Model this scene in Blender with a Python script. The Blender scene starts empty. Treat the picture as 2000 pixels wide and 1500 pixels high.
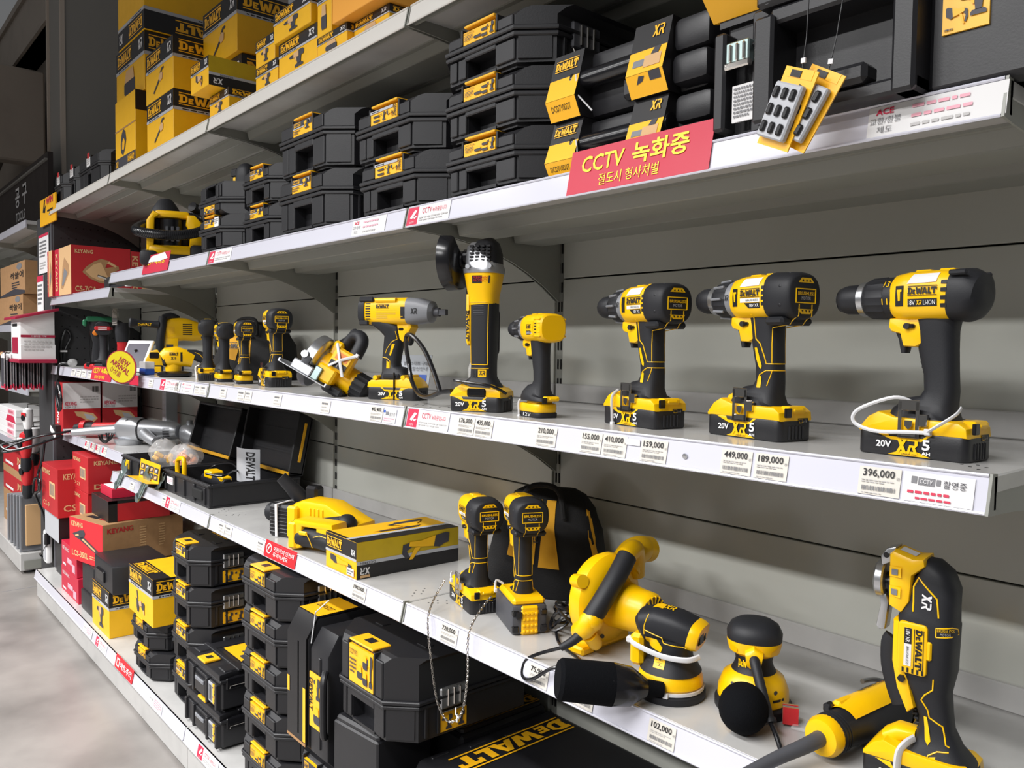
import bpy, bmesh, math, random
from mathutils import Vector, Matrix
from mathutils.bvhtree import BVHTree
from mathutils.geometry import tessellate_polygon

random.seed(7)
S = bpy.context.scene
COL = S.collection
PI = math.pi

# ------------------------------------------------------------------ camera
cam = bpy.data.cameras.new('camera')
cam.sensor_width = 36.0
cam.lens = 1580.73 / 2000 * 36
cam.clip_start = 0.05
cam_o = bpy.data.objects.new('camera', cam)
COL.objects.link(cam_o)
YAW, PITCH, ROLL = 0.860918, 0.045050, 0.013515
_f = Vector((-math.sin(YAW), math.cos(YAW), 0)); _r = Vector((math.cos(YAW), math.sin(YAW), 0)); _u = Vector((0, 0, 1))
_f2 = _f * math.cos(PITCH) - _u * math.sin(PITCH); _u2 = _u * math.cos(PITCH) + _f * math.sin(PITCH)
_r3 = _r * math.cos(ROLL) + _u2 * math.sin(ROLL); _u3 = _u2 * math.cos(ROLL) - _r * math.sin(ROLL)
cam_o.matrix_world = Matrix(((_r3.x, _u3.x, -_f2.x, 0.33047), (_r3.y, _u3.y, -_f2.y, -0.99563), (_r3.z, _u3.z, -_f2.z, 1.455), (0, 0, 0, 1)))
S.camera = cam_o

# ------------------------------------------------------------------ light
w = bpy.data.worlds.new('World'); S.world = w; w.use_nodes = True
bg = w.node_tree.nodes['Background']
bg.inputs[0].default_value = (0.97, 0.985, 1.0, 1); bg.inputs[1].default_value = 0.14
S.view_settings.view_transform = 'Standard'; S.view_settings.look = 'None'
S.view_settings.gamma = 1.0; S.view_settings.use_curve_mapping = False
S.view_settings.exposure = -0.08


def area(loc, sx, sy, power, col=(1, 0.99, 0.985), rot=(0, 0, 0), spread=1.9):
    l = bpy.data.lights.new('ceiling_light', 'AREA'); l.shape = 'RECTANGLE'; l.size = sx; l.size_y = sy
    l.energy = power; l.color = col
    l.spread = spread
    o = bpy.data.objects.new('ceiling_light', l); o.location = loc; o.rotation_euler = rot; COL.objects.link(o)


# rows of ceiling tubes over the aisles
for lx in (-6.4, -4.4, -2.4, -0.5):
    area((lx, -1.85, 3.4), 1.5, 0.2, 62, spread=2.35)
for lx in (-6.6, -4.1, -1.6, 0.4):
    area((lx, -3.9, 3.4), 1.5, 0.25, 150, spread=2.8)

# ------------------------------------------------------------------ levels of the gondola
ZA, ZB, ZC, ZD, ZE = 2.2004, 1.7607, 1.3176, 0.8722, 0.1612
YB = 0.477          # back panel
W = 1.2             # bay width


# ------------------------------------------------------------------ materials
def lin(c):
    if isinstance(c, str):
        c = [int(c[i:i + 2], 16) / 255 for i in (1, 3, 5)]
        c = [x / 12.92 if x <= 0.04045 else ((x + 0.055) / 1.055) ** 2.4 for x in c]
    return (*c, 1)


MATS = {}


def mat(name, col, rough=0.5, metal=0.0, spec=0.5, noise=0.0, nscale=8, bump=0.0, bscale=200, trans=0.0, alpha=1.0, coat=0.0, nlow=0.0):
    m = bpy.data.materials.new(name); m.use_nodes = True
    nt = m.node_tree; b = nt.nodes['Principled BSDF']
    b.inputs['Base Color'].default_value = lin(col); b.inputs['Roughness'].default_value = rough
    b.inputs['Metallic'].default_value = metal; b.inputs['Specular IOR Level'].default_value = spec
    b.inputs['Transmission Weight'].default_value = trans; b.inputs['Alpha'].default_value = alpha
    b.inputs['Coat Weight'].default_value = coat
    tc = nt.nodes.new('ShaderNodeTexCoord')
    n = nt.nodes.new('ShaderNodeTexNoise'); n.inputs['Scale'].default_value = nscale; n.inputs['Detail'].default_value = 5
    nt.links.new(tc.outputs['Object'], n.inputs['Vector'])
    # a little uneven gloss everywhere
    mr = nt.nodes.new('ShaderNodeMapRange')
    mr.inputs['To Min'].default_value = max(0.02, rough - 0.06); mr.inputs['To Max'].default_value = min(1, rough + 0.06)
    nt.links.new(n.outputs['Fac'], mr.inputs['Value']); nt.links.new(mr.outputs['Result'], b.inputs['Roughness'])
    if noise:
        mx = nt.nodes.new('ShaderNodeMix'); mx.data_type = 'RGBA'
        c = lin(col)
        mx.inputs[6].default_value = c; mx.inputs[7].default_value = (c[0] * (1 - noise), c[1] * (1 - noise), c[2] * (1 - noise), 1)
        r2 = nt.nodes.new('ShaderNodeMapRange'); r2.inputs['From Min'].default_value = 0.42 + nlow; r2.inputs['From Max'].default_value = 0.72
        nt.links.new(n.outputs['Fac'], r2.inputs['Value']); nt.links.new(r2.outputs['Result'], mx.inputs[0])
        nt.links.new(mx.outputs[2], b.inputs['Base Color'])
    if bump:
        n2 = nt.nodes.new('ShaderNodeTexNoise'); n2.inputs['Scale'].default_value = bscale; n2.inputs['Detail'].default_value = 2
        nt.links.new(tc.outputs['Object'], n2.inputs['Vector'])
        bp = nt.nodes.new('ShaderNodeBump'); bp.inputs['Strength'].default_value = bump; bp.inputs['Distance'].default_value = 0.002
        nt.links.new(n2.outputs['Fac'], bp.inputs['Height']); nt.links.new(bp.outputs['Normal'], b.inputs['Normal'])
    MATS[name] = m
    return m


YEL = mat('tool_yellow', '#f9c200', 0.33, spec=0.5, bump=0.02)
BLK = mat('rubber_black', '#222327', 0.52, spec=0.35, bump=0.05, bscale=500)
GLS = mat('gloss_black', '#17171a', 0.22)
CASE = mat('case_black', '#202023', 0.42, spec=0.5, bump=0.05, bscale=400)
DARK = mat('cavity_black', '#0b0b0c', 0.8)
GREY = mat('grey_plastic', '#7d7f84', 0.4)
DGRY = mat('dark_grey_plastic', '#4a4b50', 0.5)
SIL = mat('silver_metal', '#b9bbbe', 0.28, metal=0.9, bump=0.02)
ALU = mat('cast_aluminium', '#b4b6ba', 0.36, metal=0.75, bump=0.08, bscale=150)
CHR = mat('chrome', '#cfcac4', 0.12, metal=1.0)
STEEL = mat('zinc_steel', '#9db0ae', 0.3, metal=0.8)
WHT = mat('white_plastic', '#efefef', 0.4)
PAPER = mat('white_paper', '#dddcdc', 0.7)
TAGP = mat('tag_paper', '#d3cec5', 0.6)
INK = mat('ink_black', '#17171a', 0.5)
INKG = mat('ink_grey', '#77777a', 0.6)
INKL = mat('ink_light_grey', '#b5b3b2', 0.6)
REDI = mat('ink_red', '#c8284a', 0.5)
PINK = mat('ink_pink', '#e6a4b2', 0.6)
RED = mat('carton_red', '#b41f26', 0.5, noise=0.1)
REDB = mat('bright_red_board', '#d2202c', 0.45)
MAG = mat('crimson_sticker', '#c01f3c', 0.45)
REDP = mat('red_plastic', '#c22127', 0.35)
KRAFT = mat('kraft_board', '#a77f56', 0.75, noise=0.12, nscale=30)
KRAFTL = mat('kraft_light', '#d0a878', 0.7)
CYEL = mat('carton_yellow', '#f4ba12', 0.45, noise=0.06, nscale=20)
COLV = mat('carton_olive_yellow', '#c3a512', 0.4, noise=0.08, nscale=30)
CBLK = mat('carton_black', '#1b1a1c', 0.42, noise=0.1)
CGRY = mat('carton_grey', '#b3b5ba', 0.45)
LYEL = mat('label_yellow', '#fcbb1e', 0.35)
ICON = mat('print_charcoal', '#3c3b42', 0.5)
SHELF = mat('shelf_white', '#bcbbb9', 0.22, noise=0.14, nscale=9, bump=0.03, bscale=30)
SHELFU = mat('shelf_grey_shaded', '#8c8d86', 0.4)  # shelf paint with underside shade darkened into its colour; also brackets and uprights
STRIP = mat('rail_white', '#cdcdd8', 0.18, coat=0.5)
PANEL = mat('panel_grey_beige', '#c3c4bc', 0.18, noise=0.07, nscale=3, bump=0.05, bscale=5)
PEG = mat('charcoal_board', '#2f2f31', 0.6)
CLEAR = mat('clear_plastic', '#ffffff', 0.08, trans=1.0, alpha=0.35)
FILM = mat('clear_bag', '#ffffff', 0.12, alpha=0.22, bump=0.6, bscale=60)
TIE = mat('nylon_tie', '#d8d8da', 0.35)
CLOTH = mat('black_cloth', '#121214', 0.85, bump=0.4, bscale=300)
CLOTHY = mat('yellow_cloth', '#e2a51e', 0.8, bump=0.3, bscale=300)
GRN = mat('green_plastic', '#1f6a47', 0.4)
ORG = mat('orange_plastic', '#e8801c', 0.35)
BLUE = mat('blue_print', '#2b58b8', 0.4)
FOAM = mat('filter_black', '#0e0f12', 0.95, spec=0.1, bump=0.4, bscale=600)


# ------------------------------------------------------------------ mesh collector
class MB:
    def __init__(s):
        s.v = []; s.f = []; s.mi = []; s.ms = []; s.T = None

    def add(s, vs, fs, m):
        k = len(s.v)
        if s.T is not None:
            vs = [s.T @ Vector(v) for v in vs]
        s.v += [Vector(v) for v in vs]
        if m not in s.ms: s.ms.append(m)
        i = s.ms.index(m)
        for f in fs:
            s.f.append([k + a for a in f]); s.mi.append(i)
        return s

    def bm(s, b, m):
        b.verts.index_update()
        s.add([v.co.copy() for v in b.verts], [[v.index for v in f.verts] for f in b.faces], m); b.free(); return s

    def box(s, x0, x1, y0, y1, z0, z1, m, b=0.0, seg=1):
        vs = [(x, y, z) for x in (x0, x1) for y in (y0, y1) for z in (z0, z1)]
        fs = [(0, 1, 3, 2), (4, 6, 7, 5), (0, 4, 5, 1), (2, 3, 7, 6), (0, 2, 6, 4), (1, 5, 7, 3)]
        if not b: return s.add(vs, fs, m)
        t = bmesh.new(); vv = [t.verts.new(v) for v in vs]
        for f in fs: t.faces.new([vv[i] for i in f])
        bmesh.ops.bevel(t, geom=list(t.edges), offset=b, segments=seg, profile=0.5, affect='EDGES', clamp_overlap=True)
        return s.bm(t, m)

    def prism(s, poly, a0, a1, ax, m, b=0.0, seg=2):
        """extrude a 2D outline along an axis. ax 'y': (x,z); 'x': (y,z); 'z': (x,y)"""
        def P(p, a):
            return {'y': (p[0], a, p[1]), 'x': (a, p[0], p[1]), 'z': (p[0], p[1], a)}[ax]
        n = len(poly); t = bmesh.new()
        A = [t.verts.new(P(p, a0)) for p in poly]; B = [t.verts.new(P(p, a1)) for p in poly]
        t.faces.new(A); t.faces.new(list(reversed(B)))
        for i in range(n):
            t.faces.new([A[i], B[i], B[(i + 1) % n], A[(i + 1) % n]])
        bmesh.ops.recalc_face_normals(t, faces=list(t.faces))
        if b:
            cap = [e for e in t.edges if any(len(f.verts) == n and n != 4 for f in e.link_faces)] if n != 4 else list(t.edges)
            bmesh.ops.bevel(t, geom=cap, offset=b, segments=seg, profile=0.5, affect='EDGES', clamp_overlap=True)
        return s.bm(t, m)

    def rings(s, R, m, cap=True):
        n = len(R[0]); vs = [v for r in R for v in r]; fs = []
        for i in range(len(R) - 1):
            for j in range(n):
                fs.append((i * n + j, i * n + (j + 1) % n, (i + 1) * n + (j + 1) % n, (i + 1) * n + j))
        if cap:
            fs.append(tuple(range(n - 1, -1, -1))); fs.append(tuple((len(R) - 1) * n + j for j in range(n)))
        return s.add(vs, fs, m)

    def loft(s, secs, m, n=24, yc=0.0):
        """organic body in the x-z plane. secs: (x, z, half thickness in plane, half width along y, exponent[, angle])"""
        R = []
        for i, q in enumerate(secs):
            x, z, a, b = q[:4]; e = q[4] if len(q) > 4 else 2.6
            if len(q) > 5:
                nx, nz = math.cos(q[5]), math.sin(q[5])
            else:
                p0 = secs[max(0, i - 1)]; p1 = secs[min(len(secs) - 1, i + 1)]
                tx, tz = p1[0] - p0[0], p1[1] - p0[1]; L = math.hypot(tx, tz) or 1
                nx, nz = -tz / L, tx / L
            r = []
            for k in range(n):
                t = 2 * PI * k / n; c, d = math.cos(t), math.sin(t)
                c = math.copysign(abs(c) ** (2 / e), c); d = math.copysign(abs(d) ** (2 / e), d)
                r.append((x + nx * a * c, yc + b * d, z + nz * a * c))
            R.append(r)
        return s.rings(R, m)

    def lathe(s, prof, o, axis, m, n=28, knurl=0.0):
        """prof: (distance along the axis, radius)"""
        a = Vector(axis).normalized(); h = Vector((0, 0, 1)) if abs(a.z) < 0.9 else Vector((1, 0, 0))
        u = a.cross(h).normalized(); v = a.cross(u); o = Vector(o)
        R = []
        for d, r in prof:
            R.append([o + a * d + (u * math.cos(2 * PI * k / n) + v * math.sin(2 * PI * k / n)) * (r - (knurl if (k % 2 and knurl) else 0)) for k in range(n)])
        return s.rings(R, m)

    def tube(s, pts, r, m, n=8, smooth=0, flat=None):
        P = [Vector(p) for p in pts]
        if smooth:
            Q = []
            for i in range(len(P) - 1):
                p0 = P[max(0, i - 1)]; p1 = P[i]; p2 = P[i + 1]; p3 = P[min(len(P) - 1, i + 2)]
                for k in range(smooth):
                    t = k / smooth
                    Q.append(0.5 * ((2 * p1) + (p2 - p0) * t + (2 * p0 - 5 * p1 + 4 * p2 - p3) * t * t + (3 * p1 - p0 - 3 * p2 + p3) * t ** 3))
            P = Q + [P[-1]]
        rs = r if isinstance(r, (list, tuple)) else None
        R = []; prev = None
        for i, p in enumerate(P):
            t = (P[min(len(P) - 1, i + 1)] - P[max(0, i - 1)])
            if t.length < 1e-9: t = Vector((0, 0, 1))
            t.normalize()
            if prev is None:
                h = Vector((0, 0, 1)) if abs(t.z) < 0.9 else Vector((1, 0, 0)); u = t.cross(h).normalized()
            else:
                u = (prev - t * prev.dot(t)).normalized()
            prev = u; v = t.cross(u)
            rr = r if rs is None else rs[0] + (rs[-1] - rs[0]) * i / (len(P) - 1)
            R.append([p + (u * math.cos(2 * PI * k / n) + v * math.sin(2 * PI * k / n) * (flat or 1)) * rr for k in range(n)])
        return s.rings(R, m)

    def ball(s, c, r, m, n=16, sc=(1, 1, 1)):
        R = []
        for i in range(1, n // 2):
            a = PI * i / (n // 2)
            R.append([(c[0] + r * sc[0] * math.sin(a) * math.cos(2 * PI * k / n), c[1] + r * sc[1] * math.sin(a) * math.sin(2 * PI * k / n), c[2] + r * sc[2] * math.cos(a)) for k in range(n)])
        return s.rings(R, m)


def mesh_obj(name, mb, sharp=35):
    me = bpy.data.meshes.new(name)
    me.from_pydata([tuple(v) for v in mb.v], [], mb.f)
    for m in mb.ms: me.materials.append(m)
    me.polygons.foreach_set('material_index', mb.mi)
    me.polygons.foreach_set('use_smooth', [True] * len(mb.f))
    me.update()
    b = bmesh.new(); b.from_mesh(me); bmesh.ops.recalc_face_normals(b, faces=list(b.faces)); b.to_mesh(me); b.free()
    me.set_sharp_from_angle(angle=math.radians(sharp))
    o = bpy.data.objects.new(name, me); COL.objects.link(o)
    return o


def setp(o, label=None, cat=None, group=None, kind=None):
    if label: o['label'] = label
    if cat: o['category'] = cat
    if group: o['group'] = group
    if kind: o['kind'] = kind
    return o


def single(name, mb, label, cat, group=None, loc=(0, 0, 0), rz=0.0, kind=None, sharp=35):
    o = mesh_obj(name, mb, sharp); o.location = loc; o.rotation_euler = (0, 0, rz)
    return setp(o, label, cat, group, kind)


def struct(name, mb, sharp=35):
    return setp(mesh_obj(name, mb, sharp), kind='structure')


class Thing:
    def __init__(s, name, label, cat, loc, rz=0.0, group=None, rot=None):
        s.o = bpy.data.objects.new(name, None); COL.objects.link(s.o); s.o.empty_display_size = 0.05
        s.o.location = loc; s.o.rotation_euler = rot or (0, 0, rz)
        setp(s.o, label, cat, group); s.v = []; s.f = []; s.bvh = None

    def part(s, name, mb, parent=None, label=None, sharp=35, hit=True):
        if not mb.f: return None
        o = mesh_obj(name, mb, sharp); o.parent = parent or s.o
        if label: o['label'] = label
        if hit:
            k = len(s.v); s.v += [tuple(v) for v in mb.v]; s.f += [[k + i for i in f] for f in mb.f]; s.bvh = None
        return o

    def ray(s, fr, a, b):
        if s.bvh is None: s.bvh = BVHTree.FromPolygons(s.v, s.f)
        o, d = {'L': ((a, 1, b), (0, -1, 0)), 'R': ((a, -1, b), (0, 1, 0)), 'back': ((-1, a, b), (1, 0, 0)), 'front': ((1, a, b), (-1, 0, 0)), 'top': ((a, b, 1), (0, 0, -1))}[fr]
        h = s.bvh.ray_cast(Vector(o), Vector(d))
        return (None, None) if h[0] is None else (h[0], Vector(d))

    def drape(s, mb, fr, vs, fs, m, off=0.0006):
        P = []
        for a, b in vs:
            p, d = s.ray(fr, a, b); P.append(None if p is None else p - d * off)
        ok = [f for f in fs if all(P[i] is not None for i in f)]
        dep = {'L': 1, 'R': 1, 'back': 0, 'front': 0, 'top': 2}[fr]
        good = []
        for f in ok:   # leave out faces torn across a depth step
            ds = [P[i][dep] for i in f]
            if max(ds) - min(ds) < 0.012: good.append(f)
        mb.add([p if p is not None else Vector((0, 0, 0)) for p in P], good, m)

    def patch(s, mb, fr, poly, m, off=0.0006, cuts=2):
        t = bmesh.new(); t.faces.new([t.verts.new((p[0], p[1], 0)) for p in poly])
        bmesh.ops.triangulate(t, faces=list(t.faces))
        for _ in range(cuts):
            bmesh.ops.subdivide_edges(t, edges=list(t.edges), cuts=1, use_grid_fill=True)
        t.verts.index_update()
        s.drape(mb, fr, [(v.co.x, v.co.y) for v in t.verts], [[v.index for v in f.verts] for f in t.faces], m, off); t.free()

    def text(s, mb, fr, txt, a0, a1, b0, b1, m, off=0.0012, bold=0.0, rot=False):
        vs, fs = (LOGO if txt == 'LOGO' else XRL if txt == 'XR' else text2d(txt, bold))
        if rot: vs = [(y, 1 - x) for x, y in vs]
        s.drape(mb, fr, [(a0 + (a1 - a0) * x, b0 + (b1 - b0) * y) for x, y in vs], fs, m, off)

    def line(s, mb, fr, pts, m, r=0.0009, step=0.004):
        P = []
        for (a0, b0), (a1, b1) in zip(pts, pts[1:]):
            n = max(1, int(math.hypot(a1 - a0, b1 - b0) / step))
            P += [(a0 + (a1 - a0) * k / n, b0 + (b1 - b0) * k / n) for k in range(n)]
        P.append(pts[-1]); Q = []
        for a, b in P:
            p, d = s.ray(fr, a, b)
            if p is not None: Q.append(p - d * 0.0003)
        if len(Q) > 1: mb.tube(Q, r, m, 6)


def dup(t, loc, rz=None, label=None, group=None, rot=None):
    src = t.o if isinstance(t, Thing) else t
    r = src.copy(); COL.objects.link(r); r.location = loc
    if rz is not None: r.rotation_euler = (0, 0, rz)
    if rot: r.rotation_euler = rot
    if label: r['label'] = label
    if group: r['group'] = group
    for ch in list(src.children):
        c = ch.copy(); COL.objects.link(c); c.parent = r
        for g in list(ch.children):
            d = g.copy(); COL.objects.link(d); d.parent = c
    return r


# ------------------------------------------------------------------ lettering
_TC = {}


def text2d(txt, bold=0.0):
    """lettering as 2D triangles in a unit box"""
    k = (txt, bold)
    if k in _TC: return _TC[k]
    c = bpy.data.curves.new('lettering', 'FONT'); c.body = txt; c.size = 1; c.offset = bold; c.resolution_u = 2; c.fill_mode = 'FRONT'
    o = bpy.data.objects.new('lettering', c)
    me = o.to_mesh()
    vs = [(v.co.x, v.co.y) for v in me.vertices]; fs = [list(p.vertices) for p in me.polygons]
    o.to_mesh_clear(); bpy.data.objects.remove(o); bpy.data.curves.remove(c)
    if not vs:
        _TC[k] = ([], []); return _TC[k]
    x0 = min(v[0] for v in vs); x1 = max(v[0] for v in vs); y0 = min(v[1] for v in vs); y1 = max(v[1] for v in vs)
    vs = [((x - x0) / max(1e-6, x1 - x0), (y - y0) / max(1e-6, y1 - y0)) for x, y in vs]
    _TC[k] = (vs, fs); return _TC[k]


def quads2d(Q):
    vs = []; fs = []
    for q in Q:
        k = len(vs); vs += q; fs.append(list(range(k, k + len(q))))
    return vs, fs


def R4(x0, y0, x1, y1): return [(x0, y0), (x1, y0), (x1, y1), (x0, y1)]


def _logo():
    L = []
    b, t = 0.16, 0.84
    L += [R4(0, 0, 1, .07), R4(0, .93, 1, 1)]
    L += [R4(.015, b + .16, .07, t - .16), R4(0, b, .10, b + .16), R4(0, t - .16, .10, t), [(.10, b), (.155, b + .16), (.155, t - .16), (.10, t), (.10, t - .16), (.115, t - .24), (.115, b + .24), (.10, b + .16)]]
    L += [R4(.172, b, .207, .62), R4(.207, b, .262, b + .12), R4(.207, .5, .262, .62), R4(.207, .345, .245, .44)]
    L += [[(.272, t), (.332, t), (.347, .42), (.372, .72), (.412, .72), (.437, .42), (.452, t), (.512, t), (.468, b), (.412, b), (.392, .45), (.372, b), (.316, b)]]
    L += [[(.487, b), (.545, b), (.585, .66), (.585, t), (.556, t)], [(.622, b), (.682, b), (.612, t), (.585, t), (.585, .66)], [(.5547, .28), (.613, .28), (.604, .40), (.564, .40)]]
    L += [R4(.69, b + .17, .75, t), R4(.685, b, .81, b + .17)]
    L += [R4(.80, t - .17, .995, t), R4(.868, b, .928, t - .17), R4(.80, t - .3, .835, t - .17), R4(.96, t - .3, .995, t - .17)]
    return quads2d(L)


LOGO = _logo()
XRL = quads2d([[(0, 0), (.14, 0), (.52, 1), (.38, 1)], [(.05, 1), (.22, 1), (.288, .757), (.193, .507)], [(.347, .545), (.5, 0), (.34, 0), (.2535, .2985)],
               [(.52, 0), (.63, 0), (.69, .44), (.575, .44)], [(.6, .44), (.9, .44), (.86, .58), (.62, .58)], R4(.56, .86, .86, 1), [(.86, 1), (.9, 1), (1, .88), (1, .62), (.9, .44), (.86, .58), (.86, .86)], [(.74, .44), (.88, .44), (1, 0), (.86, 0)]])


class Face:
    """a flat rectangle of a thing's surface to print on; u along, v up, in metres (or fractions of w,h when f is set)"""
    def __init__(s, mb, o, u, v, w, h, eps=0.0006, flip=False):
        s.mb = mb; s.u = Vector(u); s.v = Vector(v); s.n = s.u.cross(s.v); s.w = w; s.h = h
        s.o = Vector(o) + s.n * eps; s.k = 0; s.flip = flip

    def pt(s, a, b, e=0.0):
        if s.flip: a, b = 1 - a, 1 - b
        return s.o + s.u * (a * s.w) + s.v * (b * s.h) + s.n * e

    def poly(s, pts, m, lay=0):
        s.mb.add([s.pt(a, b, lay * 0.0005) for a, b in pts], [list(range(len(pts)))], m)

    def rect(s, a0, b0, a1, b1, m, lay=0): s.poly(R4(a0, b0, a1, b1), m, lay)

    def glyph(s, g, a0, b0, a1, b1, m, lay=2, rot=False):
        vs, fs = g
        if rot: V = [s.pt(a0 + (a1 - a0) * y, b1 + (b0 - b1) * x, lay * 0.0005) for x, y in vs]
        else: V = [s.pt(a0 + (a1 - a0) * x, b0 + (b1 - b0) * y, lay * 0.0005) for x, y in vs]
        s.mb.add(V, fs, m)

    def text(s, t, a0, b0, a1, b1, m, lay=2, bold=0.0, rot=False): s.glyph(text2d(t, bold), a0, b0, a1, b1, m, lay, rot)

    def logo(s, a0, b0, a1, b1, m, lay=2): s.glyph(LOGO, a0, b0, a1, b1, m, lay)

    def xr(s, a0, b0, a1, b1, m, lay=2): s.glyph(XRL, a0, b0, a1, b1, m, lay)

    def lines(s, a0, b0, a1, b1, m, n=3, lay=2):
        h = (b1 - b0) / n
        for i in range(n):
            x = a0; yb = b0 + h * i + h * 0.25
            while x < a1 - 0.01 * (a1 - a0):
                l = (a1 - a0) * random.uniform(0.06, 0.16); e = min(a1, x + l)
                s.rect(x, yb, e, yb + h * 0.5, m, lay); x = e + (a1 - a0) * 0.03
                if i == 0 and x > a0 + (a1 - a0) * 0.7: break

    def bars(s, a0, b0, a1, b1, m, n=22, lay=2):
        d = (a1 - a0) / n
        for i in range(n): s.rect(a0 + d * i, b0, a0 + d * (i + random.uniform(0.3, 0.75)), b1, m, lay)

    def icon(s, kind, a0, b0, a1, b1, body=ICON, acc=None, lay=2):
        def q(p): return [(a0 + (a1 - a0) * x, b0 + (b1 - b0) * y) for x, y in p]
        I = {
            'drill': ([[(0, .72), (.08, .68), (.3, .66), (.3, .9), (.08, .86), (0, .8)], [(.62, .62), (.95, .62), (1, .7), (1, .92), (.9, 1), (.6, 1)], [(.5, .62), (.82, .62), (.78, .18), (.55, .18)], [(.38, 0), (.95, 0), (.95, .12), (.85, .2), (.45, .2), (.38, .12)]], [[(.3, .64), (.66, .6), (.66, .98), (.3, .94)], [(.36, .64), (.52, .64), (.52, .42), (.44, .44)]]),
            'grinder': ([[(.0, .62), (.1, .5), (.12, .2), (.2, 0), (.34, 0), (.4, .2), (.36, .5), (.26, .56)], [(.12, 1), (.2, 1), (.3, .62), (.2, .56)], [(.6, .56), (.95, .6), (1, .52), (.98, .3), (.86, .18), (.66, .3)]], [[(.34, .5), (.64, .62), (.7, .4), (.44, .3)], [(.84, .24), (.98, .3), (1, .08), (.9, .06)]]),
            'recip': ([[(0, .95), (.08, 1), (.3, .92), (.34, .42), (.22, .36), (.1, .5), (.02, .52)], [(.8, .78), (.98, .7), (1, .3), (.92, .06), (.84, .1), (.9, .4), (.8, .55)]], [[(.3, .92), (.6, .78), (.84, .8), (.86, .6), (.6, .5), (.34, .44)], [(.62, .5), (.74, .5), (.86, 0), (.78, 0)]]),
            'saw': ([[(.0, .42), (.1, .62), (.3, .82), (.5, .95), (.7, .9), (.62, .62), (.98, .72), (1, .6), (.8, .42), (.86, .2), (.7, .02), (.45, .06), (.2, .2)]], [[(.08, .45), (.3, .72), (.5, .82), (.58, .6), (.68, .3), (.66, .12), (.45, .14), (.24, .26)], [(.66, .8), (.9, .66), (.94, .72), (.72, .88)]]),
            'chainsaw': ([[(.1, .78), (.3, .95), (.44, 1), (.5, .86), (.46, .66), (.3, .48), (.1, .56), (.0, .7)], [(.3, .6), (.42, .68), (1, .18), (1, .06), (.92, .02), (.32, .46)]], [[(.36, .52), (.43, .58), (.9, .18), (.86, .12)], [(.1, .66), (.24, .76), (.26, .66), (.12, .6)]]),
            'battery': ([[(0, .15), (.15, 0), (1, 0), (1, .5), (.9, .6), (.1, .6), (0, .5)]], [[(.05, .55), (.95, .55), (.85, 1), (.2, 1)]]),
            'blower': ([[(.0, .12), (.06, .05), (.62, .5), (.55, .6)], [(.62, .8), (.78, .98), (.96, 1), (1, .92), (.8, .86), (.74, .72)]], [[(.5, .62), (.66, .42), (.88, .5), (.9, .75), (.72, .82)]]),
        }[kind]
        for p in I[0]: s.poly(q(p), body, lay)
        for p in I[1]: s.poly(q(p), acc or CYEL, lay + 1)


def rbox(x0, x1, y0, y1, r=0.2, n=4):
    """rounded rectangle outline"""
    P = []
    for cx, cy, a in ((x1 - r, y1 - r, 0), (x0 + r, y1 - r, PI / 2), (x0 + r, y0 + r, PI), (x1 - r, y0 + r, 1.5 * PI)):
        for k in range(n + 1):
            t = a + PI / 2 * k / n; P.append((cx + r * math.cos(t), cy + r * math.sin(t)))
    return P

# ================================================================== the setting
FLOORM = mat('polished_concrete', '#96918d', 0.3, noise=0.45, nscale=2.6, bump=0.1, bscale=25, nlow=-0.06)
_nt = FLOORM.node_tree
WALLM = mat('beige_wall_paint', '#b3a79b', 0.8, noise=0.1, nscale=2)
COLM = mat('column_paint', '#85827d', 0.7, noise=0.06, nscale=1)
SIGNM = mat('sign_board_black', '#2b211e', 0.5)

m = MB(); m.box(-24, 5, -9, 9, -0.12, 0, FLOORM)
for x in (-5.1, -2.2, 0.7): m.box(x, x + 0.006, -9, 9, 0.0, 0.0006, INKG)
for y in (-1.9,): m.box(-24, 5, y, y + 0.006, 0.0, 0.0006, INKG)
struct('floor', m)
m = MB(); m.box(-24, -7, 2.3, 2.45, 0, 8.5, WALLM); struct('wall_back', m)
m = MB(); m.box(-24, -23.8, -9, 2.3, 0, 8.5, WALLM); struct('wall_left', m)
m = MB(); m.prism([(1.95, 6.62), (2.3, 6.62), (2.3, 7.6), (1.95, 7.6)], -23.8, -12, 'x', WALLM)
m.box(-23.8, -12, 1.9, 2.3, 6.62, 6.7, WALLM); m.box(-23.8, -12, 1.9, 2.3, 7.52, 7.6, WALLM)
struct('trim_1', m)   # roof beam along the wall
m = MB(); m.box(-7.9, -7.4, 0.62, 1.9, 0, 6.0, COLM); m.box(-7.415, -7.385, 0.6, 0.635, 0, 6.0, WALLM); m.box(-7.93, -7.9, 0.6, 0.635, 0, 6.0, WALLM)
struct('wall_column', m)

# air duct bending into the wall
t = Thing('air_duct', 'grey flexible air duct bending into the wall below the roof beam', 'duct', (-17.2, 1.5, 5.4))
m = MB(); P = [(-3.4, -0.3, -1.9), (-2.6, -0.3, -1.0), (-1.7, -0.2, -0.3), (-0.8, -0.1, 0.1), (0.4, 0, 0.1)]
m.tube(P, 0.62, COLM, 18, smooth=5); t.part('hose', m)
m = MB(); m.box(0.35, 0.75, -0.75, 0.72, -0.75, 0.9, WALLM, 0.03); t.part('collar_box', m)
m = MB()
for k in range(3): m.ball((-2.1, 0.3, 2.0 - 0.45 * k), 0.16, WALLM, 10)
m.box(-2.4, -1.8, 0.35, 0.4, 0.8, 2.4, COLM); single('bolt_plate', m, 'steel plate with three bolt heads on the roof beam', 'plate', loc=(-17.6, 1.55, 5.2))

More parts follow.
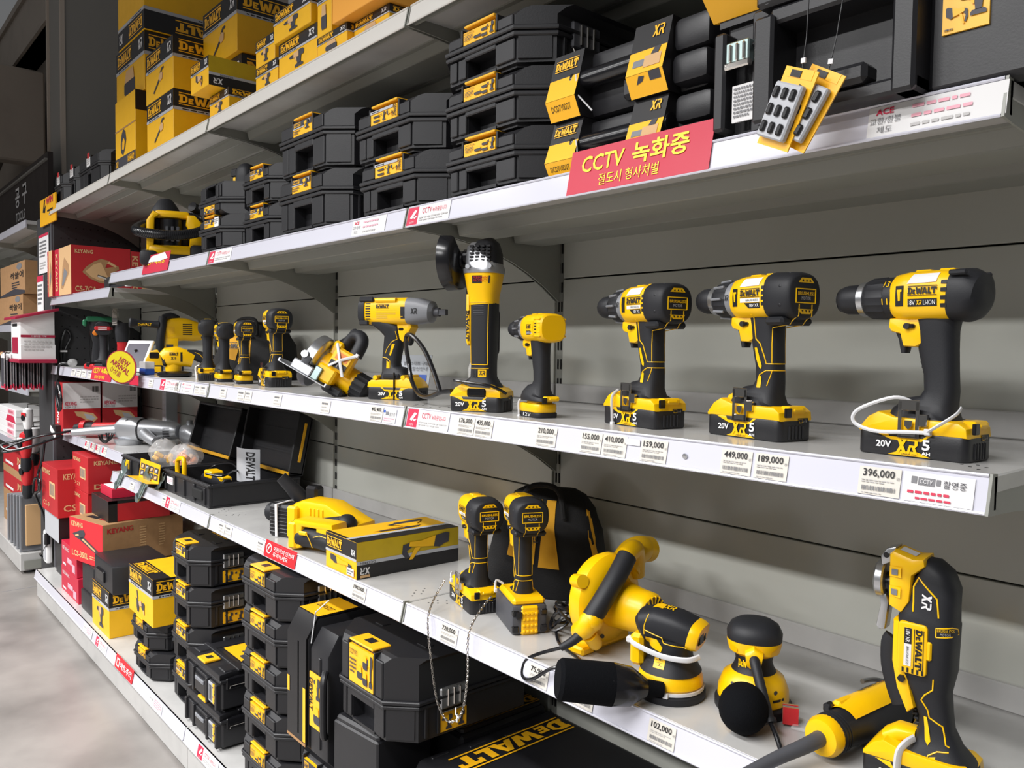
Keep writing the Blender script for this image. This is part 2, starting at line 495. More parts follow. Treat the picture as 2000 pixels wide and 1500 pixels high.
# dark wall sign above the far rack
m = MB(); m.box(-12.0, -7.2, 0.46, 0.5, 2.46, 3.0, SIGNM)
m.box(-12.0, -7.2, 0.44, 0.46, 2.93, 2.945, COLM)
f = Face(m, (-12.0, 0.46, 2.46), (1, 0, 0), (0, 0, 1), 4.8, 0.54)
for s_, a, b, c, d in (('공', .705, .44, .75, .78), ('구', .775, .44, .82, .78), ('TOOLS', .71, .2, .8, .36)):
    f.text(s_, a, b, c, d, PAPER, bold=0.02)
single('wall_sign', m, 'dark brown board with white Korean letters and TOOLS, above the far rack', 'sign')


# ------------------------------------------------------------------ gondola back and uprights
def gondola_back():
    t = Thing('rack_back', 'grey-beige steel back wall of the tool rack with slotted uprights', 'rack', (0, 0, 0))
    seams = [-0.0, 0.527, 1.080, 1.634, 2.19, 2.5]
    xs = [0.9, 0, -1.2, -2.4, -3.6, -4.8]
    for i in range(5):
        for j in range(5):
            m = MB(); m.box(xs[i + 1] + 0.016, xs[i] - 0.016, YB, YB + 0.012, seams[j] + 0.0018, seams[j + 1] - 0.0018, PANEL, 0.0012)
            t.part('back_panel', m, hit=False)
    for x in xs[1:]:
        m = MB(); m.box(x - 0.015, x + 0.015, YB + 0.006, YB + 0.05, 0, 2.5, SHELFU)
        z = 0.2
        while z < 2.45:
            for dx in (-0.007, 0.004): m.box(x + dx, x + dx + 0.004, YB + 0.004, YB + 0.007, z, z + 0.026, DARK)
            z += 0.05
        t.part('upright', m, hit=False)
    for z, n in ((ZA, 4), (ZB, 3), (ZC, 4), (ZD, 3)):
        for k in range(n):
            m = MB(); m.box(-W * (k + 1) + .004, -W * k - .004, YB - 0.012, YB - 0.001, z + .0005, z + 0.045, SHELF, 0.002); t.part('shelf_upstand', m, hit=False)
    m = MB(); m.box(-4.8, 0.9, YB + 0.05, YB + 0.055, 0, 2.5, DARK); t.part('rear_sheet', m, hit=False)


gondola_back()
LEVN = {'A': 'top', 'B': 'upper', 'C': 'eye-level', 'D': 'waist-level', 'K': 'upper', 'G': 'waist-level'}


def shelf(lev, x0, x1, z, y0=0.0, h=0.0428, label='', lip=True, rail=STRIP, left_br=True, right_end=False):
    t = Thing('shelf', label, 'shelf', (0, 0, 0), group='white steel shelves of the tool rack')
    a, b = x0 + 0.003, x1 - 0.003
    m = MB(); m.box(a, b, y0 + 0.012, YB - 0.005, z - 0.022, z, SHELF, 0.002)
    m.box(a, b, y0 + 0.014, y0 + 0.02, z - 0.04, z - 0.02, SHELFU)
    if lip:
        for px in (0.03, 0.045, 0.06):
            for s_ in (0, 1):
                xx = a + px if s_ == 0 else b - px
                for yy in (0.05, 0.075):
                    m.lathe([(0, .0022), (.0004, .0022)], (xx, y0 + yy + (px - .03), z), (0, 0, 1), DARK, 8)
    t.part('deck', m, hit=False)
    m = MB()
    for yy in (0.13, 0.30):   # folded stiffeners under the deck
        m.prism([(y0 + yy, z - 0.022), (y0 + yy + 0.008, z - 0.05), (y0 + yy + 0.1, z - 0.05), (y0 + yy + 0.108, z - 0.022)], a + 0.012, b - 0.012, 'x', SHELFU, 0.002, 1)
        m.box(a + 0.012, b - 0.012, y0 + yy - 0.012, y0 + yy, z - 0.026, z - 0.022, SHELFU)
    t.part('stiffener', m, hit=False)
    # ticket rail, its lower edge leaning out
    m = MB()
    m.add([(x, y0 + yy, z + zz) for x in (a + 0.004, b - 0.004) for yy, zz in ((0.0085, 0), (0.0, -h), (0.003, -h), (0.0115, 0))],
          [(0, 1, 5, 4), (1, 2, 6, 5), (2, 3, 7, 6), (3, 0, 4, 7), (0, 3, 2, 1), (4, 5, 6, 7)], rail)
    m.tube([(a + 0.004, y0 - 0.0008, z - h), (b - 0.004, y0 - 0.0008, z - h)], 0.0022, rail, 6)
    m.tube([(a + 0.004, y0 + 0.008, z), (b - 0.004, y0 + 0.008, z)], 0.0022, rail, 6)
    t.part('ticket_rail', m, hit=False)
    for xx in (a, b - 0.0035):
        m = MB(); m.prism([(y0 + 0.008, z + 0.002), (y0 - 0.003, z - h - 0.002), (y0 + 0.02, z - h - 0.004), (y0 + 0.022, z + 0.001)], xx, xx + 0.0035, 'x', SHELFU)
        t.part('rail_end_cap', m, hit=False)
    for xx in ((a + 0.001, b - 0.004) if True else ()):
        m = MB(); out = [(y0 + 0.015, z - 0.02), (y0 + 0.015, z - h - 0.003)]
        for k in range(9):
            q = k / 8; out.append((y0 + 0.03 + (YB - y0 - 0.035) * q, z - h - 0.004 - 0.02 * q - 0.12 * q ** 2.6))
        out += [(YB - 0.003, z - 0.02)]
        m.prism(out, xx, xx + 0.003, 'x', SHELFU)
        m.lathe([(0, .004), (.0006, .004)], (xx + (0.003 if xx > (a + b) / 2 else 0), YB - 0.016, z - 0.1), (1 if xx > (a + b) / 2 else -1, 0, 0), DARK, 8)
        t.part('bracket', m, hit=False)
    return t


WH = ['right end', 'second bay from the right', 'third bay from the right', 'fourth bay from the right']
PLAIN = mat('rail_plain_white', '#d5d2cc', 0.4)
for lev, z, n0, n1, what in (('A', ZA, 0, 4, 'top white shelf'), ('B', ZB, 0, 3, 'upper white shelf of black cases'), ('C', ZC, 0, 4, 'white display shelf with standing power tools'), ('D', ZD, 0, 3, 'white waist-level shelf')):
    for k in range(n0, n1):
        shelf(lev, -W * (k + 1), -W * k, z, label='%s, %s' % (what, WH[k]), rail=PLAIN if lev == 'A' else STRIP)
shelf('K', -4.8, -3.6, 1.7, label='lower white shelf holding the red circular saw cartons')
shelf('G', -4.8, -3.62, 0.943, y0=0.055, label='white shelf holding the silver grinders, left bay')

# base plinths
for k in range(4):
    x0, x1 = -W * (k + 1), -W * k
    if k == 3: x0 = -4.86
    t = Thing('base_shelf', 'low white base shelf with price rail and kick plate, %s' % ['right end', 'second bay from the right', 'third bay from the right', 'left end bay'][k], 'shelf', (0, 0, 0), group='base shelves along the floor')
    m = MB(); m.box(x0 + .002, x1 - .002, -0.077, YB - .002, ZE - 0.03, ZE, SHELF, 0.002); t.part('deck', m, hit=False)
    m = MB(); m.add([(x, yy, zz) for x in (x0 + .004, x1 - .004) for yy, zz in ((-.0771, ZE), (-.0856, ZE - .0426), (-.08, ZE - .0426), (-.07, ZE))],
                    [(0, 1, 5, 4), (1, 2, 6, 5), (2, 3, 7, 6), (3, 0, 4, 7), (0, 3, 2, 1), (4, 5, 6, 7)], STRIP)
    m.tube([(x0 + .004, -.0862, ZE - .0426), (x1 - .004, -.0862, ZE - .0426)], .0022, STRIP, 6)
    t.part('ticket_rail', m, hit=False)
    m = MB(); m.box(x0 + .002, x1 - .002, -0.072, -0.066, 0.012, ZE - 0.03, SHELF, 0.001)
    m.box(x0 + .002, x1 - .002, -0.062, -0.056, 0.0, 0.02, DGRY); t.part('kick_plate', m, hit=False)

# dark pegboard end block
t = Thing('pegboard_end', 'dark charcoal pegboard end block closing the rack on the left', 'panel', (0, 0, 0))
m = MB(); m.box(-5.24, -4.87, 0.02, 0.62, 0, 2.18, PEG, 0.004); m.box(-4.88, -4.806, 0.02, YB - .004, 0.165, 2.18, PEG, 0.003)
for j in range(11):
    for i in range(30):
        y, z = 0.06 + i * 0 + j * 0.038, 0.3 + i * 0.062
        m.lathe([(0, .0045), (.0006, .0045)], (-4.806, y, z), (1, 0, 0), DARK, 6)
t.part('block', m, hit=False)
m = MB(); m.box(-4.84, -4.81, 0.012, 0.02, 0.17, 2.17, DGRY); t.part('edge_strip', m, hit=False)

# far rack beyond the end block
t = Thing('far_rack', 'far white shop rack beyond the black end block', 'rack', (0, 0, 0))
m = MB(); m.box(-9.2, -5.43, 0.47, 0.49, 0.02, 2.3, SHELF); t.part('back_panel', m, hit=False)
m = MB(); m.box(-9.2, -5.43, -0.06, 0.47, 0.02, 0.13, SHELF, 0.004); m.box(-5.426, -5.42, -0.04, 0.4, 0.03, 0.085, SHELFU); m.lathe([(0, .02), (.03, .02)], (-5.48, 0.0, 0.0), (0, 0, 1), DGRY, 10); t.part('base', m, hit=False)
for z in (0.79, 1.16, 1.56, 2.2):
    m = MB(); m.box(-9.2, -5.45, 0.0, 0.465, z - 0.022, z, SHELF, 0.002); m.box(-9.2, -5.45, -0.006, 0.004, z - 0.045, z + 0.002, STRIP, 0.001)
    for yy in (0.13, 0.3): m.box(-9.18, -5.47, yy, yy + 0.1, z - 0.05, z - 0.02, SHELFU, 0.004)
    t.part('shelf_board', m, hit=False)
    for x in (-5.48, -6.7, -7.9):
        m = MB(); m.prism([(0.01, z - .02), (0.01, z - .05), (.2, z - .075), (.46, z - .18), (.46, z - .02)], x, x + .004, 'x', SHELFU); t.part('bracket', m, hit=False)

# ================================================================== power tools
def battery(t, x0=-0.066, x1=0.078, hw=0.037, kind='5', side='L', slots=True, clip=True):
    """slide battery pack: black tray, yellow shoulders, print"""
    sg = 1 if side == 'L' else -1
    if kind == 'slim':
        m = MB(); m.prism(rbox(x0, x1, -hw, hw, 0.016), 0.0, 0.013, 'z', BLK, 0.003); base = t.part('battery', m)
        m = MB(); m.prism(rbox(x0 + .001, x1 - .001, -hw, hw, 0.018), 0.012, 0.034, 'z', YEL, 0.005)
        m.prism(rbox(x0 + .012, x1 - .03, -hw + .006, hw - .006, 0.014), 0.03, 0.044, 'z', YEL, 0.005); t.part('battery_shoulder', m, base)
        m = MB(); t.text(m, side, '12V', x0 + .045 if sg < 0 else x1 - .035, x1 - .07 if sg > 0 else x1 - .045, .003, .011, WHT); t.part('print', m, base, hit=False)
        return base
    m = MB(); m.prism(rbox(x0, x1, -hw, hw, 0.012), 0.0, 0.0325, 'z', CASE, 0.003)
    if slots:
        for k in range(5): m.box(x0 - 0.0018, x0 + .003, -0.017 + k * 0.0075, -0.0125 + k * 0.0075, 0.003, 0.024, CASE, 0.0012)
        for k in range(6): m.box(x1 - 0.002, x1 + 0.0015, -.02 + k * .007, -.016 + k * .007, .004, .024, CASE)
    base = t.part('battery', m)
    m = MB(); m.prism([(x1 - .001, .0305), (x1 - .001, .035), (x1 - .014, .051), (x1 - .028, .0585), (x1 - .05, .052), (x0 + .012, .05), (x0 + .002, .043), (x0 + .0005, .0305)], -hw + .0008, hw - .0008, 'y', YEL, 0.006)
    t.part('battery_shoulder', m, base)
    m = MB(); c = (x0 + x1) / 2 + .004
    t.patch(m, side, [(c + .046, .0315), (c + .026, .0315), (c + .022, .026), (c - .022, .026), (c - .028, .0315), (c - .034, .0315), (c - .02, .022), (c + .02, .022)], YEL, cuts=1)
    t.patch(m, side, [(c + .024, .002), (c - .032, .002), (c - .016, .008), (c + .008, .008)], YEL, cuts=1)
    xa, xb = (c + .013, c - .016) if sg > 0 else (c - .013, c + .016)
    t.text(m, side, 'XR', xa, xb, .005, .0245, YEL, .0014)
    for tx, a, b, z0, z1 in (('20V', .040, .019, .011, .020), ('5', -.0215, -.0315, .0115, .025), ('AH', -.021, -.032, .005, .0095)):
        t.text(m, side, tx, c + a if sg > 0 else c - a, c + b if sg > 0 else c - b, z0, z1, WHT, .0014, bold=.03)
    t.text(m, side, 'LITHIUM ION', c + (.005 if sg > 0 else -.014), c + (-.014 if sg > 0 else .005), .0028, .0052, INK, .0016)
    t.patch(m, 'back', [(-.004, .026), (-.026, .026), (-.026, .034), (-.004, .034)], INK, cuts=1)
    t.line(m, 'back', [(-.006, .0275), (-.013, .0275), (-.013, .0325), (-.006, .0325), (-.006, .0275)], YEL, .0005)
    for k in range(3): t.line(m, 'back', [(-.015 - k * .003, .028), (-.015 - k * .003, .032)], INKL, .0004)
    t.part('print', m, base, hit=False)
    if clip:
        m = MB(); y = sg * (hw + .003); y2 = y + sg * .0015
        ya, yb = min(y, y2), max(y, y2); X = c - .004
        m.box(X - .014, X - .009, ya, yb, .026, .074, CHR, .0004); m.box(X + .009, X + .014, ya, yb, .026, .074, CHR, .0004)
        m.box(X - .014, X + .014, ya, yb, .062, .076, CHR, .0006); m.box(X - .014, X + .014, ya, yb, .026, .036, CHR, .0006)
        m.prism([(X - .005, .042), (X, .037), (X + .005, .042), (X + .005, .049), (X - .005, .049)], ya, yb, 'y', CHR)
        m.box(X - .014, X + .014, ya - (.012 if sg > 0 else 0), yb + (0 if sg > 0 else .012), .026, .0285, CHR); m.box(X - .024, X - .012, ya - (.006 if sg > 0 else 0), yb + (0 if sg > 0 else .006), .042, .058, CHR, .001)
        t.part('belt_hook', m, hit=False)
    return base


def drill(label, loc, rz, cat='drill', name='cordless_drill', group=None, sc=1.0, chuck='hammer', cap='round', bat='5', clip=True, side='L', word='18V', sticker=True, tie=None, hz=0.0):
    t = Thing(name, label, cat, loc, rz, group); t.o.scale = (sc, sc, sc)
    sg = 1 if side == 'L' else -1
    zb = 0.212 + hz
    F = {'L': 1, 'R': -1}[side]
    # chuck and collar
    if chuck == 'nose':
        m = MB(); m.lathe([(.076, .004), (.076, .009), (.07, .0105), (.066, .0105)], (0, 0, zb), (1, 0, 0), SIL, 16); m.lathe([(.067, .012), (.062, .019), (.044, .0275), (.036, .029)], (0, 0, zb), (1, 0, 0), DGRY); t.part('nose_cone', m)
    else:
        m = MB()
        if chuck == 'bright': m.lathe([(.142, .002), (.138, .006), (.131, .013), (.126, .0165)], (0, 0, zb), (1, 0, 0), CHR)
        else: m.lathe([(.133, .004), (.132, .012), (.128, .0165)], (0, 0, zb), (1, 0, 0), DGRY if chuck != 'hammer' else SIL)
        m.lathe([(.129, .014), (.126, .0175), (.118, .0205), (.098, .0212), (.094, .019)], (0, 0, zb), (1, 0, 0), BLK, 32, .0006); t.part('chuck', m)
        if chuck in ('hammer', 'bright2'):
            m = MB(); m.lathe([(.096, .0205), (.095, .0238), (.086, .0248), (.084, .022)], (0, 0, zb), (1, 0, 0), SIL); t.part('chuck_ring', m)
        m = MB(); m.lathe([(.087, .022), (.084, .026), (.078, .0285), (.058, .0295), (.054, .028)], (0, 0, zb), (1, 0, 0), BLK, 36, .0012)
        if chuck != 'hammer':
            for k in range(9):
                a = 2 * PI * k / 9; m.tube([(.082, .028 * math.cos(a), zb + .028 * math.sin(a)), (.06, .0302 * math.cos(a), zb + .0302 * math.sin(a))], .0022, GREY, 6)
        t.part('torque_collar', m)
        m = MB(); m.lathe([(.056, .027), (.054, .0288), (.044, .029), (.04, .027)], (0, 0, zb), (1, 0, 0), BLK if chuck == 'hammer' else GREY); t.part('gear_ring', m)
        m = MB()
        if chuck == 'hammer':
            for tx, z in (('13', .014), ('11', -.01)): t.text(m, side, tx, .054 if sg > 0 else .046, .046 if sg > 0 else .054, zb + z, zb + z + .008, YEL)
        else: t.text(m, side, 'XR', .053 if sg > 0 else .045, .045 if sg > 0 else .053, zb - .003, zb + .006, INK)
        t.part('collar_print', m, hit=False)
    x0 = .045 if chuck != 'nose' else .042
    m = MB(); m.loft([(x0, zb, .0275, .0275, 2.3), (x0 - .006, zb, .031, .030, 2.8), (.022, zb + .001, .0325, .034, 3.2), (-.02, zb + .001, .033, .035, 3.2), (-.036, zb + .001, .032, .0355, 3)], YEL, 28)
    m.box(-.004, .02, -.012, .012, zb + .03, zb + .0355, YEL, .003); m.box(-.034, -.012, -.014, .014, zb + .03, zb + .0355, YEL, .003); t.part('motor_housing', m)
    if cap == 'round':
        m = MB(); m.loft([(-.033, zb + .001, .0335, .037, 2.8), (-.05, zb, .0345, .038, 2.4), (-.062, zb - .002, .029, .033, 2.2), (-.068, zb - .003, .02, .022, 2.1), (-.070, zb - .003, .012, .014, 2)], BLK, 28)
        for k in range(5):
            z = zb - .022 + k * .011; m.box(-.0665 + abs(k - 2) * .0028, -.05, -.021 + abs(k - 2) * .003, .021 - abs(k - 2) * .003, z - .002, z + .002, BLK, .001)
        for s_ in (1, -1): m.box(-.058, -.036, s_ * .036 - .003, s_ * .036 + .003, zb + .024, zb + .031, BLK, .002)
        t.part('end_cap', m)
    elif cap == 'yellow':
        m = MB(); m.loft([(-.033, zb + .001, .0335, .037, 3), (-.05, zb, .0345, .038, 3), (-.062, zb, .033, .036, 3), (-.066, zb, .029, .032, 3)], YEL, 28)
        for k in range(5): m.box(-.0625, -.034, -.0375, .0375, zb - .022 + k * .010, zb - .017 + k * .010, YEL, .002)
        t.part('end_cap', m)
    else:
        m = MB(); m.loft([(-.030, zb + .001, .034, .037, 3), (-.034, zb + .001, .0355, .0385, 3), (-.066, zb, .035, .0375, 2.6), (-.074, zb, .0325, .034, 2.5), (-.076, zb, .030, .031, 2.5)], BLK, 28)
        for a in range(8):
            q = PI / 8 + a * PI / 4; m.ball((-.06, .0365 * math.cos(q), zb + .034 * math.sin(q)), .004, BLK, 8)
        m.box(-.064, -.03, -.034, .034, zb - .042, zb - .03, BLK, .004); e = t.part('end_cap', m)
        m = MB()
        for s_ in (1, -1):
            t.patch(m, 'back', [(-.017, zb + s_ * .019), (.017, zb + s_ * .019), (.01, zb + s_ * .026), (-.01, zb + s_ * .026)], YEL, .0008, 1)
            for k in (-1, 0, 1): t.patch(m, 'back', [(k * .008 - .0022, zb + s_ * .0205), (k * .008 + .0022, zb + s_ * .0205), (k * .007, zb + s_ * .0242)], INK, .0014, 0)
        t.line(m, 'back', [(-.021, zb - .010), (.021, zb - .010), (.021, zb + .010), (-.021, zb + .010), (-.021, zb - .010)], YEL, .0009)
        t.text(m, 'back', 'BRUSHLESS', .018, -.018, zb + .001, zb + .006, YEL, bold=.02); t.text(m, 'back', 'MOTOR', .010, -.010, zb - .006, zb - .001, INKL)
        t.part('badge', m, e, hit=False)
    # handle
    m = MB()
    m.loft([(-.012, .206 + hz, .028, .022, 2.6), (-.009, .18 + hz, .0275, .0215, 2.6), (-.009, .165 + hz, .0255, .0205, 2.6), (-.0115, .14 + hz * .6, .0235, .019, 2.6), (-.0155, .112, .0205, .0185, 2.6), (-.017, .088, .0205, .0185, 2.6), (-.014, .073, .0235, .021, 2.6), (-.008, .063, .036, .026, 2.8), (-.006, .055, .049, .032, 3), (-.005, .045, .053, .034, 3.4), (-.005, .04, .053, .034, 3.4)], BLK, 26)
    for k in range(7): m.box(.0055 - k * .0017, .0085 - k * .0017, -.009, .009, .124 - k * .0065, .1275 - k * .0065, BLK, .0008)
    hd = t.part('handle', m)
    m = MB(); m.prism([(.049, .184 + hz), (.05, .172 + hz), (.046, .166 + hz), (.034, .163 + hz), (.029, .146 + hz * .6), (.012, .145 + hz * .6), (.003, .15 + hz * .6), (-.002, .186 + hz)], -.0185, .0185, 'y', YEL, .005); t.part('trigger_housing', m)
    m = MB(); m.loft([(.041, .166 + hz, .004, .009), (.035, .156 + hz * .8, .006, .009), (.033, .145 + hz * .6, .006, .009), (.033, .137 + hz * .6, .004, .008)], BLK, 14); t.part('trigger', m)
    m = MB(); m.lathe([(-.024, .0042), (.024, .0042)], (.022, 0, .173 + hz), (0, 1, 0), INK, 12); m.box(.012, .024, -.0235, .0235, .170 + hz, .176 + hz, GLS, .002); t.part('direction_button', m)
    m = MB()
    # print and vents on the housing
    def tx(w_, a, b, z0, z1, mm, **k): t.text(m, side, w_, a if sg > 0 else b, b if sg > 0 else a, zb + z0, zb + z1, mm, **k)
    if cap == 'yellow':
        t.patch(m, side, [(.0, zb - .018), (-.034, zb - .018), (-.034, zb + .016), (.0, zb + .016)], YEL, .001, 1)
        tx('LOGO', .002, -.028, -.002, .009, INK); t.patch(m, side, [(.002, zb - .016), (-.028, zb - .016), (-.028, zb - .006), (.002, zb - .006)], INK, .0008, 1); tx('10.8V XR Li-ion', .0, -.026, -.014, -.008, WHT, off=.0016)
        for k in range(4): t.patch(m, side, [(-.04, zb - .012 + k * .007), (-.05, zb - .012 + k * .007), (-.05, zb - .009 + k * .007), (-.04, zb - .009 + k * .007)], INK, .0006, 0)
    else:
        tx('LOGO', .016, -.022, .0, .013, INK)
        if cap == 'round':
            t.patch(m, side, [(.016, zb - .014), (-.022, zb - .014), (-.022, zb - .004), (.016, zb - .004)], INK, .0006, 1); tx(word, .015, .006, -.012, -.006, WHT, off=.0016); tx('XR', .004, -.003, -.012, -.006, YEL, off=.0016); tx('LI-ION', -.005, -.02, -.012, -.006, WHT, off=.0016)
            for k in range(4): t.patch(m, side, [(-.026, zb - .016 + k * .01), (-.034, zb - .016 + k * .01), (-.034, zb - .011 + k * .01), (-.026, zb - .011 + k * .01)], INK, .0006, 0)
        else:
            t.patch(m, side, [(.016, zb - .0075), (-.022, zb - .0075), (-.022, zb - .0015), (.016, zb - .0015)], WHT, .0006, 1); tx('BRUSHLESS', .004, -.02, -.006, -.003, INK, off=.0014)
            t.patch(m, side, [(.008, zb - .0085), (-.022, zb - .0085), (-.022, zb - .0165), (.0, zb - .0165)], INK, .0006, 1); tx('18V XR', -.003, -.021, -.0145, -.01, WHT, off=.0014)
            for k in range(4): t.patch(m, side, [(-.0245, zb - .013 + k * .008), (-.029, zb - .013 + k * .008), (-.029, zb - .008 + k * .008), (-.0245, zb - .008 + k * .008)], INK, .0006, 0)
        if chuck != 'nose':
            t.patch(m, side, [(.034, zb - .013), (.022, zb - .013), (.022, zb + .014), (.034, zb + .014)], INK, .0007, 1)
            if chuck in ('hammer', 'bright2'): t.patch(m, side, [(.0315, zb + .009), (.0245, zb + .009), (.0245, zb + .006), (.0265, zb + .006), (.0265, zb - .006), (.0295, zb - .006), (.0295, zb + .006), (.0315, zb + .006)], YEL, .0012, 0)
    t.part('print', m, hit=False)
    if sticker:
        m = MB(); t.patch(m, side, [(.018, zb + .016), (-.02, zb + .017), (-.022, zb + .029), (.012, zb + .0285)], PAPER, .0009, 2); t.part('white_sticker', m, hit=False)
    if cap == 'brush':
        m = MB()
        t.line(m, side, [(.0, .186 + hz), (-.004, .15 + hz * .6), (-.012, .143), (-.020, .124), (-.0235, .113), (-.037, .113)], YEL, .0009)
        t.line(m, side, [(-.037, .103), (-.0235, .103), (-.012, .0965), (-.0085, .09), (-.0085, .078)], YEL, .0009)
        t.patch(m, side, [(-.001, .137), (-.006, .137), (-.0155, .11), (-.0145, .105), (-.010, .108), (-.004, .12)], YEL, .0007, 1)
        t.patch(m, side, [(-.0085, .092), (-.013, .095), (-.0155, .093), (-.0155, .077), (-.0085, .077)], YEL, .0007, 1)
        t.line(m, 'back', [(.014, .2 + hz), (.0145, .113), (-.0145, .113), (-.014, .2 + hz)], YEL, .0008); t.line(m, 'back', [(.0185, .08), (.0145, .103), (-.0145, .103), (-.0185, .08)], YEL, .0008)
        t.part('accent_lines', m, hd, hit=False)
        m = MB(); m.loft([(.035, .057, .006, .018, 3), (.046, .062, .007, .016, 3), (.02, .0655, .004, .016, 3)] if False else [(.05, .055, .010, .018, 3), (.036, .06, .0105, .018, 3), (.018, .066, .006, .016, 3)], YEL, 16); t.part('work_light_cover', m)
    if bat == 'slim': battery(t, -.05, .052, .03, 'slim', side)
    elif bat == 'flex':
        m = MB(); m.box(-.066, .07, -.038, .038, 0, .062, DGRY, .008, 2); m.box(-.0685, -.05, -.019, .019, -.0, .06, YEL, .004)
        for k in range(4):
            for j in range(4): m.box(-.0715, -.066, -.016 + j * .0085, -.0095 + j * .0085, .006 + k * .012, .012 + k * .012, YEL, .0015)
        for s_ in (1, -1): m.box(-.069, -.05, s_ * .03 - .007, s_ * .03 + .007, .006, .02, GLS, .002); m.box(-.069, -.05, s_ * .03 - .007, s_ * .03 + .007, .04, .052, GLS, .002)
        m.box(-.062, .05, -.035, .035, .058, .075, YEL, .006)
        b = t.part('battery', m)
        for ch in t.o.children:
            pass
    else: battery(t, side=side, clip=clip)
    m = MB(); m.box(-.069, -.05, -.019, .019, .041, .052, YEL, .003); m.box(-.071, -.06, -.011, .011, .043, .049, YEL, .002); m.box(-.073, -.068, .018, .03, .036, .05, GLS, .001); t.part('battery_release', m)
    if tie:
        for pts in tie:
            m = MB(); m.tube(pts, .0017, TIE, 6, smooth=5, flat=1.6); m.box(pts[-1][0] - .004, pts[-1][0] + .004, pts[-1][1] - .003, pts[-1][1] + .003, pts[-1][2] - .004, pts[-1][2] + .004, TIE, .001); t.part('cable_tie', m, hit=False)
    return t


D2R = math.radians
GE = 'cordless drills standing on the eye-level shelf'
drill('hammer drill with a round black end cap, nearest the shelf right end', (-.124, .127, ZC), D2R(177), group=GE,
      tie=[[(.01, .022, .072), (.03, .034, .078), (.07, .05, .06), (.076, .05, .042), (.05, .045, .032), (.01, .044, .034), (-.02, .041, .035)], [(-.05, .02, .068), (-.052, .04, .06), (-.03, .048, .042), (-.02, .043, .036)]])
drill('brushless hammer drill with a silver ring behind the chuck, second drill from the right', (-.385, .142, ZC), D2R(171), group=GE, chuck='bright2', cap='brush', sc=1.04)
drill('brushless drill with a bright chuck tip and a wide white tie round the battery', (-.615, .135, ZC), D2R(170), group=GE, chuck='bright', cap='brush', sc=1.02,
      tie=[[(.04, .03, .062), (.042, .042, .05), (.042, .042, .02), (.042, .041, .001)]])
drill('small compact drill with an all-yellow end cap, next to the angle grinder', (-.858, .095, ZC), D2R(168), group=GE, chuck='plain', cap='yellow', bat='slim', sc=.83, clip=False, sticker=False,
      tie=[[(.03, .02, .045), (.034, .034, .036), (.034, .034, .01), (.034, .033, .0)]])
GI = 'impact drivers seen from behind on the eye-level shelf'
drill('tallest impact driver of the far row, beside the circular saw', (-2.18, .14, ZC), D2R(171), 'impact driver', 'impact_driver', GI, chuck='nose', cap='brush', sticker=False, sc=1.02)
drill('impact driver with a slim battery and white tags, second from the circular saw', (-2.40, .125, ZC), D2R(168), 'impact driver', 'impact_driver', GI, chuck='nose', cap='brush', sticker=False, bat='slim', sc=.88)
drill('small drill driver with a ribbed black end cap, between two taller tools', (-2.57, .12, ZC), D2R(172), 'impact driver', 'impact_driver', GI, chuck='nose', cap='round', sticker=False, bat='slim', sc=.86)
drill('tool with a plain black grip and white cable, beside the lying grinder', (-2.70, .11, ZC), D2R(162), 'impact driver', 'impact_driver', GI, chuck='nose', cap='round', sticker=False, sc=.92, clip=True,
      tie=[[(.05, .03, .06), (.06, .045, .05), (.04, .043, .02), (.03, .042, .002)]])
GD = 'impact drivers seen from behind on the waist-level shelf'
drill('impact driver with a black battery, left of the pair before the tool bag', (-1.09, .125, ZD), D2R(163), 'impact driver', 'impact_driver', GD, chuck='nose', cap='brush', sticker=False, sc=1.02,
      tie=[[(.03, .03, .06), (.03, .046, .07), (.02, .05, .055)]])
drill('impact driver with a big ribbed yellow and grey battery in front of the bag', (-.93, .12, ZD), D2R(155), 'impact driver', 'impact_driver', GD, chuck='nose', cap='brush', sticker=False, bat='flex', sc=1.0, hz=.03,
      tie=[[(.03, .03, .08), (.03, .046, .088), (.02, .05, .07)]])


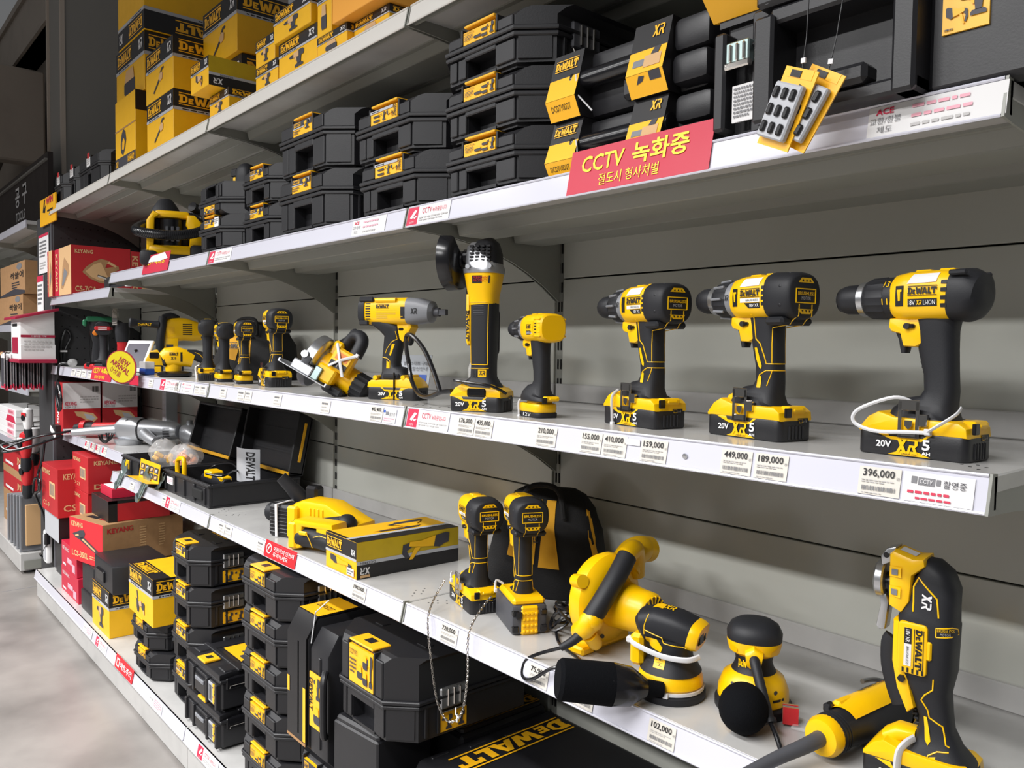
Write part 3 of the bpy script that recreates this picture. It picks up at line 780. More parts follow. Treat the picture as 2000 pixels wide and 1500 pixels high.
def impact_wrench():
    t = Thing('impact_wrench', 'yellow impact wrench with a grey nose and square anvil pointing right', 'impact wrench', (-1.42, .15, ZC), D2R(26)); zb = .226
    m = MB(); m.loft([(-.11, zb, .03, .034, 3.4), (-.104, zb, .034, .036, 3.6), (.01, zb, .0345, .037, 3.6), (.018, zb, .033, .036, 3.6)], YEL, 28)
    for s_ in (1, -1): m.lathe([(0, .006), (.06, .006)], (-.07, s_ * .034, zb + .027), (1, 0, 0), YEL, 10)
    t.part('motor_housing', m)
    m = MB(); m.loft([(-.128, zb, .024, .03, 3), (-.124, zb, .032, .036, 3.4), (-.108, zb, .0365, .039, 3.6), (-.104, zb, .036, .038, 3.6)], BLK, 28)
    for a, b in ((1, 1), (1, -1), (-1, 1), (-1, -1)): m.box(-.118, -.075 if a > 0 else -.09, b * .036 - .004, b * .036 + .004, zb + a * .03 - .007, zb + a * .03 + .006, BLK, .003)
    t.part('end_cap', m)
    m = MB(); m.loft([(.016, zb, .0345, .037, 3.6), (.045, zb, .033, .035, 3), (.075, zb - .002, .027, .028, 2.4), (.082, zb - .003, .018, .018, 2)], GREY, 28); t.part('nose', m)
    m = MB(); m.lathe([(.08, .011), (.096, .011)], (0, 0, zb - .003), (1, 0, 0), DGRY, 16); m.box(.094, .116, -.0075, .0075, zb - .0105, zb + .0045, DGRY, .001); t.part('anvil', m)
    m = MB(); m.loft([(-.085, .2, .012, .03, 3), (-.06, .192, .02, .03, 3), (-.035, .176, .028, .024, 2.8), (-.035, .15, .027, .021, 2.6), (-.04, .12, .025, .02, 2.6), (-.043, .095, .024, .02, 2.6), (-.042, .078, .026, .021, 2.6), (-.034, .065, .04, .028, 3), (-.03, .05, .047, .034, 3.4), (-.03, .042, .047, .034, 3.4)], BLK, 26); hd = t.part('handle', m)
    m = MB(); m.prism([(-.02, .2), (.022, .198), (.026, .185), (.018, .172), (.012, .15), (-.002, .148), (-.01, .155)], -.02, .02, 'y', YEL, .005); t.part('trigger_housing', m)
    m = MB(); m.loft([(.012, .172, .004, .009), (.016, .16, .006, .009), (.014, .148, .006, .009), (.01, .14, .004, .008)], BLK, 14); t.part('trigger', m)
    m = MB(); m.box(-.012, .004, -.0225, .0225, .176, .184, GLS, .003); t.part('direction_button', m)
    battery(t, -.095, .049, .037, '5', 'R', clip=False)
    m = MB()
    t.text(m, 'R', 'LOGO', -.068, -.03, zb + .006, zb + .017, INK); t.text(m, 'R', 'XR', .033, .05, zb - .008, zb + .006, INK)
    for k in range(7): t.patch(m, 'R', [(-.1, zb - .022 + k * .0065), (-.086, zb - .022 + k * .0065), (-.086, zb - .019 + k * .0065), (-.1, zb - .019 + k * .0065)], INK, .0006, 0)
    for k in range(5): t.line(m, 'R', [(-.068, zb + .002 - k * .005), (-.01 if k < 3 else -.035, zb + .002 - k * .005)], INKG, .0003)
    t.patch(m, 'R', [(.004, zb - .02), (.016, zb - .02), (.016, zb + .01), (.004, zb + .01)], INK, .0006, 1); t.part('print', m, hit=False)
    m = MB()
    t.line(m, 'R', [(-.02, .175), (-.016, .155), (-.03, .148), (-.045, .13), (-.05, .118)], YEL); t.line(m, 'R', [(-.06, .108), (-.045, .106), (-.036, .098), (-.036, .08)], YEL)
    t.patch(m, 'R', [(-.03, .142), (-.022, .142), (-.034, .112), (-.038, .114)], YEL); t.patch(m, 'R', [(-.046, .1), (-.038, .095), (-.038, .08), (-.046, .08)], YEL); t.part('accent_lines', m, hd, hit=False)
    m = MB(); m.box(-.05, .0, -.0355, .0355, .052, .066, BLK, .004); m.lathe([(-.037, .006), (.037, .006)], (.012, 0, .058), (0, 1, 0), YEL, 12); m.lathe([(-.037, .006), (.037, .006)], (-.07, 0, .056), (0, 1, 0), YEL, 12); t.part('foot_block', m)
    m = MB(); m.tube([(-.012, -.0385, .07), (-.012, -.0385, .0), ], .0022, GLS, 6); t.part('black_tie', m, hit=False)


impact_wrench()

# black security cable looping from the wrench to the grinder
m = MB(); m.tube([(-1.376, .13, 1.41), (-1.372, .118, 1.455), (-1.34, .10, 1.482), (-1.30, .095, 1.475), (-1.25, .09, 1.445), (-1.20, .08, 1.40), (-1.15, .065, 1.352)], .0055, GLS, 10, smooth=6)
m.tube([(-1.376, .13, 1.41), (-1.35, .12, 1.372), (-1.29, .10, 1.342), (-1.22, .08, 1.338), (-1.15, .065, 1.352), (-1.10, .06, 1.358)], .0055, GLS, 10, smooth=6)
single('security_cable', m, 'thick black security cable looping between the impact wrench and the angle grinder', 'cable')


def grinder():
    t = Thing('angle_grinder', 'upright cordless angle grinder with a black wheel guard at its top left', 'angle grinder', (-1.035, .095, ZC), D2R(208))
    m = MB(); m.loft([(0, .045, .05, .036, 3.4), (0, .054, .046, .034, 3.2), (-.002, .063, .036, .03, 3), (-.002, .074, .027, .027, 2.8), (-.002, .1, .0255, .0265, 3), (-.002, .16, .0275, .0285, 3.2), (-.002, .232, .0285, .0295, 3.2)], BLK, 28); body = t.part('grip', m)
    m = MB(); m.loft([(-.001, .228, .0295, .030, 3.2), (0, .245, .031, .031, 3), (0, .27, .036, .036, 2.8), (0, .292, .040, .0385, 2.8), (0, .297, .039, .038, 2.8)], YEL, 28)
    m.prism([(.024, .25), (.031, .25), (.031, .15), (.027, .14), (.02, .145)], -.02, .026, 'y', YEL, .004); t.part('gear_neck', m)
    m = MB(); m.loft([(0, .294, .041, .0395, 3), (0, .304, .042, .0405, 3), (0, .31, .038, .037, 3), (.004, .33, .034, .032, 3), (.006, .352, .03, .027, 3), (.006, .36, .022, .02, 3)], ALU, 26)
    for a, b in ((-.03, .034), (.02, .034)): m.lathe([(0, .005), (.01, .005)], (a, b, .307), (0, 1, 0), ALU, 10)
    t.part('gear_head', m)
    m = MB(); m.loft([(-.006, .312, .032, .032, 3.4), (-.006, .335, .031, .031, 3.4), (-.004, .356, .027, .027, 3.2), (-.002, .366, .018, .018, 3)], BLK, 24)
    for k in range(4):
        for j in range(5): m.box(-.028 + k * .013, -.019 + k * .013, .029, .0345, .318 + j * .0075, .3225 + j * .0075, BLK, .0008)
    t.part('head_cover', m)
    m = MB(); m.lathe([(.03, .016), (.045, .016), (.046, .011), (.075, .011)], (0, 0, .332), (1, 0, 0), GLS, 18); t.part('spindle', m)
    # guard: a part drum
    m = MB(); cx, cz = .05, .325; A0, A1, N = D2R(65), D2R(318), 30
    prof = [(.0, .018), (.003, .060), (.008, .064), (.034, .066), (.034, .063), (.009, .061), (.006, .056), (.004, .018)]
    R = []
    for k in range(N + 1):
        a = A0 + (A1 - A0) * k / N; R.append([(cx + d, r * math.sin(a) * -1, cz + r * math.cos(a)) for d, r in prof])
    m.rings(R, GLS); m.lathe([(-.004, .02), (.006, .02)], (cx, 0, cz), (1, 0, 0), GLS, 18); t.part('wheel_guard', m, sharp=50)
    battery(t, -.058, .062, .04, clip=False)
    m = MB(); m.prism([(-.02, .05), (-.05, .036), (-.052, .046), (-.03, .06)], -.03, .03, 'y', YEL, .004); m.box(-.024, .02, .036, .043, .032, .05, GLS, .004); t.part('battery_release', m)
    m = MB()
    t.line(m, 'L', [(.02, .232), (.02, .1), (-.02, .1), (-.022, .232), (.02, .232)], YEL); t.line(m, 'L', [(.022, .135), (.026, .15)], YEL); t.line(m, 'L', [(.02, .092), (-.022, .092)], YEL)
    t.patch(m, 'L', [(-.0, .074), (-.018, .074), (-.018, .09), (-.0, .09)], YEL, .0008, 1); t.text(m, 'L', 'XR', -.003, -.016, .078, .087, INK)
    for k in range(4): t.patch(m, 'L', [(.0 + .004 * k + .002, .072), (.004 * k, .072), (.004 * k, .088), (.004 * k + .002, .088)], INK, .0005, 0)
    for k in range(5): t.line(m, 'L', [(.012, .205 + k * .005), (-.012, .205 + k * .005)], DGRY, .0005)
    t.part('accent_lines', m, body, hit=False)
    m = MB(); t.patch(m, 'L', [(.012, .272), (-.026, .272), (-.028, .288), (.012, .288)], INK, .0008, 1); t.text(m, 'L', 'PERFORM', .009, -.023, .281, .286, REDP, .0016); t.text(m, 'L', 'PROTECT', .009, -.023, .275, .28, REDP, .0016)
    t.text(m, 'L', 'LOGO', .031, .0215, .15, .215, INK, rot=True)
    t.part('print', m, hit=False)
    m = MB(); m.box(.03, .037, -.01, .012, .232, .265, GLS, .002); t.part('switch', m, hit=False)
    m = MB(); m.tube([(.03, .035, .063), (.045, .05, .066), (.02, .058, .064), (-.03, .05, .058), (-.05, .035, .05), (-.062, .02, .04)], .003, GLS, 8, smooth=4); t.part('black_tie', m, hit=False)


grinder()


def oscillating_tool():
    t = Thing('oscillating_tool', 'upright black and yellow oscillating multi-tool with a silver clamp lever, at the right edge', 'multi-tool', (-.112, .134, ZD), D2R(188))
    m = MB(); m.loft([(-.012, .04, .05, .034, 3.2), (-.012, .05, .045, .032, 3), (-.013, .062, .03, .025, 2.8), (-.011, .082, .0215, .0205, 2.8), (-.0095, .1, .0205, .0205, 2.8), (-.003, .128, .0245, .024, 2.8), (.001, .16, .034, .031, 3), (.003, .19, .036, .033, 3.2), (.0025, .226, .0365, .034, 3.2), (.0, .233, .034, .0325, 3.2), (-.003, .25, .030, .030, 3), (-.004, .272, .0295, .029, 2.8), (-.002, .288, .024, .027, 2.6), (.004, .298, .016, .024, 2.4), (.01, .303, .008, .018, 2.2)], BLK, 30)
    for k in range(9): m.box(.006 + k * .0012, .0095 + k * .0022, -.011, .011, .07 + k * .006, .0733 + k * .006, BLK, .001)
    body = t.part('body', m)
    m = MB(); m.prism([(.006, .311), (.02, .309), (.044, .316), (.05, .31), (.049, .24), (.032, .232), (.022, .25), (.02, .285), (.004, .3)], -.0265, .0265, 'y', YEL, .006)
    m.prism([(.043, .222), (.043, .165), (.036, .13), (.022, .098), (.012, .108), (.02, .14), (.018, .16), (.02, .222)], -.024, .024, 'y', YEL, .005); h = t.part('yellow_head', m)
    m = MB()
    for z in (.254, .281):
        t.patch(m, 'L', [(.048, z), (.033, z), (.033, z + .014), (.048, z + .014)], YEL, .0025, 0); t.patch(m, 'L', [(.045, z + .003), (.037, z + .003), (.037, z + .011), (.045, z + .011)], INKG, .003, 0)
    t.part('light_windows', m, h, hit=False)
    m = MB(); m.lathe([(0, .019), (.006, .019), (.008, .014), (.016, .014)], (.046, 0, .266), (1, 0, 0), GLS, 24); t.part('spindle', m)
    m = MB(); m.lathe([(.014, .0235), (.016, .026), (.024, .026), (.027, .022), (.03, .012)], (.044, 0, .27), (1, 0, 0), SIL, 28); t.part('clamp_disc', m)
    m = MB(); m.prism([(.044, .319), (.056, .315), (.064, .303), (.062, .29), (.052, .296), (.046, .306)], -.014, .014, 'y', SIL, .002); m.lathe([(-.016, .004), (.016, .004)], (.056, 0, .306), (0, 1, 0), GLS, 12)
    t.part('clamp_hinge', m, hit=False); m = MB(); m.prism([(.066, .25), (.063, .236), (.068, .205), (.064, .2), (.056, .202), (.052, .24), (.056, .252)], -.013, .013, 'y', SIL, .003)
    t.part('clamp_lever', m, hit=False)
    m = MB(); m.prism(rbox(-.004, .033, .157, .226, .006), .026, .0365, 'y', YEL, .003); m.box(-.009, -.002, .028, .036, .18, .205, YEL, .002); pn = t.part('nameplate', m)
    m = MB(); t.text(m, 'L', 'LOGO', .012, .0, .165, .219, INK, .0008, rot=True); t.patch(m, 'L', [(.024, .168), (.015, .168), (.015, .219), (.024, .219)], PAPER, .0005, 0); t.patch(m, 'L', [(.024, .198), (.015, .198), (.015, .219), (.024, .219)], INK, .0009, 0)
    t.text(m, 'L', '18V XR', .022, .017, .2, .217, WHT, .0014, rot=True); t.text(m, 'L', 'BRUSHLESS', .021, .018, .17, .194, INK, .0012, rot=True)
    for k in range(5): t.patch(m, 'L', [(.026 - k * .006, .159), (.0235 - k * .006, .159), (.0235 - k * .006, .1655), (.026 - k * .006, .1655)], INK, .0008, 0)
    t.part('print', m, pn, hit=False)
    m = MB(); m.tube([(.048, 0, .19), (.052, 0, .18), (.051, 0, .15), (.043, 0, .12), (.035, 0, .1)], .0055, BLK, 10, smooth=3, flat=2.2); t.part('paddle_switch', m)
    m = MB(); m.lathe([(0, .005), (.006, .005)], (.029, .022, .145), (0, 1, 0), INK, 6); t.part('hex_screw', m)
    m = MB()
    t.line(m, 'L', [(.016, .24), (.018, .272), (.012, .285), (-.012, .262), (-.015, .238)], YEL, .0011); t.text(m, 'L', 'XR', .006, -.006, .246, .266, PAPER, .001, rot=True)
    t.line(m, 'L', [(-.011, .155), (-.010, .14), (.0, .13), (.004, .122), (-.004, .11), (-.006, .1), (-.022, .092), (-.027, .07), (-.031, .068)], YEL, .001)
    t.line(m, 'L', [(-.031, .062), (-.018, .06), (-.008, .053), (-.008, .045)], YEL, .001)
    t.patch(m, 'L', [(.001, .1), (-.003, .1), (-.009, .07), (-.006, .064), (-.002, .07)], YEL, .0008, 1)
    t.patch(m, 'L', [(-.010, .052), (-.017, .054), (-.017, .034), (-.010, .034)], YEL, .0008, 1); t.part('accent_lines', m, body, hit=False)
    m = MB(); t.line(m, 'L', [(-.013, .213), (-.0335, .215), (-.0335, .227), (-.013, .225), (-.013, .213)], YEL, .0009); t.text(m, 'L', 'BRUSHLESS', -.0145, -.032, .2205, .2245, YEL); t.text(m, 'L', 'MOTOR', -.018, -.029, .216, .2195, INKL); t.part('badge', m, body, hit=False)
    battery(t, -.062, .074, .037, clip=False)
    m = MB(); m.loft([(.05, .052, .010, .018, 3), (.034, .062, .012, .018, 3), (.012, .066, .007, .016, 3)], YEL, 16); t.part('work_light_cover', m); m = MB(); t.patch(m, 'top', [(.04, -.011), (.04, .011), (.02, .011), (.02, -.011)], PAPER, .0008, 1); t.part('white_sticker', m, hit=False)
    m = MB(); m.tube([(.012, .02, .066), (.02, .034, .06), (.026, .0395, .045), (.027, .0395, .002)], .003, TIE, 8, smooth=4, flat=2); t.part('cable_tie', m, hit=False)


oscillating_tool()


def blower():
    t = Thing('corded_blower', 'yellow corded blower with a round fan housing and black arched grip', 'blower', (-.735, .175, ZD), D2R(2))
    m = MB(); m.lathe([(-.034, .03), (-.033, .07), (-.026, .083), (-.012, .089), (.004, .088), (.016, .078), (.022, .06), (.024, .044)], (0, 0, .093), (1, 0, 0), YEL, 40)
    m.box(-.03, .012, -.055, .06, 0, .03, YEL, .008); m.box(-.028, .014, -.085, -.05, .0, .016, YEL, .004)
    m.lathe([(0, .013), (.03, .013)], (-.02, -.072, .137), (.9, -.3, .2), YEL, 14)
    v = t.part('fan_housing', m)
    m = MB(); m.loft([(.018, .093, .05, .05, 2.2), (.03, .09, .046, .046, 2.2), (.075, .088, .041, .041, 2.2), (.105, .088, .039, .039, 2.2), (.112, .088, .034, .034, 2.2)], YEL, 30)
    for k in range(18):
        a = 2 * PI * k / 18; m.box(.108, .1135, .0, .0, 0, 0, YEL) if False else m.tube([(.1115, .02 * math.cos(a), .088 + .02 * math.sin(a)), (.1125, .035 * math.cos(a), .088 + .035 * math.sin(a))], .0022, YEL, 5)
    t.part('motor_housing', m)
    m = MB(); m.lathe([(0, .019), (.002, .019)], (.112, 0, .088), (1, 0, 0), ICON, 18)
    for k in range(18):
        a = 2 * PI * (k + .5) / 18; m.tube([(.1117, .02 * math.cos(a), .088 + .02 * math.sin(a)), (.1122, .034 * math.cos(a), .088 + .034 * math.sin(a))], .0018, ICON, 5)
    t.part('vent_slots', m, hit=False)
    m = MB(); m.tube([(0, .05, .145), (.0, .075, .168), (.0, .1, .174), (.0, .115, .172)], [.034, .025], YEL, 20, smooth=4)
    m.lathe([(0, .0265), (.02, .026)], (0, .11, .173), (0, .97, -.15), YEL, 20); t.part('outlet', m)
    m = MB(); m.tube([(.006, -.085, .05), (.03, -.098, .062), (.036, -.09, .08)], [.018, .02], YEL, 16, smooth=3); m.tube([(.038, .005, .181), (.034, .035, .192), (.02, .06, .17), (.012, .07, .13)], .019, YEL, 16, smooth=4); m.tube([(.034, -.09, .05), (.03, -.07, .03), (.012, -.05, .02)], .014, YEL, 12, smooth=3)
    m.ball((.038, -.0885, .078), .0215, YEL, 14); hd = t.part('handle', m)
    m = MB(); m.tube([(.037, -.088, .082), (.045, -.062, .117), (.046, -.03, .15), (.04, .008, .182)], .0192, BLK, 18, smooth=5); t.part('grip', m, hd)
    m = MB(); m.prism([(-.05, .10), (-.005, .155), (-.002, .150), (-.044, .094)], .022, .034, 'x', GLS, .001); t.part('trigger', m, hd)
    m = MB()
    for p in ((.052, -.098, .07), (.052, .03, .192), (.032, -.045, .035)): m.lathe([(0, .004), (.003, .004)], (p[0] - .006, p[1], p[2]), (1, -.3, .2), ICON, 10)
    t.part('screw_holes', m, hit=False)
    m = MB(); m.tube([(.028, -.098, .058), (.02, -.118, .042), (.004, -.135, .028)], [.0105, .0065], BLK, 12, smooth=3); t.part('cord_sleeve', m)
    m = MB(); m.tube([(.004, -.135, .028), (-.035, -.16, .01), (-.06, -.165, -.01), (-.058, -.172, -.035), (-.02, -.183, -.025), (.03, -.18, .01), (.06, -.15, .008), (.03, -.11, .006), (-.05, -.08, .006), (-.1, -.04, .008)], .0034, GLS, 8, smooth=6)
    for k in range(5): m.tube([(-.1 + .022 * math.cos(a) + .004 * k, -.02 + .03 * math.sin(a), .036 + .026 * math.sin(a + k) * .9 + .002 * k) for a in [2 * PI * q / 16 for q in range(17)]], .0034, GLS, 6)
    t.part('power_cord', m, hit=False)


blower()


def sander_cordless():
    t = Thing('orbital_sander', 'cordless orbital sander with a black dust canister pointing to the left', 'sander', (-.515, .095, ZD), D2R(17.7))
    m = MB(); m.lathe([(0, .057), (.003, .059), (.012, .059), (.015, .054)], (0, 0, 0), (0, 0, 1), BLK, 36); t.part('sanding_pad', m)
    m = MB(); m.lathe([(.0155, .0562), (.0205, .0562)], (0, 0, 0), (0, 0, 1), TIE, 36); m.box(.008, .017, -.0585, -.052, .013, .022, TIE, .001); t.part('cable_tie', m)
    m = MB(); m.lathe([(.021, .052), (.024, .0545), (.036, .0535), (.046, .048)], (0, 0, 0), (0, 0, 1), YEL, 36); m.box(-.064, -.04, -.03, .02, .045, .1, YEL, .006); t.part('skirt', m)
    m = MB(); m.loft([(0, .044, .051, .05, 2.2), (0, .052, .046, .046, 2.2), (0, .066, .036, .037, 2.3), (0, .08, .034, .035, 2.4), (0, .1, .039, .036, 2.6)], BLK, 30)
    m.loft([(-.052, .108, .02, .024, 2.6), (-.044, .112, .028, .033, 2.8), (-.02, .118, .029, .036, 3), (.01, .116, .027, .036, 3), (.036, .111, .024, .033, 3.2), (.042, .110, .022, .031, 3.2)], BLK, 28); b = t.part('body', m)
    m = MB(); m.loft([(.038, .110, .0235, .033, 3.2), (.046, .108, .0235, .033, 3.2), (.054, .106, .021, .029, 3.2)], YEL, 24); t.part('battery_frame', m)
    m = MB(); m.box(.05, .056, -.02, .002, .097, .117, GLS, .002); m.box(.05, .055, .006, .018, .097, .117, GLS, .002); t.part('battery', m)
    m = MB(); t.patch(m, 'R', [(-.035, .086), (-.005, .08), (-.002, .088), (-.012, .1), (-.034, .1)], YEL, .001, 2)
    t.line(m, 'R', [(-.03, .138), (-.036, .118), (-.036, .104)], YEL); t.line(m, 'R', [(-.036, .112), (-.004, .104), (.0, .096), (.036, .092)], YEL)
    t.patch(m, 'top', [(-.03, -.012), (-.012, -.012), (-.012, .012), (-.03, .012)], YEL, .0008, 1); t.text(m, 'top', 'XR', -.012, .006, -.008, .012, YEL)
    t.patch(m, 'R', [(-.035, .055), (.004, .055), (.004, .078), (-.035, .078)], YEL, .001, 1)
    for k in range(5): t.line(m, 'R', [(-.032, .059 + k * .004), (.0, .059 + k * .004)], INK, .0003)
    t.part('print', m, b, hit=False)
    m = MB(); d = Vector((-.818, -.617, .13)).normalized(); m.lathe([(0, .012), (.03, .014), (.055, .031), (.085, .034), (.088, .0345), (.17, .0335), (.176, .029)], (.0065, -.053, .026), d, FOAM, 30); c = t.part('dust_canister', m)
    m = MB(); m.lathe([(.028, .0145), (.055, .0315), (.086, .0348)], (.0065, -.053, .026), d, GLS, 30)
    for k in range(7):
        q = Vector((.0065, -.053, .026)) + d * .062; m.tube([q + Vector((.01, -.026, .018 - k * .004)), q + d * .02 + Vector((.01, -.0285, .018 - k * .004))], .0015, GLS, 6)
    t.part('canister_neck', m, c)
    m = MB(); m.tube([(-.066, -.02, .085), (-.05, -.034, .083), (0, -.042, .076), (.04, -.036, .076), (.056, -.02, .08)], .0028, TIE, 8, smooth=5, flat=1.8); m.box(-.072, -.06, -.026, -.014, .08, .091, TIE, .002); t.part('cable_tie', m, hit=False)


sander_cordless()


def sander_corded():
    t = Thing('orbital_sander', 'corded orbital sander with a black dome and round dust bag facing the aisle', 'sander', (-.395, .157, ZD), D2R(32.5))
    m = MB(); m.lathe([(0, .059), (.003, .061), (.014, .061), (.018, .055)], (0, 0, 0), (0, 0, 1), BLK, 36); t.part('sanding_pad', m)
    m = MB(); m.lathe([(.017, .054), (.02, .0565), (.036, .0555), (.055, .048), (.064, .036)], (0, 0, 0), (0, 0, 1), YEL, 36); t.part('skirt', m)
    m = MB(); m.lathe([(.06, .038), (.07, .032), (.08, .029), (.092, .031), (.1, .036)], (0, 0, 0), (0, 0, 1), BLK, 32); b = t.part('neck', m)
    m = MB(); m.loft([(0, .086, .022, .022, 2.4), (0, .098, .04, .039, 2.4), (0, .112, .0435, .042, 2.4), (0, .12, .043, .042, 2.4)], YEL, 32); m.loft([(-.012, .094, .012, .012), (0, .096, .02, .014), (.012, .094, .012, .012)], YEL, 14, yc=-.04); t.part('top_housing', m)
    m = MB(); m.loft([(0, .116, .0435, .042, 2.4), (0, .126, .044, .0425, 2.4), (0, .138, .038, .037, 2.3), (0, .145, .027, .026, 2.2), (0, .148, .012, .012, 2)], BLK, 32); m.loft([(0, .1, .043, .02, 2.4), (0, .122, .044, .025, 2.4)], BLK, 24, yc=.02); t.part('palm_grip', m)
    m = MB(); t.text(m, 'R', 'LOGO', -.024, .002, .072, .088, YEL)
    for sx in (-1, 1):
        t.patch(m, 'R', [(sx * .04, .112), (sx * .026, .106), (sx * .026, .1), (sx * .036, .098)], YEL, .0012, 1)
        t.patch(m, 'R', [(sx * .03, .03), (sx * .047, .03), (sx * .047, .034), (sx * .03, .034)], INK, .0008, 1)
    for p in ((-.032, .05), (.034, .044)): t.patch(m, 'R', [(p[0] + .003 * math.cos(a), p[1] + .003 * math.sin(a)) for a in [k * PI / 4 for k in range(8)]], ICON, .0008, 0)
    t.part('print', m, b, hit=False)
    m = MB(); m.lathe([(0, .02), (.02, .022)], (-.012, -.045, .035), (-.1, -1, 0), YEL, 20); m.ball((-.014, -.098, .038), .038, FOAM, 24, (.98, 1.15, .98)); t.part('dust_bag', m)
    m = MB(); m.tube([(0, -.04, .1), (.002, -.056, .092), (.012, -.078, .062), (.024, -.1, .028)], [.0085, .0075], BLK, 14, smooth=4); m.lathe([(0, .0095), (.006, .0095)], (.024, -.1, .028), (.3, -.5, -.7), BLK, 14); t.part('cord_sleeve', m)
    m = MB(); m.tube([(.024, -.1, .028), (.038, -.135, .006), (.045, -.165, -.02), (.047, -.172, -.1), (.05, -.17, -.3)], .0037, GLS, 10, smooth=5); t.part('power_cord', m, hit=False)
    m = MB()
    for k in range(5): m.box(.045, .068, -.058 + k * .004, -.056 + k * .004, .004, .03, (REDP, KRAFT, GREY, REDP, KRAFT)[k])
    m.T = None; t.part('sanding_sheets', m, hit=False)


sander_corded()
m = MB(); m.box(-.05, .05, -.02, .02, 0, .006, FILM, .002)
single('clear_pouch', m, 'flat clear plastic pouch lying beside the corded sander', 'pouch', loc=(-.27, .165, ZD + .0005), rz=.3)


def cutout_tool():
    t = Thing('cutout_tool', 'yellow corded cut-out tool lying on its side with a grey cord towards the viewer', 'rotary cutter', (-.232, .07, ZD), D2R(85)); z = .0365
    m = MB(); m.lathe([(.0, .018), (.002, .025), (.012, .029), (.02, .028)], (0, 0, z), (1, 0, 0), YEL, 30); t.part('rear_cap', m)
    m = MB(); m.lathe([(.018, .028), (.03, .0285), (.05, .027), (.075, .0285), (.11, .0345), (.16, .036), (.185, .036)], (0, 0, z), (1, 0, 0), BLK, 32)
    for k in range(3): m.lathe([(.024 + k * .006, .0292), (.027 + k * .006, .0292)], (0, 0, z), (1, 0, 0), BLK, 30)
    b = t.part('body', m)
    m = MB()
    for (x0, x1, a0, a1) in ((.055, .2, 25, 135), (.19, .215, -150, 210)):
        R = []; N = 22
        for i in range(9):
            x = x0 + (x1 - x0) * i / 8
            r = (.0292 + (x - .05) * .13 if x < .11 else .0368) if x < .19 else .0372 - (x - .19) * .2
            R.append([(x, r * math.cos(D2R(a0 + (a1 - a0) * k / N)), z + r * math.sin(D2R(a0 + (a1 - a0) * k / N))) for k in range(N + 1)])
        for i in range(8):
            pass
        vs = [p for r_ in R for p in r_]; fs = [(i * (N + 1) + k, i * (N + 1) + k + 1, (i + 1) * (N + 1) + k + 1, (i + 1) * (N + 1) + k) for i in range(8) for k in range(N)]; m.add(vs, fs, YEL)
    m.box(.06, .1, .006, .022, z + .024, z + .033, YEL, .004); t.part('yellow_housing', m)
    m = MB(); m.box(.05, .068, .016, .03, z + .014, z + .028, GLS, .003); t.part('switch', m)
    m = MB(); m.lathe([(.205, .034), (.215, .033), (.24, .03), (.262, .026), (.262, .015)], (0, 0, z), (1, 0, 0), BLK, 30)
    for k in range(3): m.lathe([(.222 + k * .012, .033 - k * .002), (.227 + k * .012, .033 - k * .002)], (0, 0, z), (1, 0, 0), BLK, 30)
    t.part('nose', m)
    m = MB(); t.text(m, 'L', 'LOGO', .125, .185, z + .012, z + .027, INK) if False else t.text(m, 'top', 'LOGO', .185, .12, .026, .010, INK, rot=False)
    t.part('print', m, b, hit=False)
    m = MB(); t.patch(m, 'R', [(.2, z + .002), (.212, z + .002), (.212, z + .026), (.2, z + .026)], PAPER, .0009, 1); t.part('white_sticker', m, hit=False)
    m = MB(); m.tube([(.24, .03, z + .012), (.22, .046, z + .018), (.19, .05, z + .02)], .004, SIL, 10, smooth=4); t.part('depth_guide', m, hit=False)
    m = MB(); m.tube([(.004, 0, z), (-.03, .003, z - .004), (-.08, .016, z - .014), (-.16, .03, z - .03)], [.0115, .008], DGRY, 14, smooth=4); t.part('power_cord', m, hit=False)


cutout_tool()


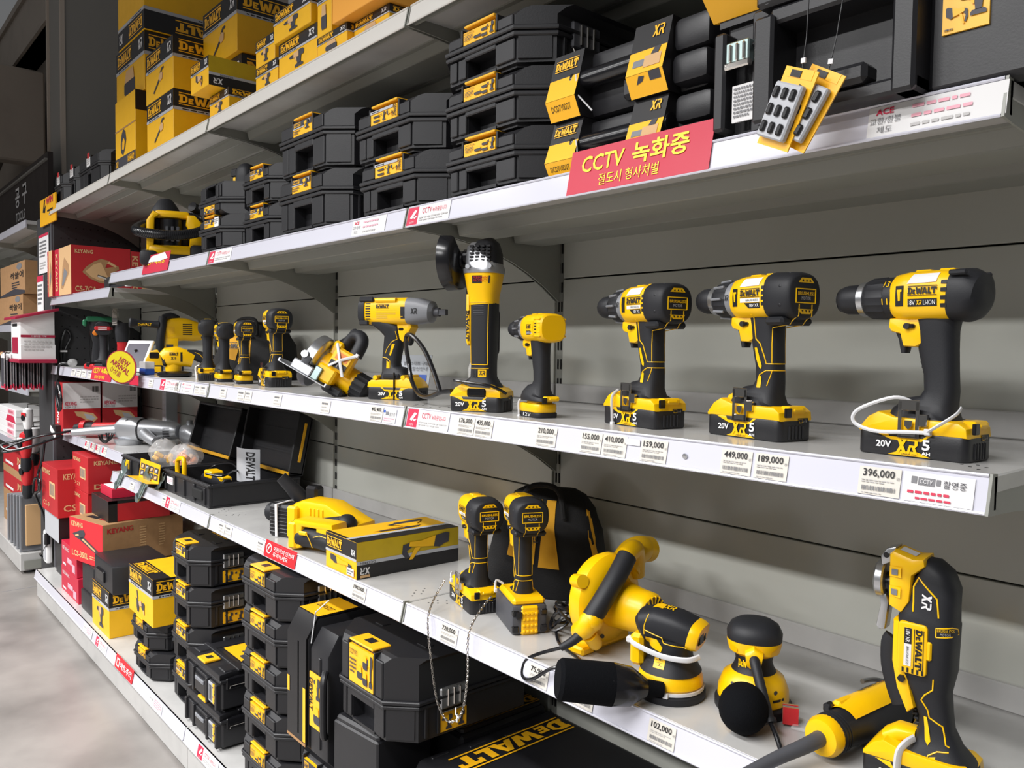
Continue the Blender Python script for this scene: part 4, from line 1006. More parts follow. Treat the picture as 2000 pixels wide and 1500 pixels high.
def circular_saw():
    t = Thing('circular_saw', 'cordless circular saw tipped on its motor, silver guard and white tie', 'circular saw', (-1.62, .14, ZC), D2R(59.8))
    A = Vector((.83, -.30, -.47)).normalized(); U = (Vector((.42, .05, .9)) - A * Vector((.42, .05, .9)).dot(A)).normalized(); V = U.cross(A)
    T = Matrix(((A.x, V.x, U.x, -.122), (A.y, V.y, U.y, 0), (A.z, V.z, U.z, .096), (0, 0, 0, 1)))

    def N(): m = MB(); m.T = T; return m
    m = N(); n = 26; prof = [(-.016, .03), (-.018, .064), (-.012, .071), (.012, .071), (.018, .064), (.018, .0), (.0, .0), (-.0, .03)]
    m.rings([[(x, r * math.cos(a), r * math.sin(a)) for x, r in ((-.019, .045), (-.018, .062), (-.012, .07), (.012, .07), (.018, .062), (.019, .012))] for a in [D2R(-20 + 215 * k / n) for k in range(n + 1)]], SIL); m.lathe([(.0, .045), (.02, .045), (.03, .035)], (0, 0, 0), (1, 0, 0), ALU, 24); g = t.part('blade_guard', m, sharp=45)
    m = N(); m.lathe([(-.006, .0), (-.006, .058), (.004, .058), (.004, 0)], (0, 0, 0), (1, 0, 0), DGRY, 36); t.part('blade', m)
    m = N(); m.rings([[(x, r * math.cos(a), r * math.sin(a)) for x, r in ((-.014, .04), (-.012, .074), (.0, .078), (.01, .074), (.01, .04))] for a in [D2R(180 + 150 * k / 20) for k in range(21)]], DGRY); t.part('lower_guard', m, sharp=45)
    m = N(); m.box(-.062, .085, -.085, .095, -.05, -.047, ALU, .001); m.box(-.062, -.058, -.085, .095, -.05, -.04, ALU); m.box(.081, .085, -.085, .095, -.05, -.04, ALU); m.box(-.03, .03, -.075, -.06, -.048, -.02, ALU, .003); m.box(.03, .05, -.07, -.04, -.047, -.01, STEEL, .002); t.part('base_plate', m)
    m = N(); m.lathe([(.02, .043), (.05, .041), (.054, .037), (.125, .0365), (.128, .034)], (0, 0, -.004), (1, 0, 0), YEL, 30); m.box(.022, .05, -.02, .02, .03, .075, YEL, .006); m.box(.03, .085, -.062, -.02, -.042, .004, YEL, .006); mh = t.part('motor_housing', m)
    m = N(); m.lathe([(.125, .037), (.16, .036), (.166, .028), (.167, .01)], (0, 0, -.004), (1, 0, 0), BLK, 32, .0025); m.box(.06, .12, -.045, .02, -.06, -.035, BLK, .006); t.part('end_cap', m)
    m = N(); m.box(.05, .11, -.066, -.03, .0, .062, CYEL, .006); m.box(.056, .104, -.069, -.062, .008, .056, YEL); m.box(.062, .098, -.07, -.06, .03, .05, ORG); m.box(.056, .104, -.0705, -.066, .008, .024, INK)
    for k in range(3): m.box(.066 + k * .012, .068 + k * .012, -.0715, -.07, .01, .022, INKL)
    t.part('battery_slot', m)
    m = N(); m.tube([(.045, .02, .06), (.055, .0, .1), (.075, -.02, .112), (.095, -.035, .1), (.1, -.04, .06)], .0175, BLK, 16, smooth=4); t.part('handle', m); m = N(); m.tube([(.03, .02, .07), (.035, .05, .1), (.03, .075, .112)], .0125, BLK, 14, smooth=3); m.ball(tuple((.028, .08, .114)), .0165, BLK, 14); t.part('front_knob', m)
    m = N(); m.tube([(.048, -.066, .066), (.08, -.076, .03), (.06, -.075, .004)], .0026, TIE, 8, flat=1.6); m.tube([(.08, -.076, .03), (.112, -.07, .062)], .0026, TIE, 8, flat=1.6); m.tube([(.08, -.076, .03), (.108, -.074, -.004)], .0026, TIE, 8, flat=1.6); m.box(.108, .117, -.076, -.066, .058, .068, TIE, .001); t.part('cable_tie', m, hit=False)
    m = N(); f = Face(m, (-.0195, .02, .052), (0, 1, 0), (0, 0, 1), .03, .012); f.rect(0, 0, 1, 1, CGRY); f.logo(.05, .1, .95, .9, INK); t.part('print', m, g, hit=False)
    m = N(); m.lathe([(-.012, .012), (.03, .01)], (-.01, -.05, .0), (0, -1, 0), SIL, 12); t.part('depth_knob', m, hit=False)


circular_saw()

# grey card stand behind the saw
m = MB(); m.T = Matrix.Rotation(-.25, 4, 'X'); m.box(-.05, .05, -.0015, .0015, 0, .115, mat('pale_print_card', '#b6bcc4', .4), .0005)
f = Face(m, (-.05, -.0016, 0), (1, 0, 0), (0, 0, 1), .1, .115); f.text('블루스타트 구매', .1, .72, .9, .82, INKG); f.text('고객 할인안내', .1, .58, .9, .68, INKG); f.rect(.12, .2, .48, .48, INKL, 1); f.rect(.52, .2, .9, .48, BLUE, 1)
single('display_card', m, 'pale blue-grey printed card stand leaning behind the circular saw', 'card', loc=(-1.66, .33, ZC), rz=.5)


def cutoff_extra():
    t = Thing('wall_scanner', 'black handheld wall scanner with a dark screen, standing behind the angle grinder', 'scanner', (-1.16, .215, ZC), D2R(150))
    m = MB(); m.prism(rbox(-.034, .034, .12, .225, .014), -.018, .018, 'y', BLK, .005); m.loft([(0, .0, .03, .024, 3), (0, .02, .028, .022, 3), (0, .05, .017, .017, 2.8), (0, .1, .017, .017, 2.8), (0, .13, .024, .018, 3)], BLK, 20); b = t.part('body', m)
    m = MB(); m.box(-.022, .022, .017, .0195, .15, .21, GLS, .002); t.part('screen', m); m = MB(); m.box(-.02, .02, .0, .026, .085, .108, YEL, .005); t.part('yellow_trim', m)


cutoff_extra()
m = MB()
for k in range(3): m.T = Matrix.Translation((0, 0, .004 * k)) @ Matrix.Rotation(.5 * k, 4, 'Z'); m.ball((.008 * k, 0, .03 + .006 * k), .018, FILM, 10, (.7, .5, 1.5))
single('white_bag_tag', m, 'crumpled clear plastic tag tied behind the angle grinder', 'tag', loc=(-1.105, .12, ZC + .05))


def tool_bag(label, loc, rz, w, d, h, name='tool_bag', group=None):
    t = Thing(name, label, 'bag', loc, rz, group)
    m = MB(); R = []
    for z, a, b, lean in ((0, .48, .47, 0), (.04, .5, .5, 0), (.3, .49, .48, .02), (.6, .44, .4, .05), (.82, .37, .28, .09), (.95, .3, .16, .12), (1, .22, .08, .13)):
        r = []
        for k in range(36):
            q = 2 * PI * k / 36; c, s_ = math.cos(q), math.sin(q); e = .55
            wob = 1 + .025 * math.sin(5 * q + z * 9) + .015 * math.sin(11 * q + z * 14)
            r.append((w * a * math.copysign(abs(c) ** e, c) * wob, d * (b * math.copysign(abs(s_) ** e, s_) * wob + lean), h * z))
        R.append(r)
    m.rings(R, CLOTH); b = t.part('body', m, sharp=60)
    m = MB()
    t.patch(m, 'R', [(-.26 * w, .38 * h), (-.02 * w, .32 * h), (-.02 * w, .9 * h), (-.2 * w, .88 * h)], CLOTHY, .002, 4); t.patch(m, 'R', [(.02 * w, .3 * h), (.2 * w, .3 * h), (.12 * w, .66 * h), (.1 * w, .9 * h), (.02 * w, .9 * h)], CLOTHY, .002, 4)
    t.text(m, 'R', 'LOGO', -.2 * w, .0 * w, .52 * h, .64 * h, INK, .004); t.part('yellow_panel', m, hit=False, sharp=60)
    m = MB(); t.patch(m, 'R', [(.33 * w, .9 * h), (.37 * w, .86 * h), (.49 * w, .4 * h), (.44 * w, .42 * h)], CLOTHY, .002, 3); t.part('side_panel', m, hit=False, sharp=60); m = MB(); m.tube([(-.2 * w, -.3 * d, .75 * h), (-.12 * w, -.2 * d, 1.02 * h), (.12 * w, -.2 * d, 1.02 * h), (.2 * w, -.3 * d, .75 * h)], .007, CLOTH, 8, smooth=5); t.part('strap', m, hit=False)
    return t


tool_bag('black cloth tool bag with yellow front panels behind the two impact drivers', (-1.08, .335, ZD), D2R(28), .29, .17, .245)
tool_bag('black and yellow cloth tool bag standing behind the row of impact drivers', (-2.74, .31, ZC), D2R(18), .38, .19, .225)

# ================================================================== plastic tool cases
def case(label, cx, y, z, W, D, H, main=None, group=None, c=.055, hole=(-.055, .055), lab='drill', side_lab=False, top_lab=True, flip=False, rz=0.0, tab=True, lid=.42, red=False):
    rot = None
    t = Thing('tool_case', label, 'tool case', (cx, y, z), rz, group)
    if flip: t.o.location = (cx, y, z + H); t.o.rotation_euler = (0, PI, rz)
    w = W / 2; hL = H * (1 - lid); hh = hL * .74; h0, h1 = hole

    def plan(e=0.0, d0=0.0): return [(w + e, D), (-w - e, D), (-w - e, c - e * .4), (-w + c - e * .4, -e + d0), (w - c + e * .4, -e + d0), (w + e, c - e * .4)]
    m = MB()
    pl = [(w, D), (-w, D), (-w, c), (-w + c, .004), (h0, .004), (h0, .035), (h1, .035), (h1, .004), (w - c, .004), (w, c)]
    m.prism(pl, .006, hh, 'z', CASE); m.prism([(p[0], p[1] + (.004 if p[1] < c * .9 else 0)) for p in plan()], hh, hL - .002, 'z', CASE)
    m.prism([(p[0] * .93, p[1] + (.012 if p[1] < D * .5 else -.01)) for p in plan()], 0, .007, 'z', CASE)
    m.box(h0, h1, .002, .009, .004, .010, CASE)
    for a, b in ((-w + c + .004, (-w + c + h0) / 2 - .003), ((-w + c + h0) / 2 + .003, h0 - .002), (h1 + .002, w - c - .002)):
        if b - a > .012: m.box(a, b, -.001, .006, .012, hL - .012, CASE, .0015)
    m.box(h0 - .004, h1 + .004, -.0025, .006, hh - .002, hL - .006, CASE, .002)
    n = Vector((.7, -.7, 0))
    ch = [(w - c + .006, -.001 + .004), (w - .006, c - .008), (w - .001, c - .003), (w - c + .010, .0)]
    m.prism([(w - c + .006, .002), (w - .004, c - .008), (w - .009, c - .003), (w - c, .008)], .012, hL - .010, 'z', CASE)
    for yy in (c + .015, c + .05):
        if yy < D: m.box(w - .002, w + .004, yy, yy + .008, .012, hL - .006, CASE, .001)
    t.part('lower_shell', m, sharp=20)
    m = MB(); m.prism(plan(.006), hL - .010, hL - .001, 'z', CASE, .002, 1); m.prism(plan(.008), hL + .001, hL + .010, 'z', CASE, .002, 1); t.part('rim', m, sharp=20)
    m = MB(); zz = hL + .009; R = []
    for z_, e in ((zz, 0), (H - .016, 0.0), (H - .004, -.012), (H, -.022)):
        R.append([(p[0] + math.copysign(e, p[0]), p[1] + (-e if p[1] < D * .5 else e), z_) for p in plan(.001)])
    m.rings(R, CASE)
    lw = (h1 - h0) / 2 + .004; lc = (h0 + h1) / 2
    m.box(-w + c + .006, lc - lw - .008, -.005, .004, zz + .002, H - .014, CASE, .002); m.box(lc + lw + .008, w - c - .003, -.005, .004, zz + .002, H - .014, CASE, .002)
    m.box(lc + lw + .003, lc + lw + .008, -.006, .02, zz + .004, H - .002, CASE, .001); m.box(lc - lw - .008, lc - lw - .003, -.006, .02, zz + .004, H - .002, CASE, .001)
    m.box(-w * .5, w * .5, D * .4, D * .85, H - .002, H + .002, CASE, .001)
    for sx in (-1, 1): m.box(sx * w * .62 - .018, sx * w * .62 + .018, D * .3 - .012, D * .3 + .012, H - .002, H + .0025, CASE, .001)
    L = t.part('lid', m, sharp=20)
    m = MB(); f = Face(m, (lc - lw, -.0055, zz + .002), (1, 0, 0), (0, 0, 1), 2 * lw, H - .012 - zz)
    m.box(lc - lw, lc + lw, -.005, .003, zz + .002, H - .010, LYEL if not red else PAPER)
    if red: f.lines(.1, .2, .9, .9, INKL, 3)
    elif lab == 'drill':
        f.text('DCD791P2', .05, .76, .36, .9, INK); f.lines(.05, .25, .32, .68, ICON, 4); f.icon('battery', .36, .2, .58, .55); f.icon('battery', .6, .52, .78, .88); f.icon('battery', .6, .1, .78, .45); f.icon('drill', .78, .12, .99, .95)
    elif lab == 'band':
        f.rect(0, .58, 1, 1, ICON, 0); f.rect(.06, .66, .42, .94, LYEL, 1); f.logo(.08, .7, .4, .9, ICON, 2); f.xr(.82, .72, .94, .92, PAPER); f.rect(0, .5, .6, .58, CGRY, 1); f.icon('drill', .5, .3, .9, .9); f.lines(.05, .1, .4, .42, ICON, 2)
    else:
        f.rect(0, .8, .86, 1, CGRY, 1); f.logo(.88, .98, .99, .1, INK) if False else f.text('DEWALT', .88, .1, .98, .95, INK, rot=True, bold=.03); f.lines(.05, .84, .5, .96, INK, 1); f.icon('battery', .12, .45, .36, .7); f.icon('battery', .12, .12, .36, .38); f.icon('drill', .4, .1, .58, .72); f.icon('recip', .62, .15, .86, .7)
    if red: m.box(lc - lw * .4, lc + lw * .6, -.007, -.003, H - .014, H + .012, REDP, .002)
    t.part('label', m, L)
    if tab and not red:
        m = MB(); m.box(lc - lw + .002, lc + lw - .002, -.006, .045 if top_lab else .03, H - .0015, H + .0035, LYEL, .0015)
        if top_lab: m.box(lc - lw * .28, lc + lw * .28, .012, .034, H + .003, H + .0042, CASE)
        t.part('latch_tab', m, L)
    if top_lab:
        m = MB(); f = Face(m, (-w * .55, D * .42, H + .002), (1, 0, 0), (0, 1, 0), w * 1.1, D * .42, .001)
        if top_lab == 'card':
            f.rect(0, 0, 1, 1, LYEL); f.logo(.05, .74, .5, .95, INK); f.lines(.05, .4, .6, .68, ICON, 3); f.icon('drill', .62, .3, .95, .9)
            t.part('top_print', m, L)
        elif top_lab == 'LT':
            f.glyph(LOGO, .0, .25, 1.05, .75, LYEL); t.part('top_print', m, L)
    m = MB(); yy = D * .3; x0 = w - .002
    m.box(x0, x0 + .009, yy, yy + .075, hL - .024, hL + .026, DGRY if not side_lab else SIL, .003)
    for k in range(3): m.box(x0 + .008, x0 + .0125, yy + .018 + k * .017, yy + .0235 + k * .017, hL - .018, hL + .022, CHR, .0015)
    m.tube([(x0 + .004, yy + .004, hL - .022), (x0 + .008, yy + .004, hL - .03), (x0 + .008, yy + .07, hL - .03), (x0 + .004, yy + .07, hL - .022)], .0022, CHR, 6)
    t.part('side_latch', m)
    if side_lab:
        m = MB(); m.box(w - .001, w + .0015, yy, yy + .078, .012, hL - .034, LYEL)
        f = Face(m, (w + .0015, yy, .012), (0, 1, 0), (0, 0, 1), .078, hL - .046); f.icon('drill', .08, .1, .46, .85); f.icon('drill', .54, .1, .92, .85); t.part('side_label', m)
    return t


g = 'stack of three black cases on the upper shelf'
for k, nm in enumerate(('bottom', 'middle', 'top')):
    case('black plastic tool case, %s of the stack of three with charger labels' % nm, -.935 - .003 * k, .004, ZB + .0005 + .1105 * k, .318, .30, .1085, group=g, hole=(-.045, .045))
for k, nm in enumerate(('lower', 'upper')):
    case('wide black case, %s one of the pair labelled with many tools in a row' % nm, -1.277 - .02 * k, .004, ZB + .0005 + .1245 * k, .335, .3, .1225, group='pair of wide black cases', lab='multi', hole=(-.045, .06))
for k, nm in enumerate(('lower', 'upper')):
    case('deep black case, %s one of the tallest pair with big handle openings' % nm, -1.715 + .006 * k, .004, ZB + .0005 + .1515 * k, .36, .3, .1495, group='pair of deep black cases', lab='band', hole=(-.04, .06), lid=.38)
for k, nm in enumerate(('lower', 'upper')):
    case('small black case, %s one of the pair tucked left of the deep cases' % nm, -2.075, .034, ZB + .0005 + .1175 * k, .285, .26, .1155, group='pair of small black cases', lab='band', hole=(-.035, .05))
case('small black case with a white price sticker, under an upside-down one beside the vacuum', -2.375, .004, ZB + .0005, .29, .27, .112, group='leftmost pair of black cases', lab='band', hole=(-.04, .04))
case('upside-down black case with its handle opening on top, beside the vacuum', -2.375, .004, ZB + .1135, .29, .27, .108, group='leftmost pair of black cases', lab='band', hole=(-.04, .04), flip=True, top_lab=False)
m = MB(); m.box(-.02, .016, 0, .001, 0, .03, PAPER); f = Face(m, (-.02, 0, 0), (1, 0, 0), (0, 0, 1), .036, .03); f.lines(.1, .3, .9, .9, INKG, 3)
single('price_sticker', m, 'small white price sticker on the lowest case beside the vacuum', 'sticker', loc=(-2.305, -.0035, ZB + .074))
# pump handle thing lying on top of the leftmost pair
t = Thing('suction_nozzle', 'black rounded tool nose with a small switch, on top of the leftmost cases', 'tool part', (-2.34, .11, ZB + .222), .3)
m = MB(); m.loft([(0, 0, .034, .03, 2.6), (0, .03, .034, .03, 2.6), (0, .055, .032, .028, 2.4), (0, .07, .022, .02, 2.2), (0, .076, .01, .01, 2)], BLK, 22); t.part('nose', m)
m = MB(); m.box(-.06, -.03, -.016, .012, .035, .062, GLS, .003); t.part('switch', m); m = MB(); m.box(-.052, -.028, -.014, .012, .012, .034, YEL, .003); t.part('yellow_neck', m)
# lower base shelf stacks
F0 = -.052
for k, nm in enumerate(('bottom', 'second', 'third', 'top')):
    case('black case with side latch, %s of the stack of four by the yellow carton' % nm, -2.60, -.022, ZE + .0005 + .1468 * k, .275, .32, .1448, group='stack of four black cases on the base shelf', lab='band', side_lab=True, top_lab='card' if k == 3 else True, hole=(-.04, .05), lid=.4)
for k, nm in enumerate(('bottom', 'second', 'third', 'fourth', 'top')):
    case('black case with charger label, %s of the stack of five on the base shelf' % nm, -1.867, F0 + .004, ZE + .0005 + .1312 * k, .33, .32, .1292, group='stack of five black cases on the base shelf', side_lab=(k == 4), hole=(-.05, .04))
for k, nm in enumerate(('lower', 'upper')):
    case('small black case, %s of two under the yellow grinder carton' % nm, -2.955 - .03 * k, F0, ZE + .0005 + .1095 * k, .30, .24, .1075, group='small black cases under the grinder carton', hole=(-.04, .04))
case('big black case with a large yellow latch tab, beside the hanging chain', -1.295, -.045, .561, .30, .37, .2, side_lab=True, top_lab='LT', hole=(-.05, .05), lid=.55)


# deep system boxes with a big front catch
def system_box(label, cx, z, W, D, H, card, group):
    t = Thing('system_box', label, 'tool box', (cx, F0, z), 0, group); w = W / 2
    m = MB(); m.box(-w, w, .006, D, .008, H - .03, CASE, .006); m.box(-w - .005, w + .005, 0, D + .004, H - .034, H - .022, CASE, .003)
    m.box(-w + .01, w - .01, -.002, .008, .012, H - .04, CASE, .002)
    for a in (-w + .006, -.072, .05, w - .02): m.box(a, a + .014, -.010, .008, .01, H - .036, CASE, .002)
    m.box(-w + .03, -w + .06, .03, .07, 0, .01, CASE); m.box(w - .06, w - .03, .03, .07, 0, .01, CASE); t.part('body', m)
    m = MB(); m.prism([(-w + .0, .0), (w - .0, .0), (w - .012, .05), (w - .012, D), (-w + .012, D), (-w + .012, .05)], H - .024, H - .004, 'z', CASE, .004)
    m.box(-w * .9, -w * .55, .02, D * .8, H - .006, H, CASE, .003); m.box(w * .55, w * .9, .02, D * .8, H - .006, H, CASE, .003); m.box(-w, w, .06, .075, H - .006, H + .002, CASE, .002); L = t.part('lid', m)
    m = MB(); m.box(-.05, .045, -.008, .004, .02, H - .05, GLS, .003); m.box(-.04, .035, -.012, -.006, H * .45, H * .55, GREY, .002); t.part('front_catch', m)
    m = MB(); m.box(-.035, .03, -.004, .05 if card else .02, H - .003, H + .005, LYEL, .002)
    if card: m.box(-.012, .01, .014, .034, H + .0045, H + .006, CASE)
    t.part('latch_tab', m, L)
    m = MB(); m.box(w - .085, w - .05, -.0045, -.002, .02, H - .045, CGRY); m.box(w - .05, w - .012, -.0045, -.002, .02, H - .045, LYEL)
    f = Face(m, (w - .05, -.0045, .02), (1, 0, 0), (0, 0, 1), .038, H - .065); f.icon('drill', .1, .5, .9, .95); f.icon('drill', .1, .05, .9, .45)
    f2 = Face(m, (w - .085, -.0045, .02), (1, 0, 0), (0, 0, 1), .035, H - .065); f2.bars(.1, .1, .9, .9, INK, 8); t.part('label', m)
    m = MB(); m.box(w - .002, w + .006, .02, .10, H - .055, H - .018, GLS, .003); m.tube([(w + .006, .03, H - .05), (w + .012, .03, H - .04), (w + .012, .09, H - .04), (w + .006, .09, H - .05)], .002, CHR, 6); t.part('side_latch', m)
    if card:
        m = MB(); m.box(-.06, .09, .095, .26, H, H + .002, LYEL); f = Face(m, (-.06, .095, H + .002), (1, 0, 0), (0, 1, 0), .15, .165); f.rect(0, .9, 1, 1, PAPER, 1); f.logo(.05, .91, .7, .99, INK); f.rect(.1, .55, .55, .85, KRAFTL, 1); f.lines(.12, .58, .52, .82, KRAFT, 4); f.icon('drill', .3, .2, .75, .5); f.icon('battery', .7, .06, .95, .25); t.part('top_label', m, L)
        m = MB(); m.tube([(.105, .09, H), (.125, .1, H + .016), (.125, .16, H + .016), (.105, .17, H)], .005, GLS, 8, smooth=4); t.part('carry_handle', m)


system_box('black system box with front catch, lower of two before the tall stacks', -2.312, ZE + .0005, .30, .34, .1215, False, 'two black system boxes')
system_box('black system box with a yellow card on top, before the tall stacks', -2.312, ZE + .124, .30, .34, .128, True, 'two black system boxes')


# slender upright cases
def upright_case(label, x0, x1, z, D, H, sleeve, y=F0):
    t = Thing('upright_case', label, 'tool case', ((x0 + x1) / 2, y, z)); w = (x1 - x0) / 2
    out = [(.0, .03), (.0, H - .05), (.03, H), (D - .03, H), (D, H - .04), (D, .03), (D - .03, 0), (.03, 0)]
    m = MB(); m.prism(out, -w, w, 'x', CASE, .006); m.box(-w - .003, -w + .02, .04, D - .04, .05, H - .06, CASE, .004); m.box(w * .1, w * .3, -.005, .02, .05, H - .06, CASE, .002); b = t.part('shell', m)
    m = MB()
    if sleeve:
        s_ = [(-.005, .03), (-.005, H - .05), (.028, H + .004), (.15, H + .006), (.15, H + .002), (.03, H), (-.001, H - .05), (-.001, .03)]
        m.prism(s_, -w * .98, w * .98, 'x', CBLK)
        f = Face(m, (-w * .98, .03, H + .005), (1, 0, 0), (0, 1, .016), w * 1.96, .118); f.rect(0, 0, 1, 1, LYEL, 0); f.text('DCF815D2T', .15, .35, .85, .5, INK)
        f = Face(m, (-w * .98, -.005, .04), (1, 0, 0), (0, 0, 1), w * 1.96, H - .1); f.rect(.86, 0, 1, .55, LYEL, 1); f.rect(.02, .42, .14, .58, LYEL, 1)
        m.box(-w * .98, w * .98, -.0065, -.005, .03, .036, KRAFT); m.tube([(w, .01, H - .06), (w + .004, .02, H + .02), (w + .02, .05, H + .05)], .0018, TIE, 6)
        t.part('card_sleeve', m)
    else:
        m.box(-w * .8, w * .5, -.0065, -.004, .1, .24, LYEL); f = Face(m, (-w * .8, -.0065, .1), (1, 0, 0), (0, 0, 1), w * 1.3, .14); f.text('DEWALT', .05, .3, .3, .9, INK, rot=True, bold=.03); f.icon('drill', .4, .55, .95, .95); f.icon('battery', .4, .1, .9, .4); t.part('label', m, b)
        m = MB(); m.tube([(w - .004, -.004, H * .75), (w + .012, -.018, H * .68), (w + .012, -.018, H * .35), (w - .004, -.004, H * .28)], .009, CASE, 10, smooth=4); t.part('handle', m)


upright_case('slender upright black case wrapped in a card with a yellow top', -1.668, -1.56, .386, .3, .36, True)
upright_case('narrow upright black case with a yellow strip label, right of the wrapped one', -1.545, -1.452, .386, .3, .345, False)
case('black case with a small yellow label under the upright cases', -1.555, F0 + .01, ZE + .0005, .215, .34, .2225, hole=(-.03, .03), lab='band', tab=False)

t = Thing('storage_box', 'plain black two-tier plastic box under the big case', 'tool box', (-1.325, -.052, ZE + .0005), D2R(6)); m = MB()
m.box(-.085, .09, 0, .165, 0, .19, CASE, .006); t.part('lower_tier', m); m = MB(); m.box(-.092, .095, -.008, .168, .19, .207, CASE, .004); t.part('rim', m); m = MB(); m.box(-.084, .09, .002, .165, .207, .385, CASE, .004); m.box(-.08, .086, .006, .16, .38, .3985, CASE, .006); t.part('upper_tier', m)
t = Thing('tool_case', 'black case with yellow top lettering half hidden behind the plain two-tier box', 'tool case', (-1.30, .157, ZE + .0005)); m = MB(); m.box(-.12, .12, 0, .28, 0, .36, CASE, .008); m.box(-.11, .11, .01, .27, .355, .375, CASE, .006); b_ = t.part('shell', m); m = MB(); f = Face(m, (.07, .26, .376), (0, -1, 0), (1, 0, 0), .25, .045); f.glyph(LOGO, 0, 0, 1, 1, LYEL); t.part('top_print', m, b_)
t = Thing('flat_case', 'big flat black case with large upside-down yellow letters on its lid, bottom right', 'tool case', (-1.0, .20, ZE + .0005)); m = MB()
pl = [(-.19, -.16), (-.13, -.225), (.3, -.225), (.34, -.18), (.34, .2), (.28, .255), (-.19, .255)]; m.prism(pl, 0, .22, 'z', CASE, .006); t.part('lower_shell', m)
m = MB(); m.prism([(p[0] * 1.03, p[1] * 1.03) for p in pl], .218, .236, 'z', CASE, .003); t.part('rim', m)
m = MB(); m.prism(pl, .234, .345, 'z', CASE, .02, 3)
for k in range(3): m.box(-.17 + k * .012, -.16 + k * .012, -.14 + .1 * k, -.09 + .1 * k, .343, .348, CASE, .002)
m.box(.05, .2, -.2, -.06, .335, .35, CASE, .006); L = t.part('lid', m)
m = MB(); f = Face(m, (-.135, .225, .3455), (0, -1, 0), (1, 0, 0), .34, .07); f.glyph(LOGO, 0, 0, 1, 1, LYEL); t.part('top_print', m, L)


# blow-moulded cases in card sleeves
def sleeve_case(label, x0, x1, z, H, s0, s1, D=.26, group=None, mark=True):
    t = Thing('sleeved_case', label, 'tool case', (x0 - .024, .034, z), 0, group); W_ = x1 - x0
    m = MB(); m.prism([(.03, .0), (.028, H), (D, H), (D, 0)], .02, W_ - .02, 'x', CASE, .012); m.box(W_ - .075, W_ - .004, .004, D, .006, H * .48, CASE, .012, 2); m.box(W_ - .075, W_ - .004, .008, D, H * .5, H - .004, CASE, .012, 2)
    m.box(W_ * .45, W_ * .62, .018, .04, .012, H * .45, CASE, .008); t.part('shell', m)
    m = MB(); m.tube([(.04, .012, H * .55), (W_ - .08, .012, H * .55)], .0165, GLS, 16); m.ball((.06, .012, H * .55), .02, GLS, 12); t.part('handle', m)
    for i, (a, b) in enumerate((s0, s1)):
        m = MB(); a -= x0; b -= x0
        out = [(.05, H + .003), (.008, H + .003), (-.004, H * .62), (-.016, H * .28), (.0, .0), (.05, -.0)]
        out2 = [(p[0] + .002, p[1] - .001) for p in out]
        m.prism(out, a, b, 'x', CBLK)
        def on(u0, u1, k0, k1, v0, v1, mm, ly=.0008, g=None):
            P0 = Vector((0, *out[k0])); P1 = Vector((0, *out[k1]))
            d = (P1 - P0); n = Vector((0, d.z, -d.y)).normalized()
            if n.y > 0 and k0 < 4: n = -n
            def q(u, v): return Vector((a + (b - a) * u, 0, 0)) + P0 + d * v + n * ly
            if g is None: m.add([q(u0, v0), q(u1, v0), q(u1, v1), q(u0, v1)], [(0, 1, 2, 3)], mm)
            else: m.add([q(u0 + (u1 - u0) * x, v1 + (v0 - v1) * y) for x, y in g[0]], g[1], mm)
        on(0, 1, 2, 3, 0, 1, LYEL); on(0, 1, 3, 4, 0, 1, LYEL)
        if i == 0: on(.12, .88, 1, 2, .25, .7, LYEL, .0016, LOGO); on(.15, .8, 3, 4, .25, .55, INK, .0016, text2d('DCD710D2T'))
        else:
            on(.55, .85, 1, 2, .2, .6, LYEL, .0016, XRL)
            for kk, (p, mm) in enumerate(((R4(.15, .3, .5, .6), GREY), (R4(.45, .2, .9, .7), KRAFTL), ([(.6, .7), (.8, .7), (.85, 1), (.68, 1)], ICON))):
                on(0, 1, 2, 3, 0, 1, mm, .0014 + .0002 * kk, (p if False else [(x, y) for x, y in p], [list(range(len(p)))]))
            on(.25, .5, 3, 4, .1, .45, ICON, .0014, quads2d([[(0, 0), (.7, .3), (1, .9), (.4, 1)]])); on(.62, .92, 3, 4, 0, .4, ICON, .0014, quads2d([R4(0, 0, 1, 1)]))
        t.part('card_sleeve', m)
    m = MB(); m.tube([(.075, -.008, H * .6), (.078, -.007, H * .3), (.1, .008, H * .05)], .0016, TIE, 6); t.part('cable_tie', m, hit=False)


gg = 'black cases in yellow card sleeves'
sleeve_case('black case in yellow card sleeves, lower one behind the red banner', -.745, -.395, ZB + .0005, .1005, (-.742, -.668), (-.55, -.478), group=gg)
sleeve_case('black case in yellow card sleeves, stacked above the one behind the banner', -.748, -.40, ZB + .105, .116, (-.742, -.668), (-.55, -.474), group=gg)

# the big case at the right end
t = Thing('large_tool_case', 'large black hard case with chrome latches at the right end of the upper shelf', 'tool case', (-.39, 0, ZB + .0005))
m = MB(); m.box(0, .40, .03, .36, .0, .19, CASE, .008); m.box(.085, .30, -.025, .05, .0, .02, CASE, .004); m.box(.085, .115, -.03, .05, .0, .14, CASE, .004); m.box(.272, .30, -.03, .05, .0, .14, CASE, .004); m.box(.0, .02, .0, .05, .01, .15, CASE, .004); m.box(.055, .085, .012, .05, 0, .17, CASE, .004); m.box(.30, .42, .006, .36, 0, .13, CASE, .006); m.box(.14, .245, -.035, .0, .02, .045, CASE, .006); m.box(.105, .28, -.022, .04, .128, .15, CASE, .004); t.part('lower_shell', m)
m = MB(); m.box(0, .42, .01, .36, .19, .31, CASE, .012); m.box(.085, .30, -.028, .05, .152, .23, CASE, .006); m.box(.0, .086, .004, .05, .118, .126, CASE, .003); t.part('lid', m)
